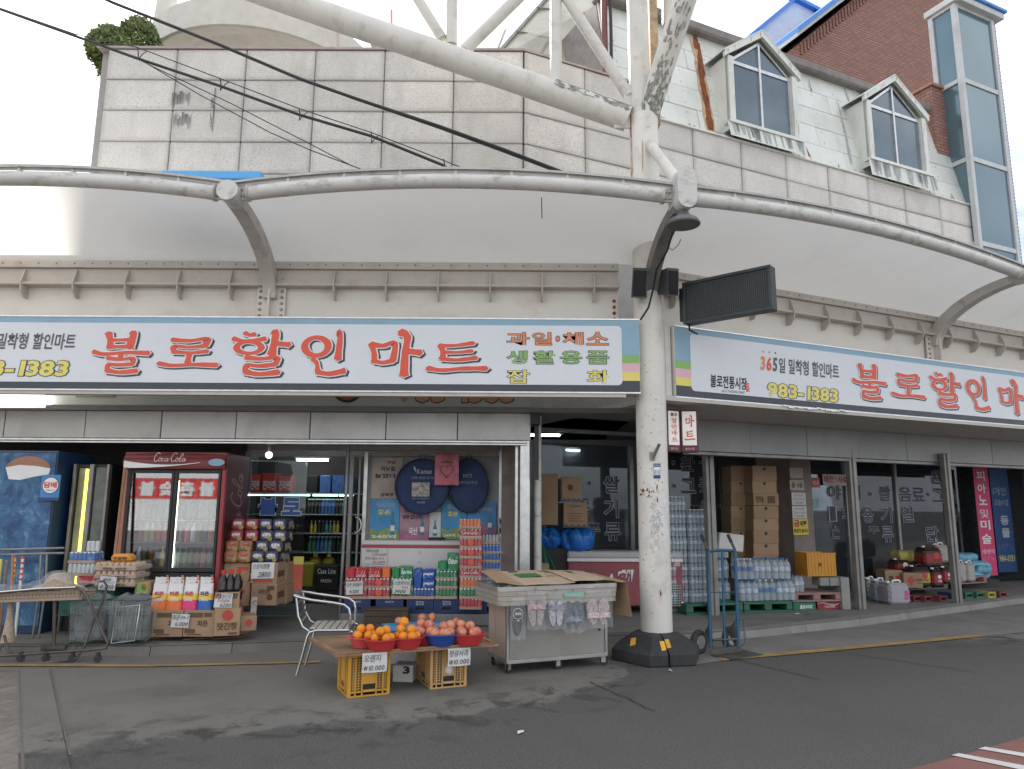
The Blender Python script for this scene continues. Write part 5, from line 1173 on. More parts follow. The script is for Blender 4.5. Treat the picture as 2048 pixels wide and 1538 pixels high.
COLS = dict(green=(.05, .16, .07), blue=(.05, .14, .36), dark=(.03, .03, .03), pale=(.5, .55, .5), teal=(.08, .25, .25), amber=(.25, .12, .03), red=(.45, .06, .05), yellow=(.5, .4, .08))
shelf_row(shz[1], 612, 690, 11, ['dark', 'pale', 'blue', 'blue', 'pale', 'teal'], bot_prof, 1.0, 'bottle', 'bottle on the upper shop shelf', 'bottle', 'bottles on the upper shelf')
shelf_row(shz[2], 620, 680, 8, ['yellow', 'pale', 'amber'], bot_prof, .8, 'bottle', 'short bottle on the middle shop shelf', 'bottle', 'bottles on the middle shelf', rows=1)
shelf_row(shz[3], 618, 690, 9, ['green', 'blue', 'teal', 'dark'], bot_prof, 1.0, 'bottle', 'bottle on the lower shop shelf', 'bottle', 'bottles on the lower shelf')
for (z, pxs) in ((shz[3]-.29, (628, 655)), (shz[4]+.06, (610, 634))):
  for px in pxs:
    x = W(px, 1100, SY).x; o = MB().lathe([(.09, 0), (.105, .02), (.11, .12), (.09, .18), (.04, .215), (.035, .24), (.037, .265), (1e-4, .266)], 14, mis=[0]*4+[1]*3).build('oil_jug', [mat('oil', (.36, .33, .06), .12, trans=.2), M['signyellow']], None, (x, SY-.0+.12, z)); tag(o, f'round yellow oil jug, {"left" if px in (628, 610) else "right"} one on the {"upper" if pxs[0] == 628 else "floor level"} jug shelf', 'jug', 'oil jugs in the shop')
def packbox(x0, z0, x1, z1, Y, d, mt, name, label, cat, group=None, b=.01):
  o = T(name, label, cat, ((x0+x1)/2, Y, z0), 0, group); MB().rect(-(x1-x0)/2, 0, (x1-x0)/2, z1-z0, 0, d, 0, b).build('body', mt, o); return o
redpk = mat('redpack', (.55, .045, .04), .35, var=.2, scale=12, bump=.3, bscale=25); bluepk = mat('bluepack', (.06, .13, .33), .35, var=.3, scale=14, bump=.3, bscale=25)
for k, (a, b, c, d_) in enumerate(((498, 519, 948, 984), (520, 552, 946, 984), (553, 583, 952, 984))):
  p, q = W(a, d_, SY), W(b, c, SY); o = packbox(p.x, shz[0], q.x, q.z, SY+.05, .25, redpk, 'red_pack', f'{ORD[k]} red multipack from the left on the top shelf behind the glass door', 'pack', 'red packs on the top shelf')
  m = MB(); letter(m, '진라면', -(q.x-p.x)*.4, .05, (q.x-p.x)*.4, .2, -.004, 0, .02); m.build('lettering', M['white'], o)
for k, (a, b) in enumerate(((613, 633), (637, 660), (662, 688), (692, 706))):
  p, q = W(a, 984, SY), W(b, 950, SY); packbox(p.x, shz[0], q.x, q.z, SY+.05, .25, bluepk if k != 0 else M['black'], 'blue_pack', f'{ORD[k]} dark pack right of the red packs on the top shelf', 'pack', 'blue packs on the top shelf')
p, q = W(604, 1160, SY-.3), W(628, 1133, SY-.3); packbox(p.x, PZ+.25, q.x, q.z+.05, SY-.35, .3, mat('cratelime', (.42, .36, .05), .5), 'lime_crate', 'yellow bottle crate on the floor inside the shop door', 'crate')
p, q = W(630, 1162, SY-.4), W(676, 1131, SY-.4); o = packbox(p.x, PZ+.2, q.x, q.z, SY-.4, .35, M['black'], 'black_crate', 'black beer crate with white print on the shop floor', 'crate')
m = MB(); letter(m, 'Cass Lite', -.14, .25, .14, .33, -.004, 0, .02); letter(m, 'FRESH', -.08, .12, .08, .17, -.004, 0, .02); m.build('lettering', M['white'], o)
packbox(-3.4, PZ, -2.3, .36, SY-.35, .35, M['darkwall'], 'floor_plinth', 'dark low plinth under the crates inside the shop', 'plinth')
# ------------------------------------------------------------------ right shop: posts, header, glazing, room
shopR = T('right_shop', 'dark fronted right shop with steel posts and lettered glass under the sign', 'shop', tuple(rs(7, 8.0, PZ)), kind='thing')
GOF = 9.75
post_px = [(1432, 1232, 1420, 1446), (1727, 1219, 1700, 1722), (1921, 1207, 1890, 1910)]
HOF = 8.0
def MO(off): return Matrix(((U.x, N.x, 0, N.x*off), (U.y, N.y, 0, N.y*off), (0, 0, 1, 0), (0, 0, 0, 1)))
for px, py, _, _ in post_px:
  p = G(px, py, PZ); s, o_ = p.dot(U), p.dot(N)
  m = WB().rect(s-.075, PZ, s+.075, 2.5, o_, o_+.09, 0, .006, MO(0)); m.rect(s-.02, PZ, s+.02, 2.5, o_-.02, o_-.001, 0, .004, MO(0)); m.build('shutter_post', M['steelgrey'], shopR)
s0h = RP(1385, 850, HOF).dot(U)-.1; zh0 = 2.36; zh1 = 2.86
k = 0; s = s0h
while s < 16:
  WB().rect(s+.002, zh0, s+1.1-.002, zh1-.06, HOF-.04+(k % 2)*.004, HOF+.4, 0, .006, MO(0)).build('shutter_box_panel', M['shutterdk'], shopR); s += 1.1; k += 1
WB().rect(s0h, zh0-.05, 16, zh0-.003, HOF-.02, HOF+.1, 0, .005, MO(0)).build('shutter_bottom_rail', M['steelgrey'], shopR)
# header over the corner glazing between the shops
a, b = RP(1090, 862, GOF-.3), RP(1262, 876, GOF-.3)
WB().rect(a.dot(U)-.05, a.z, 9.5, 3.0, GOF-.32, GOF-.2, 0, .01, MO(0)).build('corner_header', mat('headergrey', (.28, .29, .29), .5, var=.1, scale=1), shopR)
m = MB(); p, q = RP(1075, 806, GOF-.34), RP(1200, 770, GOF-.34)
w = WB();
for i in range(4): w.rect(p.dot(U)+.05+i*.28, 2.86, p.dot(U)+.22+i*.28, 3.0, GOF-.335, GOF-.325, 0, 0, MO(0))
w.build('old_lettering', M['navy'], shopR)
# glass panes with mullions on the glazing line
gl_s = [RP(p, 950, GOF).dot(U) for p in (1080, 1258, 1335, 1440)] ; pm_ = [RP(p, 1000, GOF).dot(U) for p in (1575, 1690, 1790, 1900, 2060, 2250)]
ed = gl_s[:2] + gl_s[2:] + [pm_[1]-.0] + pm_[2:]
for i, (a, b) in enumerate(((gl_s[0], gl_s[1]), (gl_s[2]-.2, gl_s[3]), (pm_[0]+.35, pm_[1]), (pm_[1]+.06, pm_[2]), (pm_[2]+.06, pm_[3]), (pm_[3]+.06, pm_[4]), (pm_[4]+.06, pm_[5]))):
  WB().rect(a, PZ+.05, b, 2.55, GOF, GOF+.01, 0, 0, MO(0)).build('glass_pane', M['glassdk'], shopR)
for s in (gl_s[1]+.03, pm_[0]+.3, pm_[1]+.03, pm_[2]+.03, pm_[3]+.03, pm_[4]+.03): WB().rect(s-.035, PZ, s+.035, 2.55, GOF-.04, GOF+.05, 0, .005, MO(0)).build('mullion', M['steelgrey'], shopR)
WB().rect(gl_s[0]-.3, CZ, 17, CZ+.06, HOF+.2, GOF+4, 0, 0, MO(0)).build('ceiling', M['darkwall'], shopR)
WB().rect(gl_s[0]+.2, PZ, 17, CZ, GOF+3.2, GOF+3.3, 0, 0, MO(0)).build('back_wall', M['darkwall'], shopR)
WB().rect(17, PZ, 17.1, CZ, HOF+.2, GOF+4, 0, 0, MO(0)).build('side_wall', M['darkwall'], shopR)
pr = [RP(p, 1000, GOF-.6).dot(U) for p in (1584, 1626)]
WB().rect(pr[0], PZ, pr[1], 2.5, GOF-.6, GOF+.2, 0, .01, MO(0)).build('pier', mat('pierpink', (.24, .19, .18), .7, var=.15, dirt=.5), shopR)
for px, py, off, L, lab in ((1170, 902, GOF+1.2, .8, 'lit fluorescent tubes seen through the corner glass'), (1612, 890, GOF+1.0, .3, 'lit tube in the boxes bay of the right shop'), (1480, 905, GOF+1.4, .6, 'lit tube above the brown box stack'), (1765, 925, GOF+1.3, .5, 'lit tube behind the lettered glass'), (1950, 930, GOF+1.3, .5, 'lit tube far along the right shop')):
  c = RP(px, py, off); o = T('ceiling_tube', lab, 'light', tuple(c), ANG); m = MB().box((0, 0, 0), (L, .035, .03), 0, .12); m.box((0, .08, .02), (L, .035, .03), 0, -.12); m.build('tube', M['tubelight'], o); MB().box((0, .04, .06), (L*1.1, .2, .03)).build('housing', M['inwall'], o)
# window lettering
def winletter(ch, px0, py0, px1, py1, off=GOF, fg='navyink', edge='white', M0=None, bold=.02):
  p, q = RP(px0, py1, off-.012), RP(px1, py1 + (py0-py1), off-.012)
  z0, z1 = RP(px0, py1, off).z, RP(px0, py0, off).z
  m = MB(); letter(m, ch, p.dot(U), z0, q.dot(U), z1, off-.008, 0, bold, 0, None, False, (1, .025)); w = WB(); Q = MO(0)
  w.v = [tuple(Q @ Vector(v)) for v in m.v]; w.f, w.m, w.sm = m.f, m.m, m.sm
  w.build('lettering', [M.get(fg) or MATS[fg], M.get(edge) or MATS[edge]], shopR)
mat('navyink', (.02, .025, .05), .5); mat('edgegrey', (.40, .42, .46), .6)
E_ = dict(edge='edgegrey')
for ch, a in (('쌀', (1208, 952, 1239, 986)), ('기', (1209, 999, 1237, 1035)), ('류', (1211, 1046, 1241, 1081)), ('주', (1176, 1047, 1200, 1072)), ('용', (1165, 996, 1180, 1034)),
              ('완', (1362, 912, 1389, 942)), ('그', (1365, 957, 1391, 986)), ('구', (1399, 910, 1413, 940)), ('릇', (1399, 955, 1415, 985)), ('용', (1402, 1000, 1418, 1030)),
              ('야', (1657, 970, 1682, 1000)), ('1', (1661, 1013, 1671, 1042)), ('회', (1686, 1013, 1705, 1042)), ('손', (1664, 1052, 1679, 1077)), ('채', (1700, 970, 1720, 1000)),
              ('쌀', (1760, 972, 1780, 1002)), ('용', (1726, 1014, 1746, 1045)), ('기', (1763, 1014, 1783, 1045)), ('주', (1738, 1053, 1758, 1068)), ('류', (1766, 1053, 1786, 1084)),
              ('음', (1800, 974, 1822, 1003)), ('료', (1828, 975, 1848, 1003)), ('열', (1803, 1013, 1826, 1044)), ('닭', (1854, 1053, 1876, 1083)), ('완', (1864, 940, 1882, 968)), ('그', (1868, 977, 1888, 1004)), ('음', (1903, 978, 1911, 1005)), ('용', (1904, 1015, 1914, 1044))):
  winletter(ch, *a, **E_)
for px, py in ((1179, 966), (1347, 925), (1349, 972), (1741, 988), (1857, 989)):
  c = RP(px, py, GOF-.01); Mx = Matrix.Translation(c) @ Matrix.Rotation(ANG, 4, 'Z') @ Matrix.Rotation(pi/2, 4, 'X')
  m = WB(); m.lathe([(.038, -.002), (.038, .0)], 16, (0, 0, 0), 1, False, Mx); m.lathe([(.028, 0), (.028, .004)], 16, (0, 0, 0), 0, False, Mx); m.build('lettering', [MATS['navyink'], MATS['edgegrey']], shopR)
# posters and notices
def notice(name, label, pxs, off, bg, lines, cat='notice', fgd='ink', rotz=0):
  x0, y0, x1, y1 = pxs; p, q = RP(x0, y1, off), RP(x1, y1, off); zt = RP(x0, y0, off).z
  w_ = (q-p).dot(U); h = zt - p.z; o = T(name, label, cat, tuple(p), ANG + rotz)
  MB().rect(0, 0, w_, h, -.004, 0).build('sheet', bg, o)
  for (t, a, b, c, d, fg, bold) in lines:
    m = MB()
    if t.startswith('~'): scrawl(m, a*w_, b*h, c*w_, d*h, -.006, 0, int(t[1:]), hash(label) % 99, .004)
    else: letter(m, t, a*w_, b*h, c*w_, d*h, -.006, 0, bold)
    m.build('lettering', M.get(fg) or MATS[fg], o)
  return o
papw = mat('paper', (.62, .62, .6), .8, var=.05)
notice('dog_food_notice', 'white notice with dark red print about dog feed on the glass', (1646, 948, 1696, 970), GOF-.05, mat('noticepink', (.6, .52, .52), .7), [('애견', .04, .2, .4, .85, 'oldred', .04), ('사료', .58, .2, .97, .85, 'oldred', .04), ('각종', .43, .5, .55, .8, 'oldred', .01)])
notice('white_notice', 'upper white paper notice on the pier', (1584, 985, 1612, 1010), GOF-.62, papw, [('영 사료', .2, .68, .8, .85, 'greydark', 0), ('두유식 바로', .1, .38, .9, .55, 'greydark', 0), ('당일배송', .2, .1, .8, .28, 'greydark', 0)])
notice('white_notice', 'lower white paper notice on the pier above the yellow notice', (1585, 1012, 1614, 1037), GOF-.62, papw, [('영 사료', .2, .68, .8, .85, 'greydark', 0), ('두유식 바로', .1, .38, .9, .55, 'greydark', 0), ('당일배송', .2, .1, .8, .28, 'greydark', 0)])
notice('gold_tooth_notice', 'yellow notice offering to buy gold teeth on the pier', (1587, 1038, 1617, 1070), GOF-.62, mat('noticeyellow', (.72, .55, .06), .6), [('금', .05, .5, .42, .95, 'oldred', .05), ('이빨', .45, .5, .95, .9, 'ink', .05), ('최고가 삽니다', .05, .12, .95, .4, 'ink', .04)])
notice('small_poster', 'small beige poster high on the pier beside the box stack', (1580, 935, 1606, 955), GOF-.62, mat('posterbeige', (.5, .45, .36), .7), [('~3', .1, .1, .9, .9, 'greydark', 0)])
notice('small_poster', 'beige poster printed with big marks on the pier below the small one', (1580, 960, 1608, 980), GOF-.62, MATS['posterbeige'], [('총 4종', .1, .2, .9, .8, 'greydark', .03)])
notice('red_notice', 'small red and white sheet on the door right of the pier', (1622, 955, 1640, 975), GOF-.1, MATS['redpack'], [('안내', .2, .3, .8, .7, 'white', .02)])
notice('teal_notice', 'small teal sheet on the door right of the pier', (1618, 997, 1638, 1015), GOF-.1, mat('tealpaper', (.2, .42, .42), .7), [('~2', .1, .1, .9, .9, 'white', 0)])
pb = notice('pink_banner', 'tall pink standing banner with white Korean lettering at the far right', (1966, 936, 1996, 1152), GOF-.35, mat('bannerpink', (.62, .06, .17), .6, var=.08), [('피', .2, .88, .75, .97, 'white', .02), ('아', .2, .76, .75, .85, 'white', .02), ('노', .2, .65, .75, .74, 'white', .02), ('및', .2, .53, .75, .61, 'white', .0), ('미', .15, .42, .8, .51, 'white', .02), ('술', .15, .29, .8, .38, 'white', .02), ('1층문의', .1, .2, .9, .24, 'white', 0), ('~1', .1, .14, .9, .18, 'white', 0)], 'banner')
notice('blue_banner', 'dark blue poster board with pale lettering behind the pink banner', (1998, 938, 2035, 1145), GOF-.2, mat('bannerblue', (.02, .07, .2), .5, var=.1), [('1개인', .1, .74, .8, .82, 'edgegrey', 0), ('교습수업', .1, .64, .85, .7, 'edgegrey', 0), ('동', .35, .45, .8, .54, 'edgegrey', .03), ('물', .35, .33, .8, .42, 'edgegrey', .03), ('~1', .1, .22, .9, .28, 'edgegrey', 0), ('984-0131', .1, .1, .9, .16, 'signyellow', 0)], 'banner')
ws = RP(1945, 1050, GOF+.2).dot(U)
WB().rect(ws+1.6, PZ, ws+1.75, 2.5, GOF-.4, GOF+.2, 0, 0, MO(0)).build('pier', MATS['pierpink'], shopR)
# hanging lantern sign by the column
c = W(1362, 862, 8.75)
ls = T('lantern_sign', 'two sided dark red hanging lantern sign with red lettering beside the column', 'hanging sign', tuple(c))
frm = mat('lanternred', (.12, .03, .04), .5, var=.15)
for (x0, x1, ry, txt) in ((1330, 1361, RAD(28), [('불로', .18, .84, .85, .95, 'ink'), ('할', .25, .64, .8, .8, 'red'), ('인', .25, .46, .8, .61, 'red'), ('마', .25, .28, .8, .43, 'red'), ('트', .22, .1, .82, .24, 'red')]), (1361, 1395, RAD(-8), [('마', .2, .54, .85, .88, 'red'), ('트', .15, .14, .88, .46, 'red')])):
  p, q = W(x0, 862, 8.72), W(x1, 862, 8.72); kk = zc(p)/F; h = 84*kk; w_ = (q.x-p.x)/cos(ry)
  piv = W(1361, 862, 8.6)
  Mx = Matrix.Translation(piv - c) @ Matrix.Rotation(ry if x0 == 1330 else ry, 4, 'Z')
  xa, xb = (-w_*.97, -.0) if x0 == 1330 else (.0, w_)
  MB().rect(xa, -h/2, xb, h/2, .0, .09, 0, .008, Mx).build('case', frm, ls)
  i_ = .022
  MB().rect(xa+i_, -h*.34, xb-i_, h*.46, -.005, .003, 0, .004, Mx).build('panel', mat('lanternpanel', (.72, .70, .64) if 1 else 0, .4, emit=.12), ls)
  for t, a, b, cc, d, fg in txt:
    m = MB(); W0, W1, Z0, Z1 = xa+i_, xb-i_, -h*.34, h*.46
    if t in BR and fg == 'red': brush(m, t, W0+a*(W1-W0), Z0+b*(Z1-Z0), (cc-a)*(W1-W0), (d-b)*(Z1-Z0), -.008, 0)
    else: letter(m, t, W0+a*(W1-W0), Z0+b*(Z1-Z0), W0+cc*(W1-W0), Z0+d*(Z1-Z0), -.008, 0, .02)
    w = MB(); w.add(m.v, m.f, 0, Mx); w.build('lettering', M[fg], ls)
  m = MB(); letter(m, '불로시장', xa+.05, -h*.45, xb-.05, -h*.39, -.002, 0, .01); w = MB(); w.add(m.v, m.f, 0, Mx); w.build('lettering', M['signpink'], ls)
MB().tube([(0, .0, .28), (0, 0, .5)], .012, 6).build('hanger', M['steelgrey'], ls)
# ------------------------------------------------------------------ goods of the left shop
card = mat('cardboard', (.36, .24, .145), .8, var=.10, scale=4, bump=.08, bscale=40, rand=.10, dirt=.25, dirtcol=(.22, .14, .08))
cardl = mat('cardlight', (.44, .33, .23), .8, var=.08, rand=.08)
kraft = mat('kraftprint', (.13, .075, .04), .7); redprint = mat('redprint', (.48, .07, .05), .6)
film = mat('shrinkfilm', (.75, .77, .78), .12, bump=.5, bscale=18, trans=.92)
bagfilm = mat('bagfilm', (.72, .75, .77), .13, bump=1.0, bscale=26, trans=.86, spec=1.0)
pen = mat('pen', (.02, .02, .03), .7); penred = mat('penred', (.5, .04, .05), .7)
def pxbox(px0, py0, px1, py1, Y):
  a, b = W(px0, py1, Y), W(px1, py1, Y); t = W(px0, py0, Y); return (a.x+b.x)/2, a.z, b.x-a.x, t.z-a.z
def price(px0, py0, px1, py1, Y, label, lines, tilt=0.0, rz=0.0):
  x, z, w, h = pxbox(px0, py0, px1, py1, Y)
  o = T('price_card', label, 'price card', (x, Y, z), rz)
  o.rotation_euler = (RAD(-4), tilt, rz)
  MB().grid(lambda u, v: (-w/2 + w*u, -.004 + .006*sin(u*3+v*2), h*v), 4, 3).build('sheet', papw, o)
  for (t, a, b, c, d, fg) in lines:
    m = MB()
    if t[0] == '~': scrawl(m, -w/2+a*w, b*h, -w/2+c*w, d*h, -.009, 0, int(t[1:]), len(label), .0042)
    else: letter(m, t, -w/2+a*w, b*h, -w/2+c*w, d*h, -.011, 0, .005, .22)
    m.build('handwriting', fg, o)
  return o
def carton(px0, py0, px1, py1, Y, depth, label, prints=(), name='cardboard_box', rz=0.0, open_top=False, group=None, mt=None, side=()):
  x, z, w, h = pxbox(px0, py0, px1, py1, Y)
  o = T(name, label, 'box', (x, Y, z), rz or rnd.uniform(-.025, .025), group); mt = mt or card
  m = MB()
  if not open_top:
    m.rect(-w/2, 0, w/2, h, 0, depth, 0, .006); m.rect(-w/2+.01, h-.001, w/2-.01, h+.004, .004, depth/2-.003, 0); m.rect(-w/2+.01, h-.001, w/2-.01, h+.003, depth/2+.003, depth-.004, 0)
  else:
    t = .006
    for a in ((-w/2, 0, w/2, h, 0, t), (-w/2, 0, w/2, h, depth-t, depth), (-w/2, 0, -w/2+t, h, t, depth-t), (w/2-t, 0, w/2, h, t, depth-t), (-w/2+t, 0, w/2-t, t, t, depth-t)): m.rect(*a)
  m.build('carton', mt, o)
  for (t, a, b, c, d, fg) in prints:
    m = MB()
    if t == '#': m.rect(-w/2+a*w, b*h, -w/2+c*w, d*h, -.002, 0)
    elif t == 'o': m.lathe([((c-a)*w/2, 0), ((c-a)*w/2, .002)], 20, (0, 0, 0), 0, False, Matrix.Translation((-w/2+(a+c)/2*w, 0, (b+d)/2*h)) @ Matrix.Rotation(pi/2, 4, 'X'))
    else: letter(m, t, -w/2+a*w, b*h, -w/2+c*w, d*h, -.004, 0, .03)
    m.build('print', fg, o)
  for (t, a, b, c, d, fg) in side:
    m = MB()
    if t == 'o': m.lathe([((c-a)*depth/2, 0), ((c-a)*depth/2, .002)], 20, (0, 0, 0), 0, False, Matrix.Translation((w/2, (a+c)/2*depth, (b+d)/2*h)) @ Matrix.Rotation(pi/2, 4, 'Y'))
    elif t == '#': m.box((w/2+.001, (a+c)/2*depth, (b+d)/2*h), (.003, (c-a)*depth, (d-b)*h))
    else: letter(m, t, a*depth, b*h, c*depth, d*h, -.004, 0, .03, 0, Matrix.Translation((w/2, 0, 0)) @ Matrix.Rotation(pi/2, 4, 'Z'))
    m.build('print', fg, o)
  return o, w, h
# blue drinks cooler at the far left
YA = 8.75
x1 = W(118, 885, YA).x
t = T('drinks_cooler', 'tall blue drinks cooler with water splash print and round globe emblem', 'cooler', (x1-.6, YA, PZ))
MB().rect(-1.2, .0, .6, 2.12, .01, .8, 0, .01).build('cabinet', mat('coolerblue', (.02, .05, .12), .4), t)
spl = bpy.data.materials.new('splash'); spl.use_nodes = True; nt = spl.node_tree; b_ = nt.nodes['Principled BSDF']; b_.inputs['Roughness'].default_value = .5
tcn = _n(nt, 'ShaderNodeTexCoord'); nz = _n(nt, 'ShaderNodeTexNoise'); nz.inputs['Scale'].default_value = 4; nz.inputs['Detail'].default_value = 10; nz.inputs['Roughness'].default_value = .75; nz.inputs['Distortion'].default_value = .5; nt.links.new(tcn.outputs['Object'], nz.inputs[0])
rp = _n(nt, 'ShaderNodeValToRGB'); e = rp.color_ramp.elements; e[0].position = .40; e[0].color = (.02, .065, .16, 1); e[1].position = .72; e[1].color = (.36, .44, .5, 1); e2 = rp.color_ramp.elements.new(.54); e2.color = (.05, .16, .31, 1); nt.links.new(nz.outputs['Fac'], rp.inputs[0]); nt.links.new(rp.outputs[0], b_.inputs['Base Color'])
MB().rect(-1.15, .1, .585, 2.09, 0, .012).build('front_panel', spl, t)
gx, gz_, gr = W(56, 940, YA).x - (x1-.6), W(56, 940, YA).z - PZ, .27
def disc(q0, q1, lo, hi, name, mt, y, sx=1.0, sz=.62):
  P = [(gx+gr*sx*cos(RAD(q)), y, gz_+gr*sz*sin(RAD(q))) for q in range(q0, q1+1, 10)]; MB().poly(P + [(gx+gr*sx*a, y, gz_+gr*sz*b) for a, b in ((lo, hi))]).build(name, mt, t)
disc(0, 180, (-.95, .1), (-.3, .22), 'emblem', mat('globered', (.36, .17, .09), .4), -.003)
P = [(gx-gr, -.0045, gz_+.03), (gx-gr*.4, -.0045, gz_+.06), (gx+gr*.3, -.0045, gz_+.05), (gx+gr, -.0045, gz_+.02), (gx+gr*.95, -.0045, gz_-.05), (gx+gr*.3, -.0045, gz_-.08), (gx-gr*.3, -.0045, gz_-.12), (gx-gr*.8, -.0045, gz_-.11)]
MB().poly(P).build('emblem', M['white'], t)
tob = T('tobacco_sign', 'small blue sign with a round white disc lettered in red on the cooler', 'sign', tuple(W(98, 998, YA-.05)))
k = zc(W(98, 998, YA-.05))/F
MB().rect(-19*k, 2*k, 19*k, 48*k, -.004, .008, 0, .004).build('plate', mat('tobblue', (.05, .22, .50), .4), tob); MB().rect(-22*k, -3*k, 19*k, 3*k, -.009, .004).build('strip', M['navy'], tob)
for r_, mt, y in ((17*k, M['navy'], -.006), (15.5*k, M['white'], -.009)): MB().lathe([(r_, 0), (r_, .003)], 26, (0, 0, 0), 0, False, Matrix.Translation((1*k, y+.002, 27*k)) @ Matrix.Rotation(pi/2, 4, 'X')).build('disc', mt, tob)
m = MB(); letter(m, '담배', -12*k, 22*k, 14*k, 34*k, -.013, 0, .03); m.build('lettering', M['red'], tob)
m = MB(); letter(m, 'TOBACCO', -8*k, 16*k, 10*k, 18.5*k, -.013, 0, 0); m.build('lettering', M['ink'], tob)
# slim cooler with yellow glow
YB = 8.95
x, z, w, h = pxbox(122, 925, 196, 1170, YB)
t = T('slim_cooler', 'slim dark cooler with a glowing yellow green light strip in its door', 'cooler', (x, YB, PZ))
H_ = W(150, 928, YB).z - PZ
MB().rect(-w/2, 0, w/2, H_, .06, .7, 0, .01).build('cabinet', M['black'], t)
for a, b in ((-w/2, -w/2+.03), (-.02, .03), (w/2-.03, w/2)): MB().rect(a, 0, b, H_, 0, .06, 0, .004).build('door_frame', M['steelgrey'], t)
MB().rect(-w/2+.06, .4, -w/2+.16, H_-.05, .03, .05, 0, .004).build('side_label', mat('coolpanel', (.25, .25, .13), .4, var=.3), t)
MB().tube([(-.055, .02, .42), (-.055, .02, H_-.06)], .018, 8).build('light_tube', M['yellowglow'], t)
MB().rect(.05, .2, w/2-.04, H_-.04, .03, .05).build('door_pane', mat('greenpane', (.10, .13, .11), .2, var=.4), t)
# leaning wooden pole
o = T('wooden_pole', 'long wooden pole leaning against the red cola fridge', 'pole', tuple(G(228, 1255, PZ)));
WB().tube([W(250, 935, 8.8), W(229, 1115, 8.72), W(224, 1180, 8.7)], .018, 8).build('shaft', mat('polewood', (.33, .17, .09), .6, var=.2), o)
# red double door cola fridge
YF = 8.9
fx, _, fw, _ = pxbox(243, 905, 448, 1000, YF); fz = lambda y: W(345, y, YF).z - PZ
t = T('cola_fridge', 'red double door cola fridge with white script on its header', 'fridge', (fx, YF, PZ))
cokered = mat('cokered', (.17, .02, .024), .35, var=.06); fsc = fw/205
X = lambda px: (px-345.5)*fsc
HT = fz(904)
MB().rect(-fw/2, 0, -fw/2+.05, HT, .05, .78, 0, .01).rect(fw/2-.05, 0, fw/2, HT, .05, .78, 0, .01).rect(-fw/2+.05, HT-.05, fw/2-.05, HT, .05, .78).rect(-fw/2+.05, 0, fw/2-.05, HT, .70, .78).rect(-fw/2+.05, 0, fw/2-.05, .30, .05, .70).build('cabinet', mat('cokedark', (.09, .02, .02), .4, var=.15), t)
m = MB(); zt_, zb_ = fz(905), fz(938); vs = []
for i in range(9):
  xx = -fw/2 + fw*i/8; b_ = .04*(1-(i/4-1)**2); vs += [(xx, -.03-b_, zb_), (xx, -.05-b_, (zt_+zb_)/2), (xx, .02-b_*.3, zt_), (xx, .06, zt_)]
m.add(vs, [(4*i+j, 4*i+4+j, 4*i+5+j, 4*i+1+j) for i in range(8) for j in range(3)], 0, None, True); m.rect(-fw/2, zb_, fw/2, zt_, .0, .06); m.build('header', cokered, t)
hy = lambda xx: -.056-.04*(1-((xx+fw/2)/fw*2-1)**2) - .012
m = MB(); P = []
for i in range(21):
  u = i/20; xx = -fw/2 + fw*(.02+.75*u); P.append((xx, hy(xx), zb_ + (zt_-zb_)*(.42 - .40*math.sin(min(1, u*1.15)*pi*.5) + .20*u*u*1.6), zb_ + (zt_-zb_)*(.03 + .33*u**2.2)))
m.add([q for a in P for q in ((a[0], a[1], a[2]+.01), (a[0], a[1], a[3]))], [(2*i, 2*i+1, 2*i+3, 2*i+2) for i in range(20)]); m.build('wave', M['white'], t)
scr = [
 ([(16, 26), (8, 30), (2, 20), (3, 8), (9, 3), (16, 8)], 2.2), ([(21, 12), (17, 14), (17, 5), (22, 4), (24, 10), (20, 14), (26, 12)], 1.8), ([(33, 12), (28, 13), (27, 5), (32, 4), (36, 8)], 1.8), ([(43, 12), (38, 13), (37, 5), (41, 4), (44, 13), (44, 4), (48, 7)], 1.8),
 ([(48, 11), (52, 11)], 1.6), ([(68, 26), (60, 30), (54, 20), (55, 8), (61, 3), (68, 8)], 2.2), ([(73, 12), (69, 14), (69, 5), (74, 4), (76, 10), (72, 14), (78, 12)], 1.8), ([(80, 8), (86, 24), (83, 29), (80, 20), (80, 5), (84, 4), (87, 8)], 1.7), ([(95, 12), (90, 13), (89, 5), (93, 4), (96, 13), (96, 4), (100, 8)], 1.8)]
def script(mb, x0, z0, w, h, yf, mi=0, slant=.25, vert=False):
  for si, (pts, wd) in enumerate(scr):
    q = [Vector((a, b, 0)) for a, b in pts]; fine = []
    for i in range(len(q)-1):
      p0, p1, p2, p3 = q[max(0, i-1)], q[i], q[i+1], q[min(len(q)-1, i+2)]
      for t_ in (0, .25, .5, .75): fine.append(.5*((2*p1)+(p2-p0)*t_+(2*p0-5*p1+4*p2-p3)*t_*t_+(3*p1-p0-3*p2+p3)*t_**3))
    fine.append(q[-1]); vs = []
    for i, p in enumerate(fine):
      tt = fine[min(len(fine)-1, i+1)] - fine[max(0, i-1)]
      if tt.length < 1e-6: tt = Vector((1, 0, 0))
      tt.normalize(); nn = Vector((-tt.y, tt.x, 0))*wd/2
      for sgn in (1, -1):
        a = p + nn*sgn; u, v = (a.x + a.y*slant)/108, a.y/30
        xx = x0 + u*w; vs.append((xx, yf(xx) - .0002*si, z0 + v*h))
    mb.add(vs, [(2*i, 2*i+1, 2*i+3, 2*i+2) for i in range(len(fine)-1)], mi)
m = MB(); script(m, X(307), fz(926), X(378)-X(307), fz(907)-fz(926), lambda xx: hy(xx)-.003); m.build('lettering', mat('scriptpale', (.62, .5, .48), .5), t)
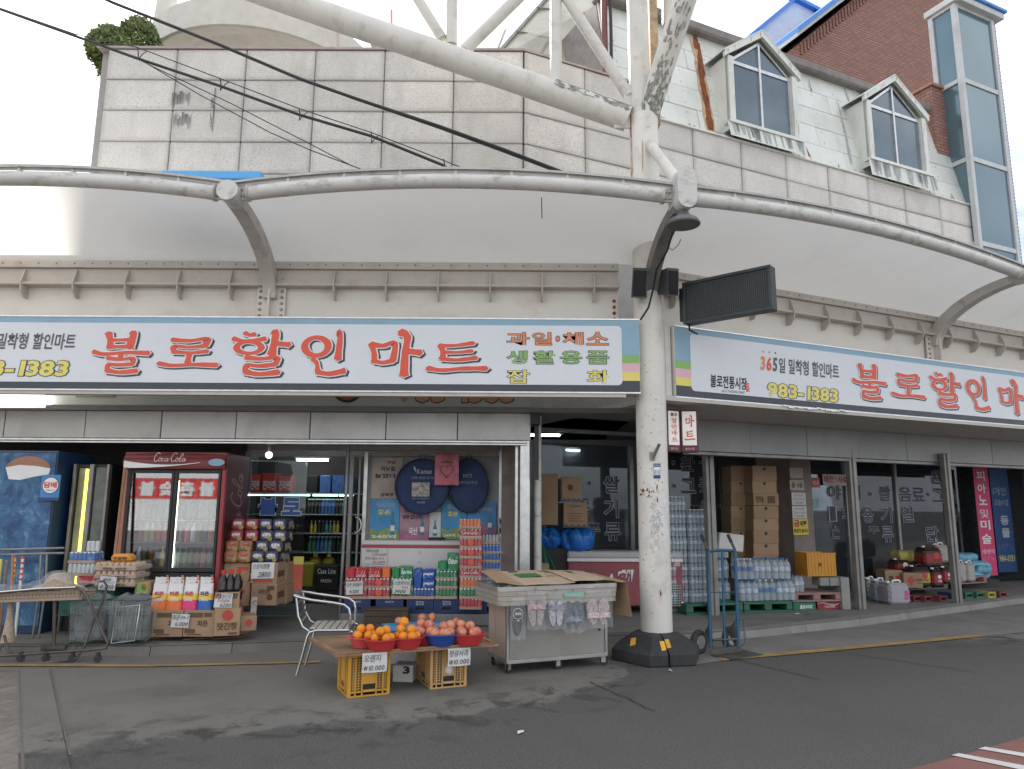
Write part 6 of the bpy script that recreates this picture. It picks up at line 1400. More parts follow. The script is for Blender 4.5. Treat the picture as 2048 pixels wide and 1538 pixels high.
m = MB(); m.lathe([(.10, 0), (.10, .003)], 20, (0, 0, 0), 0, False, Matrix.Translation((X(433), hy(X(433))-.0, fz(925))) @ Matrix.Rotation(pi/2, 4, 'X') @ Matrix.Scale(.45, 4, Vector((0, 1, 0)))); m.build('cap_emblem', M['signblue'], t)
for a, b in ((243, 251), (440, 448)): MB().rect(X(a), .25, X(b), zb_, -.0, .06, 0, .005).build('red_frame', mat('cokebright', (.30, .035, .04), .35) if a > 300 else mat('coketan', (.42, .17, .11), .45), t)
for a, b in ((252, 345), (346, 439)):
  z0, z1 = fz(1144), fz(939)
  d = MB()
  for rct in ((X(a), z0, X(a+6), z1), (X(b-5), z0, X(b), z1), (X(a+6), z1-.045, X(b-5), z1), (X(a+6), z0, X(b-5), z0+.05)): d.rect(*rct, -.01, .04, 0, .004)
  do = d.build('door', M['black'], t)
  g = MB().rect(X(a+6), z0+.05, X(b-5), z1-.045, .012, .018).build('pane', glass('fridgeglass', (.85, .88, .9), .10, .0), do)
MB().rect(X(252), .14, X(439), fz(1146), -.005, .05).build('kick_plate', M['black'], t)
m = MB().tube([(X(350), .06, fz(1140)), (X(350), .06, fz(960))], .012, 6); m.build('light_tube', mat('fridgelight', (1, .95, .78), emit=2.6), t)
fsh = [fz(1135), fz(1085), fz(1040), fz(995)]
for z in fsh: MB().rect(X(255), z-.012, X(437), z, .08, .66).build('shelf', M['inwall'], t)
side = MB(); script(side, 0, 0, 1.0, .42, lambda xx: 0.0)
w = MB(); Ms = Matrix.Translation((fw/2+.003, .62, .95)) @ Matrix.Rotation(pi/2, 4, 'Z') @ Matrix.Rotation(-pi/2, 4, 'Y');
w.add([(v[0], v[1]*1, v[2]) for v in side.v], side.f, 0, Ms); w.build('side_lettering', mat('sidepale', (.36, .22, .21), .4), t)
r = random.Random(12); drk = [('green', (.04, .12, .05)), ('amber', (.2, .1, .03)), ('dark', (.03, .02, .02)), ('cola', (.05, .015, .01)), ('red', (.45, .05, .04)), ('gold', (.45, .33, .12)), ('white', (.6, .6, .6))]
for si, z in enumerate(fsh):
  for k in range(15):
    n, c = drk[r.choice((0, 0, 1, 2, 3, 3) if si > 1 or r.random() < .5 else (4, 5, 6, 3))]
    key = 'fb_'+n
    if key not in BASE: BASE[key] = MB().lathe([(.034, 0), (.036, .01), (.036, .14), (.014, .20), (.014, .235), (1e-4, .236)], 10, mis=[0, 0, 0, 0, 1]).mesh('bottle', [mat(key, c, .15, spec=.7), M['red']])
    o = put(BASE[key], 'bottle', None, (fx + X(264)+ (X(430)-X(264))*k/14, YF+.14, PZ+z+.002)); tag(o, f'{n} drink bottle, {ORD[k]} from the left on the {["lowest", "second", "third", "top"][si]} cola fridge shelf', 'bottle', 'bottles in the cola fridge')
# banner on the far side of the street that shows mirrored in the fridge doors
bn = T('street_banner', 'red and white banner across the street that is mirrored in the fridge doors', 'banner', (-11.2, -6, 0))
MB().rect(-2.6, 1.75, 2.6, 2.42, -.02, 0).build('red_cloth', mat('bannerred', (.65, .03, .04), .6), bn); MB().rect(-2.6, .75, 2.6, 1.749, -.02, 0).rect(-2.6, 2.421, 2.6, 3.0, -.02, 0).build('white_cloth', M['white'], bn)
m = MB()
Mb = Matrix.Rotation(pi, 4, 'Z')
for i, ch in enumerate('숯불촌숯불갈비'): letter(m, ch, -2.2+i*.65, 1.85, -1.7+i*.65, 2.32, -.004, 0, .05, 0, Mb)
for k in range(3): scrawl(m, -2.3, .85+k*.3, 2.3, 1.08+k*.3, -.004, 1, 1, k, .03)
w = MB(); w.v, w.f, w.m, w.sm = [v for v in m.v], m.f, m.m, m.sm
w.build('lettering', [M['white'], M['ink']], bn)
# drink cans and eggs beside the fridge
def cans_mesh(nx, ny, r_, h, top=(.55, .55, .55)):
  m = MB()
  for i in range(nx):
    for j in range(ny):
      if j > 1 and 0 < i < nx-1: continue
      m.lathe([(r_*.85, 0), (r_, .008), (r_, h*.9), (r_*.82, h), (1e-4, h*.985)], 10, ((i-(nx-1)/2)*2*r_, r_+j*2*r_, 0), mis=[0, 0, 1, 1])
  return m
canmats = {}
def canmat(n, col, col2):
  """printed can wall: base colour with paler swoosh bands"""
  if n in canmats: return canmats[n]
  m = bpy.data.materials.new(n); m.use_nodes = True; nt = m.node_tree; b = nt.nodes['Principled BSDF']; b.inputs['Roughness'].default_value = .28
  tc = _n(nt, 'ShaderNodeTexCoord'); w_ = _n(nt, 'ShaderNodeTexNoise'); w_.inputs['Scale'].default_value = 16; w_.inputs['Detail'].default_value = 3; w_.inputs['Distortion'].default_value = 1.5
  nt.links.new(tc.outputs['Object'], w_.inputs[0]); rp = _n(nt, 'ShaderNodeValToRGB'); e = rp.color_ramp.elements; e[0].position = .52; e[0].color = (*col, 1); e[1].position = .66; e[1].color = (*col2, 1)
  nt.links.new(w_.outputs['Fac'], rp.inputs[0]); nt.links.new(rp.outputs[0], b.inputs['Base Color']); canmats[n] = m; return m
CAN = dict(red=canmat('can_red', (.50, .035, .045), (.68, .30, .32)), green=canmat('can_green', (.02, .24, .09), (.45, .62, .48)), blue=canmat('can_blue', (.02, .09, .36), (.25, .36, .62)), orange=canmat('can_orange', (.75, .18, .04), (.8, .45, .2)),
           lblue=canmat('can_lblue', (.03, .16, .48), (.35, .55, .75)), silver=canmat('can_silver', (.42, .44, .46), (.12, .12, .14)), white=canmat('can_white', (.6, .62, .63), (.2, .45, .3)))
tray_l = mat('traycard', (.42, .29, .22), .75, var=.12, rand=.08)
lid = mat('canlid', (.55, .55, .56), .3, metal=.8)
CT = {}
def can_tray(px0, py0, px1, py1, Y, kind, label, group, n=6, txt=None):
  x, z, w, h = pxbox(px0, py0, px1, py1, Y); r_ = w/2/n; key = (kind, round(h, 2), n)
  o = T('can_tray', label, 'can tray', (x + rnd.uniform(-.006, .006), Y + rnd.uniform(0, .02), z), rnd.uniform(-.045, .045), group)
  th = h*.27
  MB().rect(-w/2-.004, 0, w/2+.004, th, -.004, .0).rect(-w/2-.004, 0, -w/2, th, 0, r_*8).rect(w/2, 0, w/2+.004, th, 0, r_*8).rect(-w/2, 0, w/2, .004, 0, r_*8).build('tray', tray_l, o)
  if key not in CT: CT[key] = cans_mesh(n, 4, r_, h*.97).mesh('cans', [CAN[kind], lid])
  put(CT[key], 'cans', o, (0, 0, .004), kind='stuff')
  MB().rect(-w/2-.002, th, w/2+.002, h, -.003, r_*8, 0, .012).build('shrink_wrap', film, o)
  if txt:
    m = MB(); a = MB()
    if txt == 'coke': script(m, -w*.42, h*.38, w*.8, h*.5, lambda xx: -.006)
    elif txt == 'badge': m.lathe([(w*.15, 0), (w*.15, .002)], 16, (0, 0, 0), 0, False, Matrix.Translation((0, -.0045, h*.62)) @ Matrix.Rotation(pi/2, 4, 'X'))
    else: letter(m, txt, -w*.32, h*.45, w*.32, h*.82, -.006, 0, .02)
    m.build('lettering', M['red'] if txt == 'badge' else M['white'], o)
  return o
def sixpack(px0, py0, px1, py1, Y, kind, label, txt=None, d=.2):
  x, z, w, h = pxbox(px0, py0, px1, py1, Y); o = T('six_pack', label, 'six pack', (x, Y + rnd.uniform(0, .02), z), rnd.uniform(-.08, .08))
  MB().rect(-w/2, 0, w/2, h, 0, d, 0, .012).build('sleeve', CAN[kind], o)
  if txt:
    m = MB()
    if txt == 'coke': script(m, -w*.46, h*.1, w*.92, h*.55, lambda xx: -.004)
    else: letter(m, txt, -w*.42, h*.3, w*.42, h*.72, -.004, 0, .03, .15)
    m.build('lettering', M['white'], o)
  return o
YC = 8.72
can_tray(134, 1104, 187, 1127, YC, 'lblue', 'tray of blue cans topping the pile beside the slim cooler', 'can trays by the slim cooler', 6)
can_tray(133, 1128, 186, 1152, YC, 'white', 'tray of white cans under the blue cans by the slim cooler', 'can trays by the slim cooler', 6)
sixpack(150, 1152, 190, 1168, YC, 'red', 'red pack at the foot of the can pile by the slim cooler')
for k in range(3): sixpack(170+k*9, 1082, 178+k*9, 1104, YC+.1, 'white', ['first', 'middle', 'last'][k] + ' white and green drink can pack above the blue cans', None, .06)
eggm = mat('eggs', (.58, .36, .2), .6, var=.1); etray = mat('eggtray', (.42, .34, .27), .9, var=.15)
for k, (y0, y1, a, b, lab) in enumerate(((1157, 1174, 187, 268, 'lowest'), (1141, 1158, 186, 270, 'middle'), (1124, 1142, 186, 272, 'topmost'))):
  x, z, w, h = pxbox(a, y0, b, y1, 8.55); o = T('egg_tray', lab + ' carton tray of brown eggs in the pile beside the fridge', 'egg tray', (x, 8.55, z), 0, 'stacked egg trays')
  MB().rect(-w/2, 0, w/2, h*.55, 0, w*.8, 0, .012).build('tray', etray, o)
  m = MB()
  for i in range(7):
    for j in range(4): m.ball(((i-3)*w/7.2, .035+j*.07, h*.62), w/16, 8, 6, 0, None, 1.2)
  m.build('eggs', eggm, o, kind='stuff'); MB().rect(-w/2, h*.2, w/2, h, -.004, w*.8, 0, .02).build('wrap', film, o)
  m = MB(); letter(m, '특란', -w*.3, h*.12, w*.3, h*.42, -.007, 0, .02); m.build('print', kraft, o)
x, z, w, h = pxbox(219, 1108, 260, 1125, 8.6); o = T('orange_pack', 'orange wrapped pack on top of the egg trays', 'pack', (x, 8.6, z)); MB().rect(-w/2, 0, w/2, h, 0, .15, 0, .03).build('body', mat('packorange', (.65, .27, .03), .35, var=.15, bump=.3, bscale=30), o)
m = MB(); letter(m, '구운란', -w*.35, h*.3, w*.35, h*.7, -.003, 0, .03); m.build('lettering', M['ink'], o)
price(196, 1153, 230, 1180, 8.5, 'tilted price card below the egg trays', [('계란', .15, .55, .7, .9, pen), ('~1', .6, .35, .95, .6, pen), ('8300', .1, .08, .9, .38, pen)], .06)
grn = mat('crategreen', (.02, .10, .075), .45, var=.15)
def beer_crate(px0, py0, px1, py1, Y, d, mt, label, txt, fg, group=None, name='bottle_crate'):
  x, z, w, h = pxbox(px0, py0, px1, py1, Y); o = T(name, label, 'crate', (x, Y, z), 0, group)
  m = MB(); f = .02
  hx0, hx1, hz0, hz1 = -w*.17, w*.17, h*.22, h*.42
  for rct in ((-w/2, 0, w/2, hz0), (-w/2, hz1, w/2, h*.72), (-w/2, hz0, hx0, hz1), (hx1, hz0, w/2, hz1), (-w/2, h*.72, w/2, h)): m.rect(*rct, 0, f)
  m.rect(-w/2-.006, h*.9, w/2+.006, h, -.006, 0.0, 0, .002).rect(-w/2-.006, 0, w/2+.006, h*.08, -.006, 0.0, 0, .002)
  for sx in (-w*.36, -w*.3, w*.3, w*.36): m.rect(sx-.006, h*.12, sx+.006, h*.6, -.005, 0)
  m.rect(-w/2, 0, -w/2+f, h, f, d).rect(w/2-f, 0, w/2, h, f, d).rect(-w/2, 0, w/2, h, d-f, d).rect(-w/2+f, 0, w/2-f, .02, f, d-f); m.build('shell', mt, o)
  k = MB().rect(hx0, hz0, hx1, hz1, .03, .05); k.build('handle_hole', M['black'], o)
  for sx in (-w*.41, w*.33): MB().rect(sx, h*.24, sx+w*.07, h*.40, -.003, .0).build('vent', M['black'], o)
  if txt:
    m = MB()
    for i, l in enumerate(txt): letter(m, l, -w*.16, h*(.74-.17*i), w*.16, h*(.88-.17*i), -.009, 0, .03)
    m.build('print', fg, o)
  return o
beer_crate(120, 1174, 226, 1200, 8.6, .35, grn, 'upper dark green bottle crate under the egg trays', ['GRO'], M['white'], 'green crates under the eggs'); beer_crate(115, 1201, 224, 1232, 8.6, .35, grn, 'lower dark green bottle crate on the pavement under the eggs', None, None, 'green crates under the eggs')
# wire baskets wrapped in plastic
def wire_basket(px0, py0, px1, py1, Y, label, seed):
  x, z, w, h = pxbox(px0, py0, px1, py1, Y); o = T('wire_basket', label, 'basket', (x, Y, PZ), 0, 'wire baskets on the pavement'); h = W(px0, py0, Y).z-PZ; d = .34
  m = MB(); s = lambda z_: .86 + .14*z_/h
  for z_ in (.01, h*.33, h*.66, h):
    q = s(z_); P = [(-w/2*q, -d/2*q, z_), (w/2*q, -d/2*q, z_), (w/2*q, d/2*q, z_), (-w/2*q, d/2*q, z_)]; m.tube(P, .006 if z_ == h else .004, 5, closed=True)
  for i in range(12):
    u = -1+2*(i+.5)/12
    for sg in (-1, 1): m.tube([(u*w/2*s(0), sg*d/2*s(0), .01), (u*w/2, sg*d/2, h)], .0025, 4)
  m.build('wires', mat('wiregreen', (.07, .11, .09), .4, metal=.4), o)
  m = MB(); r_ = random.Random(seed)
  def fn(u, v):
    q = 2*pi*u; zz = h*(.1+1.02*v); k_ = s(zz)*(1.02 if v < .8 else 1.02-(v-.8)*3.2) + .02*sin(q*7+v*9) ; return (w/2*k_*max(-1, min(1, 1.3*cos(q))), d/2*k_*max(-1, min(1, 1.3*sin(q))), zz + .015*sin(q*5))
  m.grid(fn, 48, 14); m.build('plastic_bag', bagfilm, o)
  m = MB().rect(-w*.36, .05, w*.36, h*.8, -d*.36, d*.36, 0, .03); m.build('contents', mat('basketload', (.15, .18, .17), .6, var=.5, scale=9), o)
  if seed > 1:
    m = MB().tube([(-w*.28, -d/2-.01, .03), (-w*.2, -d/2-.02, h*.85), (w*.36, -d/2-.02, h*.9), (w*.3, -d/2-.01, .06)], .007, 6, closed=True)
    for k in range(5): m.tube([(-w*.22+k*w*.11, -d/2-.015, .06), (-w*.14+k*w*.11, -d/2-.02, h*.86)], .003, 4)
    m.build('metal_rack', M['alu'], o)
  return o
wire_basket(146, 1196, 220, 1285, 8.25, 'green wire basket with cloudy plastic beside the egg crates', 1); wire_basket(222, 1196, 302, 1282, 8.25, 'wire basket holding a chrome rack under clear plastic', 2)
# cardboard with detergent pouches
sheetc = T('flat_cardboard', 'flattened cardboard lying under the detergent boxes', 'cardboard', tuple(G(385, 1272, PZ)))
for i, P in enumerate(([(296, 1277), (378, 1274), (376, 1268), (300, 1268)], [(366, 1280), (426, 1276), (424, 1268), (370, 1268)], [(426, 1279), (486, 1274), (500, 1262), (430, 1268)])): WB().prism([tuple(G(a, b, PZ+.004+.004*i)) for a, b in P], (0, 0, .006)).build('sheet', card, sheetc)
YD = 8.35
for a, b, lab in ((303, 363, 'left'), (365, 426, 'right')):
  carton(a, 1220, b, 1273, YD, .36, lab + ' open cardboard box of detergent pouches with printed front', [('피죤', .52 if a < 350 else .45, .38, .98 if a < 350 else .8, .62, kraft), ('#', .12, .72, .62, .9, kraft), ('#', .05, .12, .4, .28, kraft), ('#', .66, .74, .92, .9, kraft), ('#', .12, .05, .6, .1, kraft)], open_top=True)
pm_ = {}
def pouch(px, py, Y, w, h, low, label, txt, fg):
  c = W(px, py, Y); key = low
  if key not in pm_:
    m = MB(); L = [(0, .5, .36), (.05, .52, .40), (.42, .50, .34), (.62, .48, .26), (.66, .48, .25), (.88, .46, .08), (1, .45, .012)]; n = 16; ban = [0, 0, 1, 2, 2, 2]
    for i in range(len(L)-1):
      vs = []
      for (z_, a, b) in (L[i], L[i+1]):
        for k in range(n):
          q = 2*pi*k/n; cx_, sy_ = cos(q), sin(q); vs.append((w*a*math.copysign(abs(cx_)**.5, cx_), h*.4*b*math.copysign(abs(sy_)**.8, sy_), h*z_ + .006*sin(5*q)*z_))
      m.add(vs, [(k, (k+1) % n, n+(k+1) % n, n+k) for k in range(n)], ban[i], None, True)
    m.poly([(w*.44*c_, .003*s_, h+.0005) for c_, s_ in ((-1, -1), (1, -1), (1, 1), (-1, 1))], 2)
    pm_[key] = m.mesh('pouch', [mat('pch_'+low, dict(orange=(.72, .17, .04), pink=(.70, .05, .2), blue=(.03, .14, .45))[low], .3, var=.1, scale=14, bump=.2, bscale=30), mat('pch_mid', (.75, .5, .06), .3, var=.15, scale=20), mat('pch_top', (.68, .66, .66), .28, var=.06, bump=.25, bscale=30)])
  o = T('detergent_pouch', label, 'pouch', tuple(c), random.Random(px).uniform(-.15, .15), 'detergent pouches in the cardboard boxes'); put(pm_[key], 'pouch', o)
  m = MB(); letter(m, txt, -w*.3, h*.56, w*.3, h*.72, -h*.125, 0, .03); m.build('lettering', fg, o); m = MB(); letter(m, '2100mL', -w*.3, h*.38, w*.3, h*.5, -h*.15, 0, .02); m.build('lettering', M['white'], o)
  m = MB().lathe([(.012, 0), (.014, .012), (.012, .02), (1e-4, .022)], 8, (w*.34, 0, h)); m.build('spout', M['orange'], o); return o
fgr = mat('pouchred', (.55, .04, .1), .5)
wp, hp = .175, .31
for px, low, lab, Y, py in ((318, 'orange', 'front left orange pouch', YD+.07, 1223), (348, 'orange', 'second orange pouch from the left', YD+.07, 1223), (379, 'pink', 'pink bottomed pouch', YD+.07, 1223), (410, 'blue', 'blue bottomed pouch', YD+.07, 1223)):
  pouch(px, py, Y, wp, hp, low, lab + ' at the front of the detergent boxes', '피죤', fgr if low != 'blue' else M['navy'])
for j, (Y, py) in enumerate(((YD+.17, 1216), (YD+.27, 1210))):
  for px, low in ((319, 'orange'), (349, 'orange'), (380, 'pink'), (409, 'blue' if j else 'pink')):
    pouch(px+1, py, Y, wp, hp, low, ('second' if j == 0 else 'rear') + ' row pouch behind the ' + {319: 'front left orange', 349: 'second orange', 380: 'pink', 409: 'blue'}[px] + ' detergent pouch', '피죤', fgr)
price(341, 1228, 377, 1255, YD-.015, 'price card on the seam of the two detergent boxes', [('피죤', .05, .55, .5, .95, pen), ('1+1', .55, .6, .95, .9, pen), ('6,000', .25, .08, .95, .42, pen)], .03)
carton(268, 1163, 300, 1188, 8.6, .2, 'small carton with a green print beside the detergent boxes', [('#', .15, .1, .85, .9, M['signgreen']), ('o', .4, .3, .8, .8, M['orange'])])
# soy sauce boxes
YS = 8.3
carton(428, 1217, 477, 1272, YS, .36, 'lower soy sauce box with a red oval emblem on its front', [('o', .28, .6, .72, .9, redprint), ('맛간장', .12, .22, .9, .5, kraft), ('#', .55, .05, .9, .13, kraft)], rz=.28, side=[('o', .2, .5, .8, 1.0, redprint), ('맛간장', .1, .1, .9, .35, kraft)])
o, w, h = carton(430, 1184, 476, 1218, YS+.005, .34, 'upper open soy sauce box filled with red capped bottles', [('맛간장', .1, .6, .95, .95, kraft)], rz=.28, open_top=True, side=[('o', .45, .3, .95, .95, redprint)])
fl = MB().prism([(w/2, .03, h), (w/2, .33, h), (w/2+.10, .31, h+.20), (w/2+.10, .05, h+.20)], (.006, 0, .002)); fl.build('flap', card, o)
fl = MB().prism([(-w/2, .34, h), (w/2, .34, h), (w/2-.02, .40, h+.16), (-w/2+.02, .40, h+.16)], (0, .006, .002)); fl.build('flap', card, o)
soy = MB().lathe([(.045, 0), (.052, .01), (.055, .12), (.05, .2), (.02, .27), (.018, .29)], 14).lathe([(.024, .285), (.026, .32), (1e-4, .322)], 10, mi=1).mesh('soy_bottle', [mat('soydark', (.012, .009, .009), .12, spec=.7), mat('capred', (.6, .05, .03), .35)])
for i in range(3):
  for j in range(2):
    c = W(440+i*13, 1205-j*3, YS+.10+j*.12); ob_ = put(soy, 'soy_bottle', None, (c.x+.02, c.y+.03*i, W(440, 1213, YS).z+.01+.045)); tag(ob_, ['left', 'middle', 'right'][i] + ' black soy sauce bottle with red cap in the ' + ['front', 'back'][j] + ' of the open box', 'bottle', 'soy sauce bottles')
price(428, 1187, 462, 1215, YS-.02, 'price card with red figures on the soy sauce box', [('송학맛간장', .05, .65, .95, .95, pen), ('11500', .2, .38, .85, .6, penred), ('6200', .35, .06, .95, .3, pen)], .04, .2)
carton(480, 1232, 512, 1262, 8.45, .3, 'carton with a red emblem beside the soy sauce boxes', [('o', .3, .3, .75, .8, redprint)], rz=.5)
price(500, 1194, 512, 1236, 8.7, 'small price card on the side of the soy boxes', [('~2', .1, .5, .9, .9, pen), ('~1', .1, .1, .9, .4, penred)])
# ramen packs on cartons
YR = 9.05
carton(446, 1126, 498, 1163, YR, .3, 'upper left carton under the ramen packs with printed red mark', [('#', .55, .6, .95, .8, redprint), ('#', .05, .3, .6, .42, redprint)], group='cartons under the ramen packs'); carton(446, 1163, 498, 1212, YR+.004, .3, 'lower left carton under the ramen packs', [('#', .2, .5, .8, .65, redprint)], group='cartons under the ramen packs')
carton(500, 1126, 553, 1167, YR-.08, .34, 'upper right ramen carton carrying the white price card', [('#', .1, .06, .85, .18, redprint)], group='cartons under the ramen packs', side=[('#', .1, .3, .8, .6, kraft)]); carton(500, 1167, 552, 1211, YR-.08, .34, 'lower right ramen carton with dark oval print', [('라면', .3, .5, .75, .75, kraft), ('o', .62, .25, .85, .5, kraft), ('#', .62, .7, .9, .9, kraft)], group='cartons under the ramen packs', side=[('#', .1, .3, .8, .6, kraft)])
carton(556, 1126, 571, 1170, YR+.25, .3, 'upper carton behind the ramen cartons', [('#', .2, .3, .8, .4, kraft)], group='cartons under the ramen packs'); carton(556, 1170, 571, 1208, YR+.25, .3, 'lower carton behind the ramen cartons', [], group='cartons under the ramen packs')
pkm = {}
def pack_mesh(kind, w, h, d):
  if kind in pkm: return pkm[kind]
  col = dict(red=((.22, .02, .03), (.32, .16, .10)), blue=((.025, .03, .075), (.34, .31, .27)), orange=((.27, .12, .05), (.36, .28, .17)))[kind]
  m = MB(); n = 12
  def fn(u, v):
    q = 2*pi*u; cc, ss = cos(q), sin(q); e = .35; k = 1 - .12*abs(2*v-1)**6
    return (w/2*math.copysign(abs(cc)**e, cc)*k*(1+.015*sin(9*v*pi)), d/2 + d/2*math.copysign(abs(ss)**e, ss)*k, h*v)
  m.grid(fn, 28, 8); m.poly([(-w*.44, d*.1, h-.001), (w*.44, d*.1, h-.001), (w*.44, d*.9, h-.001), (-w*.44, d*.9, h-.001)])
  m.lathe([(w*.34, 0), (w*.30, .004), (1e-4, .005)], 18, (0, 0, 0), 1, True, Matrix.Translation((0, .002, h*.55)) @ Matrix.Rotation(pi/2, 4, 'X') @ Matrix.Scale(.62, 4, Vector((0, 1, 0)))); m.lathe([(w*.16, 0), (1e-4, .003)], 14, (0, 0, 0), 2, True, Matrix.Translation((w*.26, -.002, h*.24)) @ Matrix.Rotation(pi/2, 4, 'X'))
  pkm[kind] = m.mesh('pack', [mat('pk_'+kind, col[0], .3, var=.35, scale=22, bump=.5, bscale=35), mat('pk2_'+kind, col[1], .3, var=.6, scale=30, rand=.2), mat('pkyellow', (.30, .22, .05), .35)]); return pkm[kind]
rowsR = [(1039, 1060, [(461, 488, 'red'), (488, 516, 'red'), (517, 544, 'blue'), (545, 570, 'blue')]), (1061, 1083, [(456, 486, 'red'), (487, 516, 'red'), (518, 546, 'blue'), (547, 570, 'blue')]),
         (1084, 1104, [(450, 475, 'orange'), (476, 502, 'orange'), (510, 536, 'blue'), (537, 563, 'blue')]), (1105, 1125, [(447, 473, 'orange'), (474, 500, 'orange'), (501, 527, 'blue'), (528, 554, 'blue')])]
names_r = ['top', 'second', 'third', 'bottom']
wpk = .172; hpk = .132
for ri, (y0, y1, cols) in enumerate(rowsR):
  for ci, (a, b, kd) in enumerate(cols):
    c = W((a+b)/2, y1, YR-.06 + .02*(3-ri)); o = T('ramen_pack', f'{kd} noodle pack, {ORD[ci]} from the left in the {names_r[ri]} row of the pile', 'ramen pack', tuple(c), rnd.uniform(-.06, .06), 'noodle packs piled on cartons'); put(pack_mesh(kd, wpk, hpk, .15), 'pack', o, (0, 0, 0))
    m = MB(); letter(m, dict(red='신라면', blue='오징어', orange='짜장')[kd], -wpk*.28, hpk*.48, wpk*.28, hpk*.78, -.009, 0, .03); m.build('lettering', M['white'] if kd != 'orange' else redprint, o)
  for k in range(2):
    c = W(574+k*8-ri*3, y1-1, YR+.16+k*.16); o = T('ramen_pack', f'shaded dark noodle pack at the right end of the {names_r[ri]} row, {"nearer" if k == 0 else "farther"} one', 'ramen pack', tuple(c), 1.3, 'noodle packs piled on cartons'); put(pack_mesh('blue', wpk, hpk, .15), 'pack', o)
price(502, 1125, 548, 1157, YR-.10, 'large white price card on the ramen cartons', [('오징어짬뽕', .05, .6, .8, .92, pen), ('2800', .3, .1, .85, .42, pen)], -.02)
# orange standing sign
x, z, w, h = pxbox(583, 1113, 603, 1192, 9.6); o = T('standing_sign', 'slim standing sign in yellow and coral beside the shop door', 'sign', (x, 9.6, z)); MB().rect(-w/2, h*.15, w/2, h*.8, 0, .02).build('panel', mat('signcoral', (.62, .14, .09), .5), o); MB().rect(-w/2, h*.8, w/2, h, 0, .02).build('top_panel', M['signyellow'], o); MB().rect(-w/2, 0, w/2, h*.15, 0, .02).build('foot_panel', M['kerb'], o)
# posters behind the freezer
posters = [(742, 803, 916, 997, 'faded beige poster above the blue soju poster', (.44, .36, .31), [('주의', .5, .85, .75, .93, 'ink'), ('리뉴얼', .3, .68, .75, .8, 'ink'), ('높였다', .1, .5, .8, .62, 'ink'), ('금복주', .3, .05, .75, .14, 'ink')], None),
 (739, 797, 998, 1080, 'blue poster with a green bottle left of the round bags', (.06, .3, .58), [('우리지역', .2, .78, .85, .92, 'edgegrey'), ('좋은', .25, .62, .7, .74, 'signyellow'), ('240억', .05, .04, .9, .14, 'white')], 'b'),
 (798, 857, 1006, 1080, 'mauve poster with a bottle under the large round bag', (.42, .24, .30), [('맛있는', .15, .74, .6, .88, 'ink'), ('변화입니다', .1, .56, .75, .68, 'ink'), ('국산', .32, .14, .62, .34, 'white')], 'p'),
 (858, 881, 1024, 1078, 'narrow white poster showing a blue bottle', (.62, .63, .64), [], 'b'),
 (882, 933, 1000, 1078, 'blue and green poster between the two round bags', (.05, .3, .56), [('우리', .2, .74, .6, .9, 'edgegrey'), ('좋은', .25, .58, .65, .7, 'signyellow'), ('249억 7천', .1, .05, .9, .14, 'white')], 'b'),
 (935, 992, 1004, 1069, 'blue poster with a green bottle at the right of the window', (.06, .26, .55), [('우리지역', .2, .7, .8, .84, 'edgegrey')], 'b')]
for i, (a, b, y0, y1, lab, col, txt, bt) in enumerate(posters):
  YP = 10.29 - .004*(i % 2); x, z, w, h = pxbox(a, y0, b, y1, YP); o = T('poster', lab, 'poster', (x, YP, z)); MB().rect(-w/2, 0, w/2, h, -.003, 0).build('sheet', mat('poster%d' % i, col, .45, var=.2, scale=4), o)
  for (t_, u0, v0, u1, v1, fg) in txt: m = MB(); letter(m, t_, -w/2+u0*w, v0*h, -w/2+u1*w, v1*h, -.005, 0, .03); m.build('lettering', M.get(fg) or MATS[fg], o)
  if bt:
    bx = w*.28 if w > .25 else 0; g = .05 if w > .25 else .045
    if w > .25: MB().poly([(-w/2, -.0042, h*.0), (w/2, -.0042, h*.0), (w/2, -.0042, h*.22), (w*.1, -.0042, h*.30), (-w*.2, -.0042, h*.22), (-w/2, -.0042, h*.28)]).build('ground_print', mat('posterbase%d' % (i % 3), ((.6, .65, .68), (.25, .36, .12), (.4, .15, .25))[(i % 3) if bt == 'b' else 2], .5, var=.2, scale=12), o); MB().lathe([(.07, 0), (.07, .002)], 16, (0, 0, 0), 0, False, Matrix.Translation((-w*.05, -.006, h*.36)) @ Matrix.Rotation(pi/2, 4, 'X')).build('mascotless_cloud', M['white'], o) if False else None
    P = [(-1, 0), (1, 0), (1, 2.6), (.4, 3.6), (.35, 5), (-.35, 5), (-.4, 3.6), (-1, 2.6)]
    MB().poly([(bx + px_*g*.6, -.007, h*.12 + pz_*h*.115) for px_, pz_ in P]).build('bottle_print', mat('soju', (.03, .22, .28), .4, var=.2), o); MB().rect(bx-g*.55, h*.22, bx+g*.55, h*.36, -.010, -.0085).build('label_print', M['white'], o)
for i, (y0, y1, lab) in enumerate(((1035, 1053, 'upper'), (1053, 1069, 'lower'))):
  x, z, w, h = pxbox(996, y0, 1006, y1, 10.24); o = T('strip_notice', lab + ' narrow notice on the frame right of the posters', 'notice', (x, 10.24, z)); MB().rect(-w/2, 0, w/2, h, -.003, 0).build('sheet', papw, o); m = MB(); letter(m, '문' if i else '주', -w*.3, h*.2, w*.3, h*.8, -.005, 0, .03); m.build('lettering', M['ink'], o)
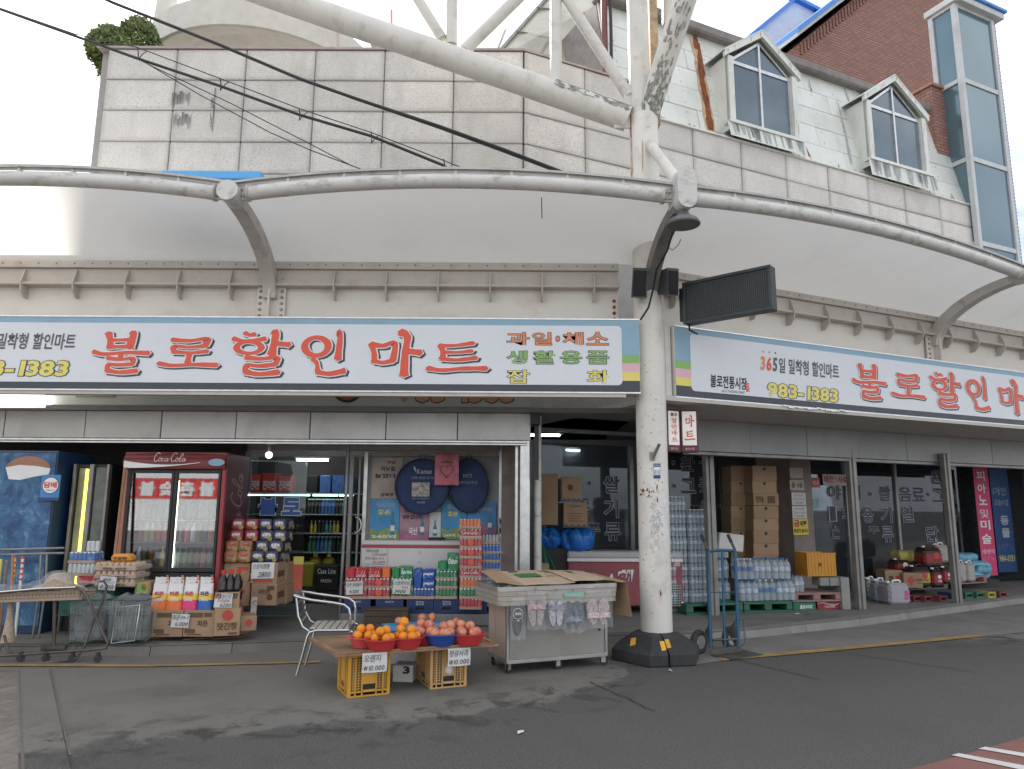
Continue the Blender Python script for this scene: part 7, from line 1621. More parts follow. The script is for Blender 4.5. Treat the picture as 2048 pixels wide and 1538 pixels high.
# chest freezer
YZ = 9.93
x, z, w, h = pxbox(718, 1081, 967, 1225, YZ); o = T('chest_freezer', 'white chest freezer with a red stripe behind the can trays', 'freezer', (x, YZ, PZ)); hz = W(840, 1081, YZ).z-PZ; fy = lambda y: W(840, y, YZ).z-PZ
wf = mat('freezerwhite', (.66, .65, .63), .35, var=.04, dirt=.25, dirtcol=(.5, .47, .42))
MB().rect(-w/2, 0, w/2, fy(1096), 0, .34, 0, .01).build('body', wf, o); MB().rect(-w/2-.003, fy(1096)+.002, w/2+.003, fy(1091), -.006, .345, 0, .003).build('red_stripe', mat('stripered', (.42, .06, .07), .4), o); MB().rect(-w/2-.005, fy(1091)+.002, w/2+.005, hz, -.012, .35, 0, .012).build('lid', M['alu'] if 0 else wf, o)
m = MB(); m.lathe([(.02, 0), (.018, .01)], 10, (0, 0, 0), 0, False, Matrix.Translation((-.05, 0, fy(1105))) @ Matrix.Rotation(pi/2, 4, 'X')); m.lathe([(.02, 0), (.018, .01)], 10, (0, 0, 0), 0, False, Matrix.Translation((-.05, 0, fy(1123))) @ Matrix.Rotation(pi/2, 4, 'X')); m.build('latch', papw, o)
price(730, 1097, 774, 1128, YZ-.02, 'handwritten sheet taped to the white chest freezer', [('아이스크림', .05, .75, .6, .95, pen), ('2개 5,000', .3, .52, .95, .7, pen), ('아이스홍시 1박스', .02, .28, .85, .45, pen), ('10,000', .35, .04, .9, .2, penred)])
x, z, w, h = pxbox(855, 1070, 885, 1081, 9.85); o = T('black_tray', 'flat black tray lying on the chest freezer lid', 'tray', (x, 9.95, z)); MB().rect(-w/2, 0, w/2, .03, 0, .25, 0, .006).build('tray', M['black'], o)
# round pop-up bags and the pink packet
navb = mat('bagnavy', (.012, .035, .12), .6, var=.2, scale=7, bump=.25, bscale=14)
def round_bag(px, py, rx, ry, Y, label, lines):
  c = W(px, py, Y); k = zc(c)/F; o = T('round_bag', label, 'bag', tuple(c), 0, 'round blue carry bags'); RX, RY = rx*k, ry*k
  m = MB().lathe([(1e-4, .0), (.6, .0), (.93, .008), (1.0, .03), (.97, .05), (.6, .06), (1e-4, .06)], 40, (0, 0, 0), 0, True, Matrix.Rotation(pi/2, 4, 'X') @ Matrix.Translation((0, 0, -.06)) @ Matrix.Diagonal((RX, RY, 1, 1))); m.build('cover', navb, o)
  P = [(RX*.985*cos(RAD(q)), -.028, RY*.985*sin(RAD(q))) for q in range(0, 360, 9)]; MB().tube(P, .010, 6, closed=True).build('piping', M['ink'], o)
  MB().tube([(-.03, .01, RY*.95), (-.03, .0, RY+.06), (.03, .0, RY+.06), (.03, .01, RY*.95)], .006, 6).build('strap', M['ink'], o)
  for (t_, x0, z0, x1, z1, fg, b_) in lines: m = MB(); letter(m, t_, x0*RX, z0*RY, x1*RX, z1*RY, -.064, 0, b_); m.build('lettering', M.get(fg) or MATS[fg], o)
  return o, RX, RY
yb = 10.1
bgo, RX, RY = round_bag(844, 973, 54, 55, yb, 'larger round navy carry bag with a silver picture patch', [('Kamat', -.18, .45, .38, .62, 'edgegrey', .02), ('간편한 원터치 모기장', -.38, .26, .45, .35, 'signblue', 0), ('SIZE: 200x180x145cm', -.35, -.46, .3, -.4, 'signblue', 0), ('3-4인용', -.15, -.62, .15, -.52, 'edgegrey', 0)])
MB().rect(-.35*RX, -.36*RY, .3*RX, .14*RY, -.066, -.062).build('picture_patch', mat('patch', (.36, .33, .31), .5, var=.6, scale=18), bgo)
MB().poly([(-.22*RX, -.066, .5*RY), (-.3*RX, -.066, .62*RY), (-.3*RX, -.066, .74*RY), (-.22*RX, -.066, .66*RY)]).build('leaf_mark', MATS['edgegrey'], bgo)
round_bag(937, 971, 40, 54, yb+.08, 'smaller round navy carry bag partly behind the pink packet', [('HOT', -.25, .28, .2, .42, 'signblue', .0), ('ONETOUCH PLUS', -.5, .05, .45, .16, 'signblue', .0)])
x, z, w, h = pxbox(869, 908, 917, 970, yb-.12); o = T('pink_packet', 'flat pink packet with a drawn heart print hanging between the bags', 'packet', (x, yb-.12, z), .03)
MB().grid(lambda u, v: (-w/2+w*u, -.02*sin(u*pi)*sin(v*pi)-.004*sin(9*u+5*v), h*v), 10, 10).build('packet', mat('packetpink', (.50, .13, .17), .4, var=.25, scale=9, bump=.3, bscale=25), o)
m = MB(); letter(m, 'Jennie', -w*.26, h*.68, w*.26, h*.78, -.028, 0, 0, .2); m.build('lettering', M['ink'], o)
P = [(w*.27*math.sin(a)**3, -.027, h*.46 + h*.017*(13*cos(a)-5*cos(2*a)-2*cos(3*a)-cos(4*a))*.8) for a in [2*pi*k/24 for k in range(24)]]; MB().tube(P, .003, 4, closed=True).build('heart_print', M['ink'], o)
MB().tube([(0, .0, h), (0, .06, h+.10)], .003, 4).build('hanger', M['steelgrey'], o)
# concrete ledge, crates, can trays
YL = 9.5
a, b = W(686, 1226, YL), W(960, 1226, YL)
LZ = a.z
lg = T('concrete_ledge', 'rough concrete ledge carrying the navy crates', 'ledge', ((a.x+b.x)/2, YL, PZ), kind='thing')
WB().rect(a.x-.04, PZ, .35, LZ-.002, YL-.03, YL+.5, 0, .02).build('block', M['concrete'], lg)
navc = mat('cratenavy', (.018, .04, .13), .45, var=.12)
for i, (p, q, lab, tx) in enumerate(((687, 740, 'first', ['NET']), (751, 806, 'second', ['대선주조']), (813, 866, 'third', ['맛있는', '참소주']), (867, 920, 'fourth', ['맛있는', '참소주']), (921, 974, 'fifth', ['맛있는']))):
  beer_crate(p, 1198, q, 1226, YL, .36, navc, f'{lab} navy crate from the left under the drink trays', tx, MATS['edgegrey'], 'navy crates on the ledge')
YT = YL-.02
def column(px0, px1, rows, kind, who, txt=None):
  for i, (y0, y1) in enumerate(rows): can_tray(px0, y0, px1, y1, YT, kind, f'{["bottom", "middle", "top", "fourth"][i]} tray of {who}', 'can trays above the navy crates', 6, txt[i] if txt else None)
column(689, 733, [(1177, 1198), (1157, 1177)], 'red', 'red cola cans in the leftmost stack', [None, 'coke']); column(735, 779, [(1177, 1198), (1157, 1177)], 'red', 'red cola cans in the second stack', ['badge', 'badge'])
column(781, 825, [(1177, 1198), (1157, 1177)], 'green', 'green soda cans in the third stack'); column(827, 869, [(1177, 1198)], 'blue', 'blue cola cans in the fourth stack')
column(871, 914, [(1177, 1198), (1159, 1177), (1142, 1159)], 'green', 'green soda cans in the fifth stack')
sixpack(691, 1135, 709, 1157, YT, 'red', 'narrow red can pack on the leftmost stack'); sixpack(710, 1135, 733, 1157, YT, 'red', 'red can pack with white script on the leftmost stack', 'coke'); sixpack(736, 1135, 762, 1157, YT, 'red', 'dark red can pack on the second stack', 'coke'); sixpack(763, 1135, 779, 1157, YT, 'orange', 'orange can pack at the end of the second stack')
sixpack(783, 1135, 799, 1157, YT, 'green', 'narrow green can pack on the third stack'); sixpack(800, 1133, 825, 1157, YT, 'green', 'green can pack with white lettering on the third stack', 'Sprite')
sixpack(827, 1137, 843, 1177, YT, 'blue', 'upright blue can pack on the fourth stack'); sixpack(844, 1139, 869, 1158, YT, 'blue', 'upper blue can pack with white lettering on the fourth stack', 'pepsi'); sixpack(844, 1158, 869, 1177, YT, 'blue', 'lower blue can pack with white lettering on the fourth stack', 'pepsi')
sixpack(875, 1123, 893, 1142, YT, 'green', 'small green can pack on the fifth stack'); sixpack(894, 1107, 917, 1142, YT+.03, 'green', 'tall green can pack on the fifth stack', 'Chilsung')
# tall red and blue stacks
kinds = ['red', 'red', 'orange', 'red', 'red', 'red', 'red', 'red', 'orange']
z_ = 1219; YQ = YL-.10
for i, (y0, y1, kd, tx) in enumerate(((1198, 1219, 'red', None), (1177, 1198, 'green', None), (1156, 1177, 'orange', None), (1137, 1156, 'red', 'coke'), (1117, 1137, 'red', 'badge'), (1097, 1117, 'red', 'badge'), (1077, 1097, 'red', 'badge'), (1057, 1077, 'red', 'coke'), (1038, 1057, 'orange', None))):
  can_tray(919, y0, 962, y1, YQ, kd, f'{kd} can tray, {ORD[i]} from the ground in the tall red stack by the cart', 'trays in the tall red stack', 6, tx)
for i, (y0, y1, kd) in enumerate(((1195, 1213, 'lblue'), (1177, 1195, 'lblue'), (1160, 1177, 'lblue'), (1142, 1160, 'lblue'), (1124, 1142, 'lblue'), (1107, 1124, 'lblue'), (1089, 1107, 'lblue'), (1070, 1088, 'silver'))):
  can_tray(964, y0, 1006, y1, YL+.02, kd, ('silver can tray topping' if kd == 'silver' else f'blue can tray, {ORD[i]} from the ground in') + ' the stack right of the tall red one', 'trays in the blue stack', 6)
price(692, 1163, 726, 1189, YT-.02, 'price card on the leftmost red trays', [('코카 코라콜라', .05, .6, .95, .92, pen), ('4,200', .2, .08, .75, .36, pen)], -.05); price(785, 1159, 820, 1188, YT-.02, 'price card on the green trays', [('스프라이트', .05, .62, .95, .9, pen), ('1+1', .55, .38, .85, .55, pen), ('3400', .1, .08, .75, .3, pen)], .03)
# black speaker-like box at the pier, wooden box
x, z, w, h = pxbox(1012, 1112, 1032, 1150, 9.6); o = T('black_box', 'small black box beside the pier behind the cart', 'box', (x, 9.6, z)); MB().rect(-w/2, -z+PZ, w/2, h, 0, .15, 0, .01).build('case', M['black'], o)
p = G(727, 1259, PZ); q = G(815, 1259, PZ)
o = T('wooden_box', 'dark weathered wooden box on the pavement behind the fruit', 'box', ((p.x+q.x)/2, p.y, PZ), -.02); wd_ = q.x-p.x; hb = W(770, 1221, p.y).z-PZ
wdm = mat('woodolddark', (.075, .05, .035), .8, var=.35, scale=3, bump=.3, bscale=30)
for k in range(3): MB().rect(-wd_/2, hb*k/3+.002, wd_/2, hb*(k+1)/3-.002, 0, .02, 0, .003).build('plank', wdm, o)
MB().rect(-wd_/2, 0, wd_/2, hb, .021, .2, 0, .004).build('body', wdm, o); MB().rect(-wd_/2-.01, hb+.001, wd_/2+.01, hb+.02, -.01, .21, 0, .004).build('lid', wdm, o)
# ------------------------------------------------------------------ aluminium chair
ch = T('aluminium_chair', 'shiny aluminium tube armchair with a worn pale seat beside the fruit board', 'chair', (-1.83, 7.42, 0), RAD(6))
ca = mat('chairalu', (.55, .55, .54), .2, metal=.95, var=.05)
sy = .235
for sg in (-1, 1):
  y = sg*sy
  P = [(-.20, y*1.02, .015), (-.155, y, .2), (-.12, y, .36), (-.10, y, .405), (-.04, y*.98, .42), (.26, y*.98, .42), (.30, y, .40)]
  MB().tube(P, .0125, 8).build('rear_leg', ca, ch)
  P = [(.27, y, .02), (.275, y, .30), (.27, y, .56), (.255, y, .62), (.21, y, .655), (.1, y, .675), (-.1, y, .70), (-.22, y*.92, .725), (-.27, y*.7, .735)]
  MB().tube(P, .0135, 8).build('front_leg', ca, ch)
  P = [(-.255, y*.78, .735), (-.225, y*.8, .55), (-.175, y*.84, .45), (-.11, y*.9, .41)]
  MB().tube(P, .012, 8).build('back_post', ca, ch)
MB().tube([(-.27, -sy*.7, .735), (-.285, -sy*.35, .737), (-.288, 0, .737), (-.285, sy*.35, .737), (-.27, sy*.7, .735)], .0135, 8).build('top_rail', ca, ch)
for i in range(4): MB().rect(-sy*.8, .475+i*.055, sy*.8, .515+i*.055, -.004, .004, 0, .002, Matrix.Translation((-.205-.012*i, 0, 0)) @ Matrix.Rotation(pi/2, 4, 'Z')).build('back_slat', ca, ch)
for i in range(6): MB().box((-.08+i*.065, 0, .437), (.052, sy*1.9, .012), b=.003).build('seat_slat', mat('seatslat', (.52, .49, .42), .4, metal=.3, dirt=.7, dirtcol=(.33, .2, .09), dscale=6), ch)
MB().tube([(.25, -sy, .2), (.25, sy, .2)], .009, 6).build('stretcher', ca, ch)
# ------------------------------------------------------------------ fruit board on two crates
ZB = .345
FLb, FRb, BLb = G(671, 1315, ZB), G(989, 1293, ZB), G(617, 1281, ZB+.01)
ux = (FRb-FLb); Lb = ux.length; rzb = math.atan2(ux.y, ux.x); ux.normalize(); uy = Vector((-ux.y, ux.x, 0)); Db = (BLb-FLb).dot(uy)
bd = T('fruit_board', 'long worn wooden board lying across two yellow crates and carrying fruit bowls', 'table board', (FLb.x, FLb.y, ZB), rzb)
wood = mat('boardwood', (.24, .145, .085), .7, var=.3, scale=3, bump=.2, bscale=30, dirt=.6, dirtcol=(.10, .065, .04), dscale=4)
wood2 = mat('boardedge', (.30, .17, .09), .7, var=.3, scale=6, bump=.3, bscale=40, dirt=.5)
off_bl = (BLb-FLb).dot(ux)
m = MB(); P = [(0, 0), (Lb, 0), (Lb+off_bl*.1, Db), (off_bl, Db)]
m.prism([(x, y, .008) for x, y in P], (0, 0, .02)); m.build('top', wood, bd)
for k, (z0, z1, yy) in enumerate(((0, .018, -.006), (.02, .036, -.004))): MB().rect(-.002, z0, Lb+.01+.03*(1-k), z1, yy, .02, 0, .002).build('edge_strip', wood2, bd)
m = MB(); d_ = Vector((off_bl, Db, 0)); n_ = Vector((-d_.y, d_.x, 0)).normalized()*.012
m.prism([(0, .022, .028), (off_bl, Db, .028), (off_bl+.03, Db, .028), (.03, .022, .028)], (0, 0, .012)); m.build('batten', wood2, bd)
m = MB().rect(Lb-.03, .028, Lb+.0, .040, .022, Db-.01, 0, .002); m.build('batten', wood2, bd)
MB().rect(off_bl+.03, .028, off_bl+.5, .038, Db-.04, Db, 0, .002).build('batten', wood2, bd)
ZBT = ZB+.029
def lattice_crate(px0, px1, py0, py1, label, mt, depth, loose=None):
  a, b = G(px0, py0), G(px1, py1); d = b-a; w = d.length; rz = math.atan2(d.y, d.x); h = ZB-.004
  o = T('plastic_crate', label, 'crate', (a.x, a.y, 0), rz, 'crates under the fruit board')
  m = MB(); f = .012
  for (x0, y0, x1, y1) in ((0, 0, w, f), (0, depth-f, w, depth), (0, f, f, depth-f), (w-f, f, w, depth-f)):
    for z0, z1 in ((0, .012), (.035, .047), (h-.02, h)): m.rect(x0, z0, x1, z1, y0, y1)
  for (x, y) in ((.012, .012), (w-.012, .012), (.012, depth-.012), (w-.012, depth-.012)): m.box((x, y, h/2), (.028, .028, h-.002), b=.006)
  m.build('frame', mt, o)
  def face(L, Mx, nm):
    m = MB()
    c0, c1 = L*.33, L*.67
    m.rect(c0, .10, c1, h-.02, .002, .008, 0, 0, Mx); m.rect(c0, .04, c1, .055, .002, .008, 0, 0, Mx)
    for x in (c0, c1, L*.17, L*.83): m.rect(x-.006, .012, x+.006, h-.02, .000, .010, 0, 0, Mx)
    n = 7
    for s0, s1 in ((.03, L*.17-.006), (L*.17+.006, c0-.006), (c1+.006, L*.83-.006), (L*.83+.006, L-.03)):
      k = max(2, int((s1-s0)/.017))
      for i in range(1, k): m.rect(s0+(s1-s0)*i/k-.002, .047, s0+(s1-s0)*i/k+.002, h-.02, .002, .007, 0, 0, Mx)
      for j in range(1, 13): m.rect(s0, .047+(h-.067)*j/13-.003, s1, .047+(h-.067)*j/13+.003, .003, .0065, 0, 0, Mx)
    m.build(nm, mt, o)
  face(w, Matrix(), 'lattice'); face(depth, Matrix.Translation((0, depth, 0)) @ Matrix.Rotation(-pi/2, 4, 'Z'), 'lattice'); face(depth, Matrix.Translation((w, 0, 0)) @ Matrix.Rotation(pi/2, 4, 'Z'), 'lattice')
  MB().rect(w*.33, .056, w*.67, .099, .02, .024).build('slot', M['black'], o)
  MB().rect(.02, .02, w-.02, h-.03, .05, depth-.03, 0, .01).build('contents', M['darktrim'], o)
  if loose: MB().ball((w*.5, .0, .15), .035, 8, 6, 0, None, 1.3).build('paper_scrap', papw, o)
  return o
lattice_crate(695, 779, 1397, 1388, 'bright yellow lattice crate under the left end of the fruit board', mat('crateyellow', (.60, .31, .035), .45, var=.12, dirt=.4, dirtcol=(.3, .17, .04)), .40)
lattice_crate(860, 933, 1379, 1372, 'faded tan lattice crate under the right end of the fruit board', mat('cratetan', (.55, .33, .13), .5, var=.12, dirt=.4, dirtcol=(.3, .19, .09)), .46, True)
x, z, w, h = pxbox(785, 1313, 826, 1347, 7.0); o = T('white_box', 'white printed box on the ground between the two crates', 'box', (x, 7.0, 0), -.1); MB().rect(-w/2, 0, w/2, h, 0, .2, 0, .006).build('carton', papw, o); m = MB(); letter(m, '3', -.0, h*.5, w*.35, h*.95, -.003, 0, .06); m.build('print', M['ink'], o)
o = T('paper_bag', 'pale paper bag on the ground behind the tan crate', 'bag', tuple(G(800, 1325))); MB().grid(lambda u, v: (.16*cos(2*pi*u)*(1-.15*v), .06*sin(2*pi*u), .22*v+.01*sin(9*u)), 16, 4).build('bag', mat('bagpale', (.42, .38, .38), .6, bump=.3, bscale=20), o)
# bowls and fruit
def fruit_mesh(kind):
  r = .041 if kind == 'orange' else .047
  m = MB(); prof = []
  for i in range(11):
    a = pi*i/10; rr = r*sin(a); z = -r*cos(a)
    if kind == 'apple': z *= .92; z -= .012*max(0, cos(a))**8*1.2; rr *= 1.0+.03*cos(2*a)
    elif i == 10: z -= .002
    prof.append((max(rr, 1e-4), z))
  m.lathe(prof, 16)
  if kind == 'apple': m.tube([(0, 0, r*.7), (.003, 0, r*1.02)], .0025, 5, 1)
  else: m.lathe([(.004, r-.001), (1e-4, r+.001)], 6, mi=1)
  return m
omat = mat('orangepeel', (.80, .27, .015), .42, var=.12, scale=20, bump=.35, bscale=220, rand=.10)
apm = bpy.data.materials.new('appleskin'); apm.use_nodes = True; nt = apm.node_tree; b_ = nt.nodes['Principled BSDF']; b_.inputs['Roughness'].default_value = .38
tcn = _n(nt, 'ShaderNodeTexCoord'); mp = _n(nt, 'ShaderNodeMapping'); mp.inputs['Scale'].default_value = (26, 26, 6); nz = _n(nt, 'ShaderNodeTexNoise'); nz.inputs['Scale'].default_value = 1.6; nz.inputs['Detail'].default_value = 6
oi = _n(nt, 'ShaderNodeObjectInfo'); ad = _n(nt, 'ShaderNodeVectorMath', operation='ADD'); nt.links.new(tcn.outputs['Object'], mp.inputs[0]); nt.links.new(mp.outputs[0], ad.inputs[0]); nt.links.new(oi.outputs['Random'], ad.inputs[1]); nt.links.new(ad.outputs[0], nz.inputs[0])
rp = _n(nt, 'ShaderNodeValToRGB'); e = rp.color_ramp.elements; e[0].position = .38; e[0].color = (.60, .26, .15, 1); e[1].position = .62; e[1].color = (.46, .10, .07, 1); e2 = e.new(.5); e2.color = (.55, .20, .12, 1)
nt.links.new(nz.outputs['Fac'], rp.inputs[0]); nt.links.new(rp.outputs[0], b_.inputs['Base Color'])
stemm = mat('stem', (.12, .1, .04), .8)
FM = dict(orange=fruit_mesh('orange').mesh('orange', [omat, stemm]), apple=fruit_mesh('apple').mesh('apple', [apm, stemm]))
bowlred = mat('bowlred', (.50, .035, .04), .35, var=.06); bowlblue = mat('bowlblue', (.025, .07, .30), .35, var=.06); bowlpink = mat('bowlpink', (.62, .08, .09), .35)
def bowl(px, py_bot, rx, mt, label, kind, fruits, seed, inner=None):
  p = G(px, py_bot, ZBT); k = zc(p)/F; R = rx*k; yo = R*.62
  o = T('fruit_bowl', label, 'bowl', (p.x, p.y+yo, ZBT), rzb, 'plastic bowls on the fruit board'); hb = R*.62
  m = MB().lathe([(R*.62, 0), (R*.66, .003), (R*.90, hb*.85), (R*.93, hb*.88), (R*1.0, hb*.9), (R*1.0, hb), (R*.92, hb*1.0), (R*.86, hb*.85), (R*.6, .01), (1e-4, .01)], 32, sx=1, sy=.82); m.build('bowl', mt, o)
  r = random.Random(seed); rr = FM[kind].vertices[0].co.length; rr = .041 if kind == 'orange' else .047
  for i, (dx, dy, lv) in enumerate(fruits):
    z = ZBT + .026 + rr + [.035, .088, .142][lv] if R > .1 else 0
    q_ = .70 if lv == 0 else .85; f = put(FM[kind], kind, None, (p.x+dx*R*q_, p.y+yo+dy*R*.8*q_, z), rot=(r.uniform(-.7, .7), r.uniform(-.7, .7), r.uniform(0, 6))); f.scale = (r.uniform(.88, 1.08),)*3
    where = ['in the bottom layer of', 'in the second layer of', 'topmost on'][lv]
    tag(f, f'{kind} {where} the {label.split(" ", 1)[0]} {label.split(" ")[1]} {label.split(" ")[2]}, {["left front", "right front", "left", "right", "rear", "middle", "rear left", "rear right"][i % 8]} one', kind, f'{kind}s heaped in bowls')
  return o
six = [(-.45, -.5, 0), (.45, -.5, 0), (-.6, .1, 0), (.6, .1, 0), (.0, .55, 0), (0, .02, 1), (-.42, .35, 1), (.42, .35, 1)]
bowl(724, 1298, 34, bowlpink, 'left rear bowl of pinkish red plastic holding oranges on the board', 'orange', six[:5] + [(-.25, -.1, 1), (.35, .1, 1)], 1)
bowl(759, 1304, 37, bowlred, 'left front bowl of dark red plastic heaped with oranges on the board', 'orange', [(-.5, -.3, 0), (.42, -.45, 0), (.68, .1, 0), (-.2, .5, 0), (.3, .5, 0), (-.1, -.22, 1), (.2, .35, 1)], 2)
bowl(811, 1300, 37, bowlred, 'third red bowl of plastic heaped with oranges beside the apples', 'orange', [(-.28, -.5, 0), (.42, -.45, 0), (-.7, .1, 0), (.7, .15, 0), (.0, .5, 0), (-.45, .1, 1), (.25, .05, 1), (-.3, .45, 2)], 3)
bowl(850, 1292, 38, bowlred, 'rear red bowl of plastic heaped with apples near the oranges', 'apple', [(-.4, -.4, 0), (.35, -.45, 0), (-.6, .25, 0), (.5, .3, 0), (.0, .5, 0), (.15, .15, 1), (-.4, .5, 1)], 4)
bowl(880, 1295, 39, bowlblue, 'front blue bowl of plastic heaped with apples on the board', 'apple', [(-.45, -.5, 0), (.45, -.45, 0), (.1, -.3, 0), (-.6, .2, 0), (.6, .25, 0), (.1, .1, 1), (.5, .5, 1)], 5)
bowl(935, 1293, 37, bowlred, 'right red bowl of plastic heaped with apples near the cart', 'apple', [(-.42, -.45, 0), (.45, -.5, 0), (-.6, .2, 0), (.6, .2, 0), (0, .5, 0), (.1, -.05, 1), (-.5, .45, 1)], 6)
p = G(830, 1262, ZBT); k = zc(p)/F
tr = T('blue_tray', 'shallow pale blue plastic tray behind the fruit bowls', 'tray', (p.x, p.y+.1, ZBT), rzb+.05); w_, d_, h_ = 118*k, .26, .05
m = MB(); lb = mat('traylblue', (.07, .32, .55), .4, var=.05)
m.rect(-w_/2, 0, w_/2, .006, 0, d_).rect(-w_/2, .006, w_/2, h_, 0, .008).rect(-w_/2, .006, w_/2, h_, d_-.008, d_).rect(-w_/2, .006, -w_/2+.008, h_, .008, d_-.008).rect(w_/2-.008, .006, w_/2, h_, .008, d_-.008); m.build('tray', lb, tr); tr.rotation_euler = (RAD(-4), 0, rzb)
for i, (px, dy) in enumerate(((795, .12), (841, .16), (912, .1), (862, .2))):
  q = W(px, 1262, p.y+dy); f = put(FM['apple'], 'apple', None, (q.x, q.y+.1, ZBT+.058+.03*(i % 2)), rot=(.3*i, .2, i)); tag(f, ['leftmost', 'second', 'rightmost', 'third'][i] + ' loose apple lying in the pale blue tray', 'apple', 'apples in the blue tray')
Yc = FLb.y
def hang(px0, py0, px1, py1, label, lines):
  p = G((px0+px1)/2, 1300, ZB+.03); c = p.y - .06
  xm, z, w, h = pxbox(px0, py0, px1, py1, W(((px0+px1)/2), 1310, FLb.y + ((px0+px1)/2-671)/318*(FRb.y-FLb.y)).y-.018)
  yy = FLb.y + ((px0+px1)/2-671)/318*(FRb.y-FLb.y)-.018
  o = T('price_sheet', label, 'price sheet', (xm, yy, z), rzb)
  MB().grid(lambda u, v: (-w/2+w*u+.004*sin(v*3), -.012*(1-v)*sin(u*3)-.002, h*v), 6, 6).build('sheet', papw, o)
  for (t, a, b, cc, d, fg) in lines: m = MB(); letter(m, t, -w/2+a*w, b*h, -w/2+cc*w, d*h, -.016, 0, .0, .12); m.build('handwriting', fg, o)
hang(723, 1305, 773, 1344, 'handwritten orange price sheet hanging from the board front', [('오렌지', .06, .55, .75, .92, pen), ('\u20a9', .06, .12, .22, .36, pen), ('10.000', .28, .1, .9, .36, pen)])
hang(894, 1296, 941, 1331, 'handwritten apple price sheet hanging from the board front', [('평광사과', .06, .55, .9, .92, pen), ('\u20a9', .06, .1, .22, .38, pen), ('10.000', .26, .1, .94, .38, pen)])
# ------------------------------------------------------------------ slipper cart
A0, B0, C0 = G(1013, 1350), G(1216, 1332), G(965, 1331)
dx = B0-A0; rc_ = math.atan2(dx.y, dx.x); Lc = dx.length; ux = dx.normalized(); uy = Vector((-ux.y, ux.x, 0)); Dc = max(.5, (C0-A0).dot(uy));
ct = T('slipper_cart', 'grey rolling sales cart with a slatted tray top and sliding doors', 'cart', (A0.x, A0.y, 0), rc_)
panel = mat('cartpanel', (.30, .29, .265), .45, metal=.15, var=.08, scale=1.5, bump=.08, bscale=8, dirt=.3); pnk = mat('cartside', (.42, .31, .25), .6, var=.08, dirt=.25); fal = mat('cartalu', (.50, .49, .47), .38, metal=.7, var=.15, dirt=.4, dirtcol=(.12, .11, .1))
zc0, zc1 = .095, .66
MB().rect(.02, zc0+.03, Lc-.02, zc1, .02, Dc-.02).build('body', M['darktrim'], ct)
for a, b, y in ((.03, Lc*.5+.02, .006), (Lc*.5-.0, Lc-.03, .013)): MB().rect(a, zc0+.04, b, zc1, y, y+.006).build('sliding_door', panel, ct)
for x in (0, Lc-.025): MB().rect(x, zc0, x+.025, zc1, 0, .025, 0, .003).build('corner_post', fal, ct); MB().rect(x, zc0, x+.025, zc1, Dc-.025, Dc, 0, .003).build('corner_post', fal, ct)
m = MB().rect(.0, zc0, Lc, zc0+.038, -.004, .03, 0, .004).rect(0, zc0, .025, zc0+.038, .03, Dc, 0, .004).rect(Lc-.025, zc0, Lc, zc0+.038, .03, Dc, 0, .004); m.build('bottom_rail', fal, ct)
for a, b in ((.03, Dc*.55), (Dc*.55+.012, Dc-.03)): MB().rect(a, zc0+.04, b, zc1, -.006, 0, 0, 0, Matrix.Translation((.0, 0, 0)) @ Matrix.Rotation(pi/2, 4, 'Z') @ Matrix.Scale(-1, 4, Vector((0, 1, 0))) ).build('side_panel', pnk, ct)
MB().rect(Dc*.55-.006, zc0, Dc*.55+.018, zc1, -.0, .012, 0, .002, Matrix.Rotation(pi/2, 4, 'Z')).build('side_post', fal, ct)
MB().lathe([(.012, 0), (.012, .004)], 10, (0, 0, 0), 0, False, Matrix.Translation((Lc-.09, .006, .36)) @ Matrix.Rotation(pi/2, 4, 'X')).build('lock', M['black'], ct)
# tray top: slatted aluminium sides with rounded front corner
ox, oy, tz0, tz1 = .13, .13, .655, .835
for k in range(4):
  z0 = tz0 + (tz1-tz0)*k/4; z1 = tz0 + (tz1-tz0)*(k+1)/4 - .003; e = .012*(k/3)
  P = []; r = .06; x0, x1, y0, y1 = -ox-e, Lc+.05+e, -oy-e, Dc+.08
  for cx, cy, q0 in ((x0+r, y0+r, 180), (x1-r, y0+r, 270), (x1-r, y1-r, 0), (x0+r, y1-r, 90)):
    for j in range(5): q = RAD(q0+22.5*j); P.append((cx+r*cos(q), cy+r*sin(q)))
  m = MB(); n = len(P); c_ = ((x0+x1)/2, (y0+y1)/2)
  I = [(c_[0]+(x-c_[0])*.985, c_[1]+(y-c_[1])*.97) for x, y in P]
  vs = [(x, y, z0) for x, y in P] + [(x, y, z1) for x, y in P] + [(x, y, z0) for x, y in I] + [(x, y, z1) for x, y in I]
  m.add(vs, [(i, (i+1) % n, n+(i+1) % n, n+i) for i in range(n)] + [(n+i, n+(i+1) % n, 3*n+(i+1) % n, 3*n+i) for i in range(n)] + [(2*n+i, 3*n+i, 3*n+(i+1) % n, 2*n+(i+1) % n) for i in range(n)] + [(i, 2*n+i, 2*n+(i+1) % n, (i+1) % n) for i in range(n)]); m.build('tray_slat', fal if k == 3 else mat('trayslat', (.40, .36, .31), .45, metal=.3, var=.1), ct)
MB().rect(-ox+.01, tz0-.004, Lc+.04, tz0+.012, -oy+.01, Dc+.07).build('tray_floor', M['darktrim'], ct)
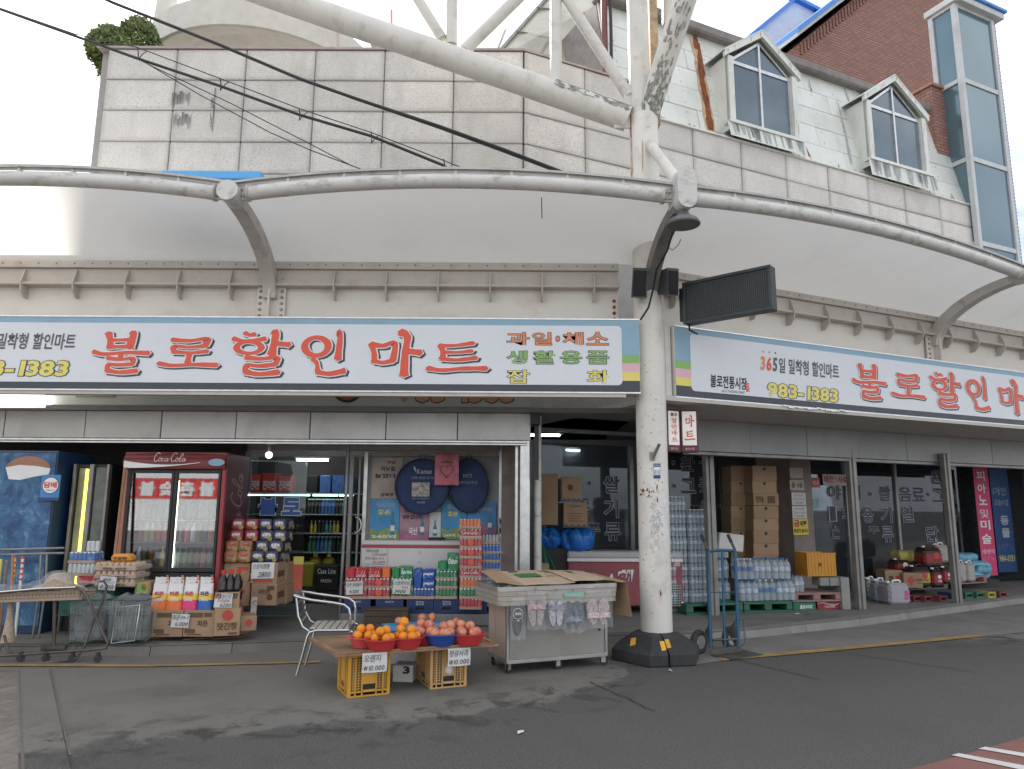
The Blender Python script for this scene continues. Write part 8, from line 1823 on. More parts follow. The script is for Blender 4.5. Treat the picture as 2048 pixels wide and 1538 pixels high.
for i, (x, y) in enumerate(((.03, .05), (Lc*.5, .05), (Lc-.04, .05), (.03, Dc-.06), (Lc-.05, Dc-.06))):
  yaw = [.6, .1, -.3, .9, .2][i]; Mx = Matrix.Translation((x, y, 0)) @ Matrix.Rotation(yaw, 4, 'Z')
  m = MB(); m.lathe([(.012, -.013), (.038, -.011), (.042, -.006), (.042, .006), (.038, .011), (.012, .013)], 18, (0, 0, 0), 0, True, Mx @ Matrix.Translation((.02, 0, .042)) @ Matrix.Rotation(pi/2, 4, 'X')); cm = m.build('caster', M['blackrub'], ct)
  f = MB(); f.box((.01, -.019, .065), (.045, .003, .06), 0, 0, Mx).box((.01, .019, .065), (.045, .003, .06), 0, 0, Mx).box((.0, 0, .0935), (.06, .05, .004), 0, 0, Mx); f.build('fork', fal, cm)
# merchandise under the cardboard
def cart_pt(px, py, z): return Matrix.Rotation(-rc_, 3, 'Z') @ (G(px, py, z) - Vector((A0.x, A0.y, 0)))
Mct = Matrix.Translation((A0.x, A0.y, 0)) @ Matrix.Rotation(rc_, 4, 'Z')
o = T('wrapped_slippers', 'heap of plastic wrapped dark slippers in the cart tray', 'slippers', tuple(Mct @ Vector((.15, .2, tz0+.02))), rc_); r = random.Random(4)
m = MB()
for k in range(16): m.ball((r.uniform(-.2, .9), r.uniform(-.22, .3), .11+r.uniform(0, .06)), r.uniform(.05, .09), 9, 6, 0, None, .5)
m.build('heap', mat('heapdark', (.035, .035, .04), .4, var=.6, scale=14, bump=.4, bscale=22), o, kind='stuff')
MB().grid(lambda u, v: (-.27+.5*u, -.27+.5*v, .15+.07*sin(u*pi)*sin(v*pi)+.012*sin(23*u+9*v)), 16, 16).build('plastic_wrap', bagfilm, o)
# cardboard sheets over the tray
cb = T('cardboard_cover', 'opened cardboard carton laid over the cart with green printed panels', 'cardboard', tuple(Mct @ Vector((.5, .2, tz1+.03))), rc_)
off0 = Vector((.5, .2, tz1+.03))
def csheet(P, name, mt=None, th=.005, sag=.0):
  m = MB(); a, b, c, d = [Vector(p)-off0 for p in P]
  def fn(u, v):
    p = a*(1-u)*(1-v)+b*u*(1-v)+c*u*v+d*(1-u)*v; p.z += sag*sin(pi*u)*sin(pi*v) + .004*sin(7*u+3*v); return p
  m.grid(fn, 8, 6, smooth=False); m.grid(lambda u, v: fn(u, v)-Vector((0, 0, th)), 8, 6, smooth=False)
  for (u0, v0, u1, v1) in ((0, 0, 1, 0), (1, 0, 1, 1), (1, 1, 0, 1), (0, 1, 0, 0)):
    K = [(u0+(u1-u0)*k/8, v0+(v1-v0)*k/8) for k in range(9)]; vs = []
    for (u, v) in K: p = fn(u, v); vs += [tuple(p), (p.x, p.y, p.z-th)]
    m.add(vs, [(2*k, 2*k+1, 2*k+3, 2*k+2) for k in range(8)])
  return m.build(name, mt or cardl, cb)
zt = tz1
sh = csheet([(.12, -.16, zt+.012), (.66, -.17, zt+.02), (.62, .42, zt+.09), (.05, .42, zt+.10)], 'sheet', sag=.01)
csheet([(-.10, .02, zt+.03), (.14, -.15, zt+.008), (.06, .42, zt+.105), (-.14, .40, zt+.11)], 'flap', card)
csheet([(.64, -.17, zt+.035), (1.04, -.12, zt+.035), (1.06, .42, zt+.07), (.60, .42, zt+.10)], 'sheet', sag=.02)
csheet([(1.03, -.13, zt+.03), (Lc+.16, -.12, zt+.0), (Lc+.17, .40, zt+.02), (1.05, .42, zt+.075)], 'flap', card)
csheet([(Lc+.165, -.12, zt+.0), (Lc+.225, -.12, zt-.35), (Lc+.10, .22, zt-.34), (Lc+.13, .38, zt+.02)], 'hanging_flap', card)
def onsheet(u0, v0, u1, v1, P, body):
  a, b, c, d = [Vector(p)-off0 for p in P]; f = lambda u, v: tuple(a*(1-u)*(1-v)+b*u*(1-v)+c*u*v+d*(1-u)*v + Vector((0, 0, .004 + .012*sin(pi*u)*sin(pi*v))))
  MB().grid(lambda s, t: f(u0+(u1-u0)*s, v0+(v1-v0)*t), 4, 3, smooth=False).build('green_print', mat('printgreen', (.055, .17, .05), .7, var=.1), cb)
S1 = [(.12, -.16, zt+.012), (.66, -.17, zt+.02), (.62, .42, zt+.09), (.05, .42, zt+.10)]; S2 = [(.64, -.17, zt+.035), (1.04, -.12, zt+.035), (1.06, .42, zt+.07), (.60, .42, zt+.10)]
onsheet(.15, .42, .6, .68, S1, ''); onsheet(.18, .85, .36, .95, S1, ''); onsheet(.75, .82, .95, .93, S1, ''); onsheet(.35, .5, .85, .82, S2, '')
for u, v in ((.78, .45), (.9, .72)):
  a, b, c, d = [Vector(p)-off0 for p in S1]; p = a*(1-u)*(1-v)+b*u*(1-v)+c*u*v+d*(1-u)*v; MB().box((p.x, p.y, p.z+.014), (.11, .012, .002)).build('slot_mark', kraft, cb)
# hanging bags of slippers
def sole(m, x, z, w, h, y, mi, flip=1, tilt=0.0):
  P = []
  for k in range(22):
    q = 2*pi*k/22; v = sin(q); ww = w/2*(1 + .16*v - .10*abs(cos(q))*(1 if v < .2 else 0)) ; P.append((ww*cos(q)*flip, 0, h/2*v))
  Mx = Matrix.Translation((x, y, z)) @ Matrix.Rotation(tilt, 4, 'Y')
  m.prism(P, (0, .022, 0), mi, Mx)
def strap(m, x, z, w, y, mi, tilt=0.0):
  m.grid(lambda u, v: (x + w*.56*cos(pi*u), y - .035*sin(pi*u), z + .05*v - .03 + .015*sin(pi*u)), 10, 3, mi)
def slip_bag(px0, py0, px1, py1, label, col, col2, kind, seed, headcol=None):
  f = ((px0+px1)/2 - 980)/(1233-980); yl = -oy-.035
  x = -ox + f*(Lc+.05+ox);
  c = Mct @ Vector((x, yl, 0)); p0, p1 = W(px0, py1, c.y), W(px1, py0, c.y); w, h = (p1.x-p0.x), p1.z-p0.z
  o = T('slipper_bag', label, 'slippers', (c.x, c.y, p0.z), rc_*.7, 'bagged slippers hanging on the cart')
  r = random.Random(seed)
  mt = mat('slip%d' % seed, col, .6, var=.45, scale=34, speck=.6, speckcol=col2, sscale=70); mt2 = mat('slipb%d' % seed, col2, .6, var=.4, scale=30)
  if kind == 'one':
    a = MB(); sole(a, 0, h*.27, w*.62, h*.46, 0, 0); a.build('slipper', mt, o)
    MB().rect(-.02*w, h*.40, .12*w, h*.43, -.006, -.001).build('tag', papw, o)
    a = MB().lathe([(w*.30, 0), (w*.30, .003)], 22, (0, 0, 0), 0, False, Matrix.Translation((0, -.02, h*.585)) @ Matrix.Rotation(pi/2, 4, 'X')); a.build('size_badge', M['ink'], o)
    a = MB().lathe([(w*.33, 0), (w*.33, .002)], 22, (0, 0, 0), 0, False, Matrix.Translation((0, -.018, h*.585)) @ Matrix.Rotation(pi/2, 4, 'X')); a.build('size_badge', M['white'], o)
    a = MB(); letter(a, '250', -w*.2, h*.555, w*.2, h*.615, -.026, 0, .03); a.build('lettering', M['white'], o)
    for k in range(3): MB().rect(-w*.5, h*(.54+.035*k), w*.5, h*(.54+.035*k)+.008, -.016, -.014).build('band', M['ink'], o)
  else:
    for sgn in (-1, 1):
      a = MB(); sole(a, sgn*w*.20, h*.40, w*.40, h*.70, 0, 0, 1, sgn*.07); so_ = a.build('slipper', mt, o)
      b = MB(); strap(b, sgn*w*.20, h*(.30 if kind == 'down' else .56), w*.40, -.012, 0); bs = b.build('strap', mt2, so_)
  hc = headcol or bagfilm
  def fn(u, v):
    taper = 1 - .28*max(0, v-.75)/.25*(1 if kind != 'flare' else -.2); return ((u-.5)*w*taper, -.03*sin(pi*u)*(1-.6*v)-.008*sin(17*u+8*v+seed)-.022, h*(-.02+.98*v)+.006*sin(12*u+seed))
  MB().grid(fn, 26, 20).build('clear_bag', bagfilm, o)
  MB().grid(lambda u, v: ((u-.5)*w*.95+.004*sin(9*v), -.012-.004*sin(11*u), h*.88+h*.10*v), 10, 3).build('header_card', hc, o)
  MB().tube([(0, -.012, h*.96), (0, .01, h+.02), (0, .05, h+.03)], .003, 5).build('hook', M['steelgrey'], o)
slip_bag(997, 1192, 1030, 1276, 'single black slipper with a round 250 size badge in clear film', (.03, .03, .032), (.05, .05, .05), 'one', 31)
slip_bag(1031, 1180, 1074, 1257, 'bagged slippers with pink cuffs and a leopard patterned sole', (.36, .30, .27), (.58, .40, .44), 'pair', 32)
slip_bag(1074, 1183, 1114, 1256, 'bagged pale grey patterned slippers beside the leopard pair', (.50, .48, .52), (.28, .27, .34), 'pair', 33)
slip_bag(1110, 1183, 1153, 1262, 'bagged dark navy slippers under a green header card', (.06, .07, .10), (.25, .27, .33), 'down', 34, mat('headgreen', (.20, .50, .38), .4))
slip_bag(1156, 1178, 1214, 1253, 'bagged pink and brown striped slippers nearest the white column', (.42, .33, .31), (.62, .48, .50), 'down', 35)
# ------------------------------------------------------------------ chest freezer, boxes and bags behind the column
YPk = 10.7
x, z, w, h = pxbox(1136, 1104, 1367, 1213, YPk); fz2 = lambda y: W(1250, y, YPk).z
o = T('ice_cream_freezer', 'dusty pink chest freezer with pale lid partly behind the column', 'freezer', (x, YPk, .2));
pk = mat('freezerpink', (.30, .075, .09), .4, var=.08, dirt=.2); Dp = .5
MB().rect(-w/2, .0, w/2, fz2(1124)-.2, 0, Dp, 0, .015).build('body', pk, o); MB().rect(-w/2-.01, fz2(1124)-.198, w/2+.01, fz2(1117)-.2, -.012, Dp+.01, 0, .006).build('rim', M['white'], o)
MB().rect(-w/2-.005, fz2(1117)-.199, w/2+.005, fz2(1103)-.2, -.006, Dp, 0, .02).build('lid', mat('lidgrey', (.50, .49, .48), .35, var=.1, dirt=.5, dirtcol=(.2, .19, .18)), o)
gx0, gx1 = W(1330, 1200, YPk).x-x, W(1362, 1200, YPk).x-x; m = MB()
for k in range(9): m.rect(gx0, fz2(1211-k*5)-.2, gx1, fz2(1211-k*5)-.2+.006, -.012, -.006)
for k in range(10): m.rect(gx0+(gx1-gx0)*k/9, fz2(1212)-.2, gx0+(gx1-gx0)*k/9+.004, fz2(1168)-.2, -.008, -.004)
m.build('grille', M['alu'], o); MB().rect(gx0, fz2(1212)-.2, gx1, fz2(1168)-.2, -.004, -.001).build('vent', M['black'], o)
MB().rect(gx1, 0, w/2+.004, fz2(1203)-.2, -.005, .05).build('corner_cap', M['white'], o); MB().rect(W(1348, 1128, YPk).x-x, fz2(1132)-.2, W(1360, 1128, YPk).x-x, fz2(1124)-.2, -.004, -.001).build('rating_plate', M['bolt'], o)
m = MB(); letter(m, '해', W(1236, 1150, YPk).x-x, fz2(1164)-.2, W(1268, 1150, YPk).x-x, fz2(1139)-.2, -.006, 0, .075, .15); m.build('lettering', M['white'], o)
m = MB(); letter(m, '스', W(1210, 1150, YPk).x-x, fz2(1170)-.2, W(1232, 1150, YPk).x-x, fz2(1148)-.2, -.006, 0, .045, .15); m.build('lettering', M['white'], o)
for cx_, cz_ in ((1170, 1140), (1345, 1150)):
  for rr_2 in (.05, .08, .11): P = [(W(cx_, cz_, YPk).x-x + rr_2*(1+.1*sin(4*q))*cos(q), -.002, W(cx_, cz_, YPk).z-.2 + rr_2*(1+.1*cos(3*q))*sin(q)) for q in [2*pi*k/24 for k in range(24)]]; MB().tube(P, .0025, 4, closed=True).build('swirl_print', mat('swirl', (.42, .16, .17), .4), o)
for i, (px, w_) in enumerate(((1150, .2), (1350, .3), (1372, .15))):
  p = G(px, 1228, PZ); s_ = MB().box((0, 0, .04), (w_, .16, .085), b=.03).build('stone', M['kerb'], None, (p.x, p.y+.2, PZ)); tag(s_, ['left', 'flat', 'small right'][i] + ' stone block propping the pink freezer', 'stone', 'stones under the freezer')
YG = 10.74
for (a, b, y0, y1, lab, pr) in ((1083, 1116, 948, 1050, 'tall brown box at the left before the corner glass', []), (1123, 1163, 954, 1003, 'upper brown box with a dark zigzag edge before the corner glass', [('o', .3, .35, .6, .8, kraft)]), (1127, 1175, 1006, 1055, 'lower brown box printed with small lines behind the blue bags', [('Cony Power', .25, .82, .75, .92, kraft), ('#', .2, .55, .8, .58, kraft), ('#', .2, .45, .8, .48, kraft), ('#', .2, .35, .7, .38, kraft), ('#', .2, .25, .85, .28, kraft)])):
  oo, w, h = carton(a, y0, b, y1, YG, .17, lab, pr, group='boxes behind the corner glass')
  if a > 1100:
    m = MB(); n = 4
    for k in range(n): m.poly([(-w/2+w*k/n, -.003, 0), (-w/2+w*(k+1)/n, -.003, 0), (-w/2+w*(k+1)/n, -.003, h*.06), (-w/2+w*(k+.5)/n, -.003, h*.15), (-w/2+w*k/n, -.003, h*.06)])
    m.build('print', M['greydark'], oo)
x, z, w, h = pxbox(1117, 1055, 1180, 1104, YG-.02); o = T('box_plinth', 'dark shelf holding up the boxes behind the freezer', 'shelf', (x, YG, PZ)); MB().rect(-w/2-.25, 0, w/2, z-PZ+.05, .01, .17).build('plinth', M['darkwall'], o)
blueb = mat('bluesack', (.02, .16, .55), .3, var=.25, scale=6, bump=.8, bscale=16)
for (px, py, rx, ry, lab, sd_) in ((1152, 1082, 34, 32, 'larger crumpled blue plastic sack on the freezer', 1), (1100, 1080, 26, 24, 'smaller crumpled blue plastic sack at the left of the freezer', 2)):
  c = W(px, py, 10.85); k = zc(c)/F; r = random.Random(sd_); o = T('blue_sack', lab, 'sack', (c.x, c.y, c.z-ry*k*.8), 0, 'blue sacks on the freezer')
  ph = [r.uniform(0, 6) for _ in range(6)]
  MB().grid(lambda u, v: ((lambda q, t, s: (rx*k*s*cos(q)*sin(t), .22*s*sin(q)*sin(t), ry*k*.8*(1-cos(t))*s))(2*pi*u, pi*v, 1+.10*sin(5*2*pi*u+ph[0]+4*v)+.06*sin(11*2*pi*u+ph[1]+9*v)+.05*sin(14*v+ph[2]))), 40, 22).build('sack', blueb, o)
c = W(1098, 1146, 10.2); o = T('green_cloth', 'dark green cloth draped beside the freezer', 'cloth', (c.x, c.y, PZ)); zt_ = W(1090, 1090, 10.2).z
MB().grid(lambda u, v: (-.10+.06*v+(.07+.22*v)*u, -.03*sin(9*u)*v, zt_-PZ-(zt_-.45)*v-.05*u), 18, 8).build('cloth', mat('clothgreen', (.015, .10, .06), .8, var=.25), o)
x, z, w, h = pxbox(1078, 1131, 1098, 1150, 9.6); carton(1080, 1128, 1098, 1160, 9.7, .2, 'small carton on the floor behind the cart', [])
# ------------------------------------------------------------------ goods in front of the right shop
def R_(px, py, z=PZ): return G(px, py, z)
plg = mat('palletgreen', (.03, .13, .075), .5, var=.15, dirt=.4, dirtcol=(.08, .1, .08)); plp = mat('palletpink', (.30, .18, .16), .7, var=.15, dirt=.5)
def pallet(px0, py0, px1, py1, h, depth, mt, label, group='pallets on the pavement', zb=PZ, wood=False):
  a, b = G(px0, py0, zb), G(px1, py1, zb); d = b-a; w = d.length; rz = math.atan2(d.y, d.x)
  o = T('pallet', label, 'pallet', (a.x, a.y, zb), rz, group)
  t = h*.24
  m = MB().rect(0, 0, w, t*.8, 0, depth, 0, .004); m.build('base_deck', mt, o)
  n = 7
  for k in range(n): MB().rect(0, h-t, w, h, depth*k/n+.004, depth*(k+1)/n-.004, 0, .004).build('deck_board', mt, o)
  for x in (w*.06, w*.5, w*.94): MB().box((x, depth/2, h/2), (w*.12 if x != w*.5 else w*.15, depth-.004, h-2*t*.95), b=.004).build('block', mt, o)
  return o, w, rz, a
pg1, w1, rz1, a1 = pallet(1374, 1231, 1487, 1226, .15, .9, plg, 'left green plastic pallet under the tall water bottle stack')
pg2, w2, rz2, a2 = pallet(1489, 1226, 1586, 1224, .15, .8, plg, 'right green plastic pallet under the large water bottles')
clearb = mat('bottleclear', (.52, .60, .66), .10, var=.1, trans=.55, spec=.9); capb = mat('capblue', (.05, .18, .40), .4); labw = mat('labelwater', (.48, .55, .62), .4, var=.5, scale=40); labb = mat('labelblue', (.06, .16, .36), .4, var=.4, scale=40); capw = mat('capwhite', (.6, .66, .7), .4)
def bottle_mesh(r, h, lab=None, cap=None, n=10):
  m = MB().lathe([(r*.8, 0), (r, h*.03), (r*.96, h*.15), (r, h*.2), (r*.96, h*.27), (r, h*.33), (r, h*.55), (r*.97, h*.62), (r, h*.68), (r*.75, h*.80), (r*.36, h*.90), (r*.36, h*.93)], n)
  m.lathe([(r*.42, h*.925), (r*.42, h), (1e-4, h+.001)], 8, mi=1)
  if lab: m.lathe([(r*1.01, h*.40), (r*1.015, h*.60)], n, mi=2)
  return m.mesh('bottle', [clearb, cap or capb, lab or labw])
b05 = bottle_mesh(.031, .205, labw, capw, 8); b20w = bottle_mesh(.05, .30, labw, capb); b20b = bottle_mesh(.05, .30, labb, capw)
def bpack(o_loc, rz, nx, ny, me, r, h, label, group, skip_inner=True, wrap=True):
  o = T('water_pack', label, 'water pack', o_loc, rz + rnd.uniform(-.035, .035), group)
  for i in range(nx):
    for j in range(ny):
      if skip_inner and ny > 2 and 0 < i < nx-1 and j > 1: continue
      put(me, 'bottle', o, ((i+.5)*2*r, (j+.5)*2*r, 0), random.Random(i*7+j).uniform(0, 6))
  if wrap: MB().rect(.0, .006, nx*2*r, h*.82, .0, ny*2*r, 0, .03).build('shrink_wrap', film, o)
  return o
# tall stack of half litre packs: three across, eight high on the left pallet and beyond it behind the column
ord_ = ['bottom', 'second', 'third', 'fourth', 'fifth', 'sixth', 'seventh', 'eighth', 'top']
hz = .185
dS = Vector((cos(rz1), sin(rz1), 0)); nS = Vector((-dS.y, dS.x, 0))
wall0 = a1 + dS*(-.16) + nS*.12
for lv in range(8):
  for c in range(2):
    if lv == 7 and c == 1: continue
    nx = 5
    q = wall0 + dS*(c*.325) + nS*(.05 if c == 0 else 0)
    bpack((q.x, q.y, PZ+.152+lv*hz), rz1, nx, 3, b05, .031, .205, f'half litre water pack, {ord_[lv]} layer, {"left" if c == 0 else "right"} column of the tall stack', 'packs in the tall water stack', True, False)
dS2 = Vector((cos(rz2), sin(rz2), 0)); nS2 = Vector((-dS2.y, dS2.x, 0)); st2 = a2 + nS2*.06
for lv in range(2):
  for c in range(3):
    nx = [3, 3, 3][c]; q = st2 + dS2*(-.02+c*.30*.98 - .03*lv) + nS2*(.02*(c % 2)+.04*lv)
    bpack((q.x, q.y, PZ+.152+lv*.302), rz2, nx, 2, (b20w, b20b, b20w)[(c+lv) % 3] if lv == 0 else (b20b, b20w, b20w)[c], .05, .30, f'large water bottle pack, {"lower" if lv == 0 else "upper"} layer, {["left", "middle", "right"][c]} one on the right pallet', 'large water packs', False, True)
q = a1 + dS*.78 + nS*.25
for lv in range(3): bpack((q.x-.15, q.y, PZ+.152+lv*.30), rz1, 3, 2, b20w, .05, .30, f'large water pack standing behind the hand truck, {["lowest", "middle", "topmost"][lv]} one', 'large water packs', False, True)
# styrofoam lid, brown boxes
p = R_(1460, 1228); o = T('styrofoam_box', 'white styrofoam box tilted on the water packs before the brown boxes', 'box', tuple(W(1462, 1102, p.y+.35)), .12); k = zc(o.location)/F; o.rotation_euler = (0, RAD(6), .12)
MB().rect(-26*k, 0, 26*k, 34*k, 0, .25, 0, .012).build('box', mat('foam', (.66, .64, .60), .8, var=.06), o)
YBx = R_(1500, 1228).y + 1.0
side0, _, sw, _ = pxbox(1462, 930, 1510, 1100, YBx)
for i, (y0, y1) in enumerate(((932, 962), (962, 987), (987, 1011), (1012, 1037), (1037, 1062), (1062, 1087), (1087, 1112), (1112, 1140))):
  a_, b_ = (1506, 1560) if i > 1 else (1504, 1556)
  oo, w, h = carton(a_, y0, b_, y1, YBx, .5, f'brown carton, {ORD[i]} from the top of the tall stack in the shop opening', [('o', .44, .70, .56, .92, M['ink'])] if i != 2 else [('~', 0, 0, 0, 0, kraft)][:0] + [('한라봉', .1, .2, .4, .8, kraft), ('#', .55, .2, .85, .8, kraft)], rz=ANG*.35+rnd.uniform(-.02, .02), group='brown cartons in the tall stack')
  carton(1462, y0, 1503, y1, YBx+.25, .4, f'shaded carton, {ORD[i]} from the top of the stack behind the brown one', [('o', .44, .7, .56, .9, M['ink'])] if i in (1, 3, 5) else [], rz=.1, group='shaded cartons in the rear stack')
# small bottles on the pink pallet, drink cartons beneath
pz = .11
zP = G(1586, 1224, PZ).z
pg3, w3, rz3, a3 = pallet(1584, 1221, 1682, 1219, .13, .6, plp, 'faded pink pallet resting on drink cartons', zb=PZ)
pg3.location.z = PZ+.118; pg3.location.x += .02
def flatbox(px0, py0, px1, py1, h, d, mt, label, txt, wave=False):
  a, b = G(px0, py1, PZ), G(px1, py1, PZ); dd = b-a; w = dd.length; rz = math.atan2(dd.y, dd.x)
  o = T('drink_carton', label, 'carton', (a.x, a.y-.0, PZ), rz); MB().rect(0, 0, w, h, 0, .4, 0, .005).build('carton', mt, o); m = MB()
  if txt == 'coke': script(m, w*.32, h*.15, w*.5, h*.6, lambda xx: -.003)
  else: letter(m, txt, w*.3, h*.2, w*.85, h*.75, -.003, 0, .03, .2)
  m.build('lettering', M['white'], o)
  if wave: MB().add([q for i in range(13) for q in ((w*i/12, -.0025, h*(.62+.14*sin(i*.55))), (w*i/12, -.0025, h*(.72+.16*sin(i*.55))))], [(2*i, 2*i+1, 2*i+3, 2*i+2) for i in range(12)]).build('wave', M['white'], o)
flatbox(1587, 1203, 1632, 1221, .112, .4, mat('cartongreen', (.02, .16, .10), .5, var=.1), 'green drink carton lying under the pink pallet', '칠성사이다'); flatbox(1635, 1202, 1679, 1218, .112, .4, mat('cartonred', (.38, .035, .05), .5, var=.1), 'red drink carton with a white wave under the pink pallet', 'coke', True)
dS3 = Vector((cos(rz3), sin(rz3), 0)); nS3 = Vector((-dS3.y, dS3.x, 0)); b15 = bottle_mesh(.042, .25, labw, mat('capdark', (.1, .1, .12), .4))
for c in range(2): q = a3 + dS3*(.0+.21*c-.08) + nS3*.1; bpack((q.x, q.y, PZ+.25), rz3, 2, 2, b15, .042, .25, f'{["left", "right"][c]} clear bottle pack with dark caps on the pink pallet', 'clear packs on the pink pallet', False, True)
q = a3 + dS3*.36 + nS3*.12
for i, (px0, px1, lab) in enumerate(((1640, 1660, 'first'), (1660, 1681, 'second'), (1684, 1702, 'third'))):
  x, z, w, h = pxbox(px0, 1155, px1, 1172 if i < 2 else 1204, a3.y+.15 if i < 2 else a3.y+.12); oo = T('grey_box', lab + ' grey box under and beside the yellow crate', 'box', (x, a3.y+.15-.03*(i == 2), z), .1); MB().rect(-w/2, 0 if i < 2 else PZ-z, w/2, h, 0, .25, 0, .008).build('carton', mat('greybox', (.27, .27, .25), .7, var=.08), oo)
x, z, w, h = pxbox(1617, 1106, 1661, 1153, a3.y+.1)
yc = T('yellow_crate', 'bright yellow plastic box crate resting on grey boxes', 'crate', (x-w/2, a3.y+.12, z), .12)
def ribcrate(o, w, d, h, mt):
  m = MB(); t = .012
  m.rect(0, 0, w, h, 0, t).rect(0, 0, w, h, d-t, d).rect(0, 0, t, h, t, d-t).rect(w-t, 0, w, h, t, d-t).rect(t, 0, w-t, t, t, d-t); m.rect(-.008, h-.02, w+.008, h, -.008, -.0).rect(w, h-.02, w+.008, h, 0, d); m.build('shell', mt, o)
  m = MB()
  for k in range(9): m.rect(w*(k+.5)/9-.003, .0, w*(k+.5)/9+.003, h-.02, -.006, 0)
  for k in range(7): m.box((w+.003, d*(k+.5)/7, h/2-.01), (.006, .006, h-.03))
  m.build('ribs', mt, o); m = MB()
  for k in range(6): m.rect(w+.0005, h*(.15+.12*k), w+.0045, h*(.15+.12*k)+.012, d*.55, d*.85)
  m.build('slots', kraft, o)
zh = z; ribcrate(yc, .46, .36, h, mat('crateamber', (.58, .26, .03), .45, var=.1, dirt=.3, dirtcol=(.3, .14, .03)))
m = MB().box((.2, -.008, h*.5), (.05, .002, .05)); m.build('emblem', kraft, yc)
# jerrycans
jc = {}
def jerry(px0, py0, px1, py1, col, label, liquid=.0, lab=None, Y=None, capc=None, group='jerrycans beside the posts', z=PZ, txt='', rz=None):
  if Y is None:
    p = G((px0+px1)/2, py1, z); Y = p.y
  x, zz, w, h = pxbox(px0, py0, px1, py1, Y); zz = z if Y is None else zz
  o = T('jerrycan', label, 'jerrycan', (x, Y+.0, zz), rz if rz is not None else .12, group)
  mt = mat('jc_%d_%d_%d' % tuple(int(c*100) for c in col), col, .35, var=.08, scale=4, spec=.6, trans=.12 if max(col) > .3 else 0)
  d = w*.9; B = min(.04, w*.18); hb = h*.88
  MB().rect(-w/2, 0, w/2, hb*.94, 0, d, 0, B).build('body', mt, o)
  m = MB();
  for k in range(3): m.rect(-w/2-.001, hb*(.18+.22*k), w/2+.001, hb*(.18+.22*k)+.012, -.002, d+.002, 0, B*.9)
  m.build('ribs', mt, o)
  m = MB().rect(-w*.42, hb*.9, w*.42, hb, d*.1, d*.9, 0, .025); m.build('shoulder', mt, o)
  MB().tube([(-w*.05, d*.5, hb-.01), (0, d*.5, h*.96), (w*.08, d*.5, h*.97), (w*.30, d*.5, h*.97), (w*.37, d*.5, hb-.01)], .014, 8).build('handle', M['white'] if max(col) > .3 else mt, o)
  MB().lathe([(.03, 0), (.03, .03), (1e-4, .031)], 12, (-w*.28, d*.45, hb-.003)).build('cap', capc or M['white'], o)
  if lab:
    MB().rect(-w/2-.002, hb*.12, w/2+.002, hb*.80, -.004, d*.98, 0, B*.9).build('label', lab, o)
    m = MB().lathe([(w*.17, 0), (w*.17, .002)], 16, (0, 0, 0), 0, False, Matrix.Translation((w*.12, -.006, hb*.58)) @ Matrix.Rotation(pi/2, 4, 'X')); m.build('emblem', M['white'] if txt != '진간장' else redprint, o)
    m = MB(); letter(m, txt or '간장', -w*.05, hb*.28, w*.33, hb*.4, -.0065, 0, .03); m.build('lettering', M['white'] if txt != '진간장' else kraft, o)
  return o
clr = (.42, .43, .41); blu = (.30, .38, .42); lil = (.40, .38, .42); navy_ = (.02, .07, .15)
lr = mat('labelred', (.34, .03, .035), .4, var=.08); ly = mat('labelyellow', (.60, .46, .06), .4, var=.08); pinkl = mat('labelpink', (.45, .12, .30), .4, var=.5, scale=25)
jerry(1736, 1153, 1758, 1198, clr, 'clear jerrycan behind the blue tinted one by the middle post', Y=None); jerry(1753, 1156, 1782, 1205, blu, 'pale blue jerrycan between the clear and lilac ones')
o = jerry(1779, 1161, 1825, 1210, lil, 'large lilac jerrycan with a pink label nearest the kerb'); MB().rect(.07, .08, .155, .22, -.006, -.002).build('label', pinkl, o)
jerry(1697, 1133, 1716, 1178, clr, 'clear jerrycan just left of the middle post'); jerry(1728, 1117, 1751, 1170, clr, 'taller clear jerrycan right of the middle post')
Yb = R_(1700, 1180).y+.25
jerry(1664, 1097, 1697, 1150, (.45, .46, .44), 'white jerrycan behind the yellow crate', Y=Yb-.1)
jerry(1727, 1085, 1757, 1128, navy_, 'dark blue can standing high behind the middle post', Y=Yb+.1, capc=M['signblue']); jerry(1700, 1083, 1722, 1126, navy_, 'black can half hidden by the middle post', Y=Yb+.12); jerry(1740, 1124, 1786, 1160, navy_, 'lower dark blue can behind the clear jerrycans', Y=Yb+.05, capc=M['signblue'])
x, z, w, h = pxbox(1690, 1126, 1786, 1160, Yb+.2); o = T('dark_crates', 'dark crates stacked behind the jerrycans', 'crate', (x, Yb+.25, PZ)); MB().rect(-w/2, 0, w/2, z+h-PZ, 0, .3, 0, .01).build('crate', M['navy'] if 0 else mat('cratedark', (.02, .035, .06), .5), o)
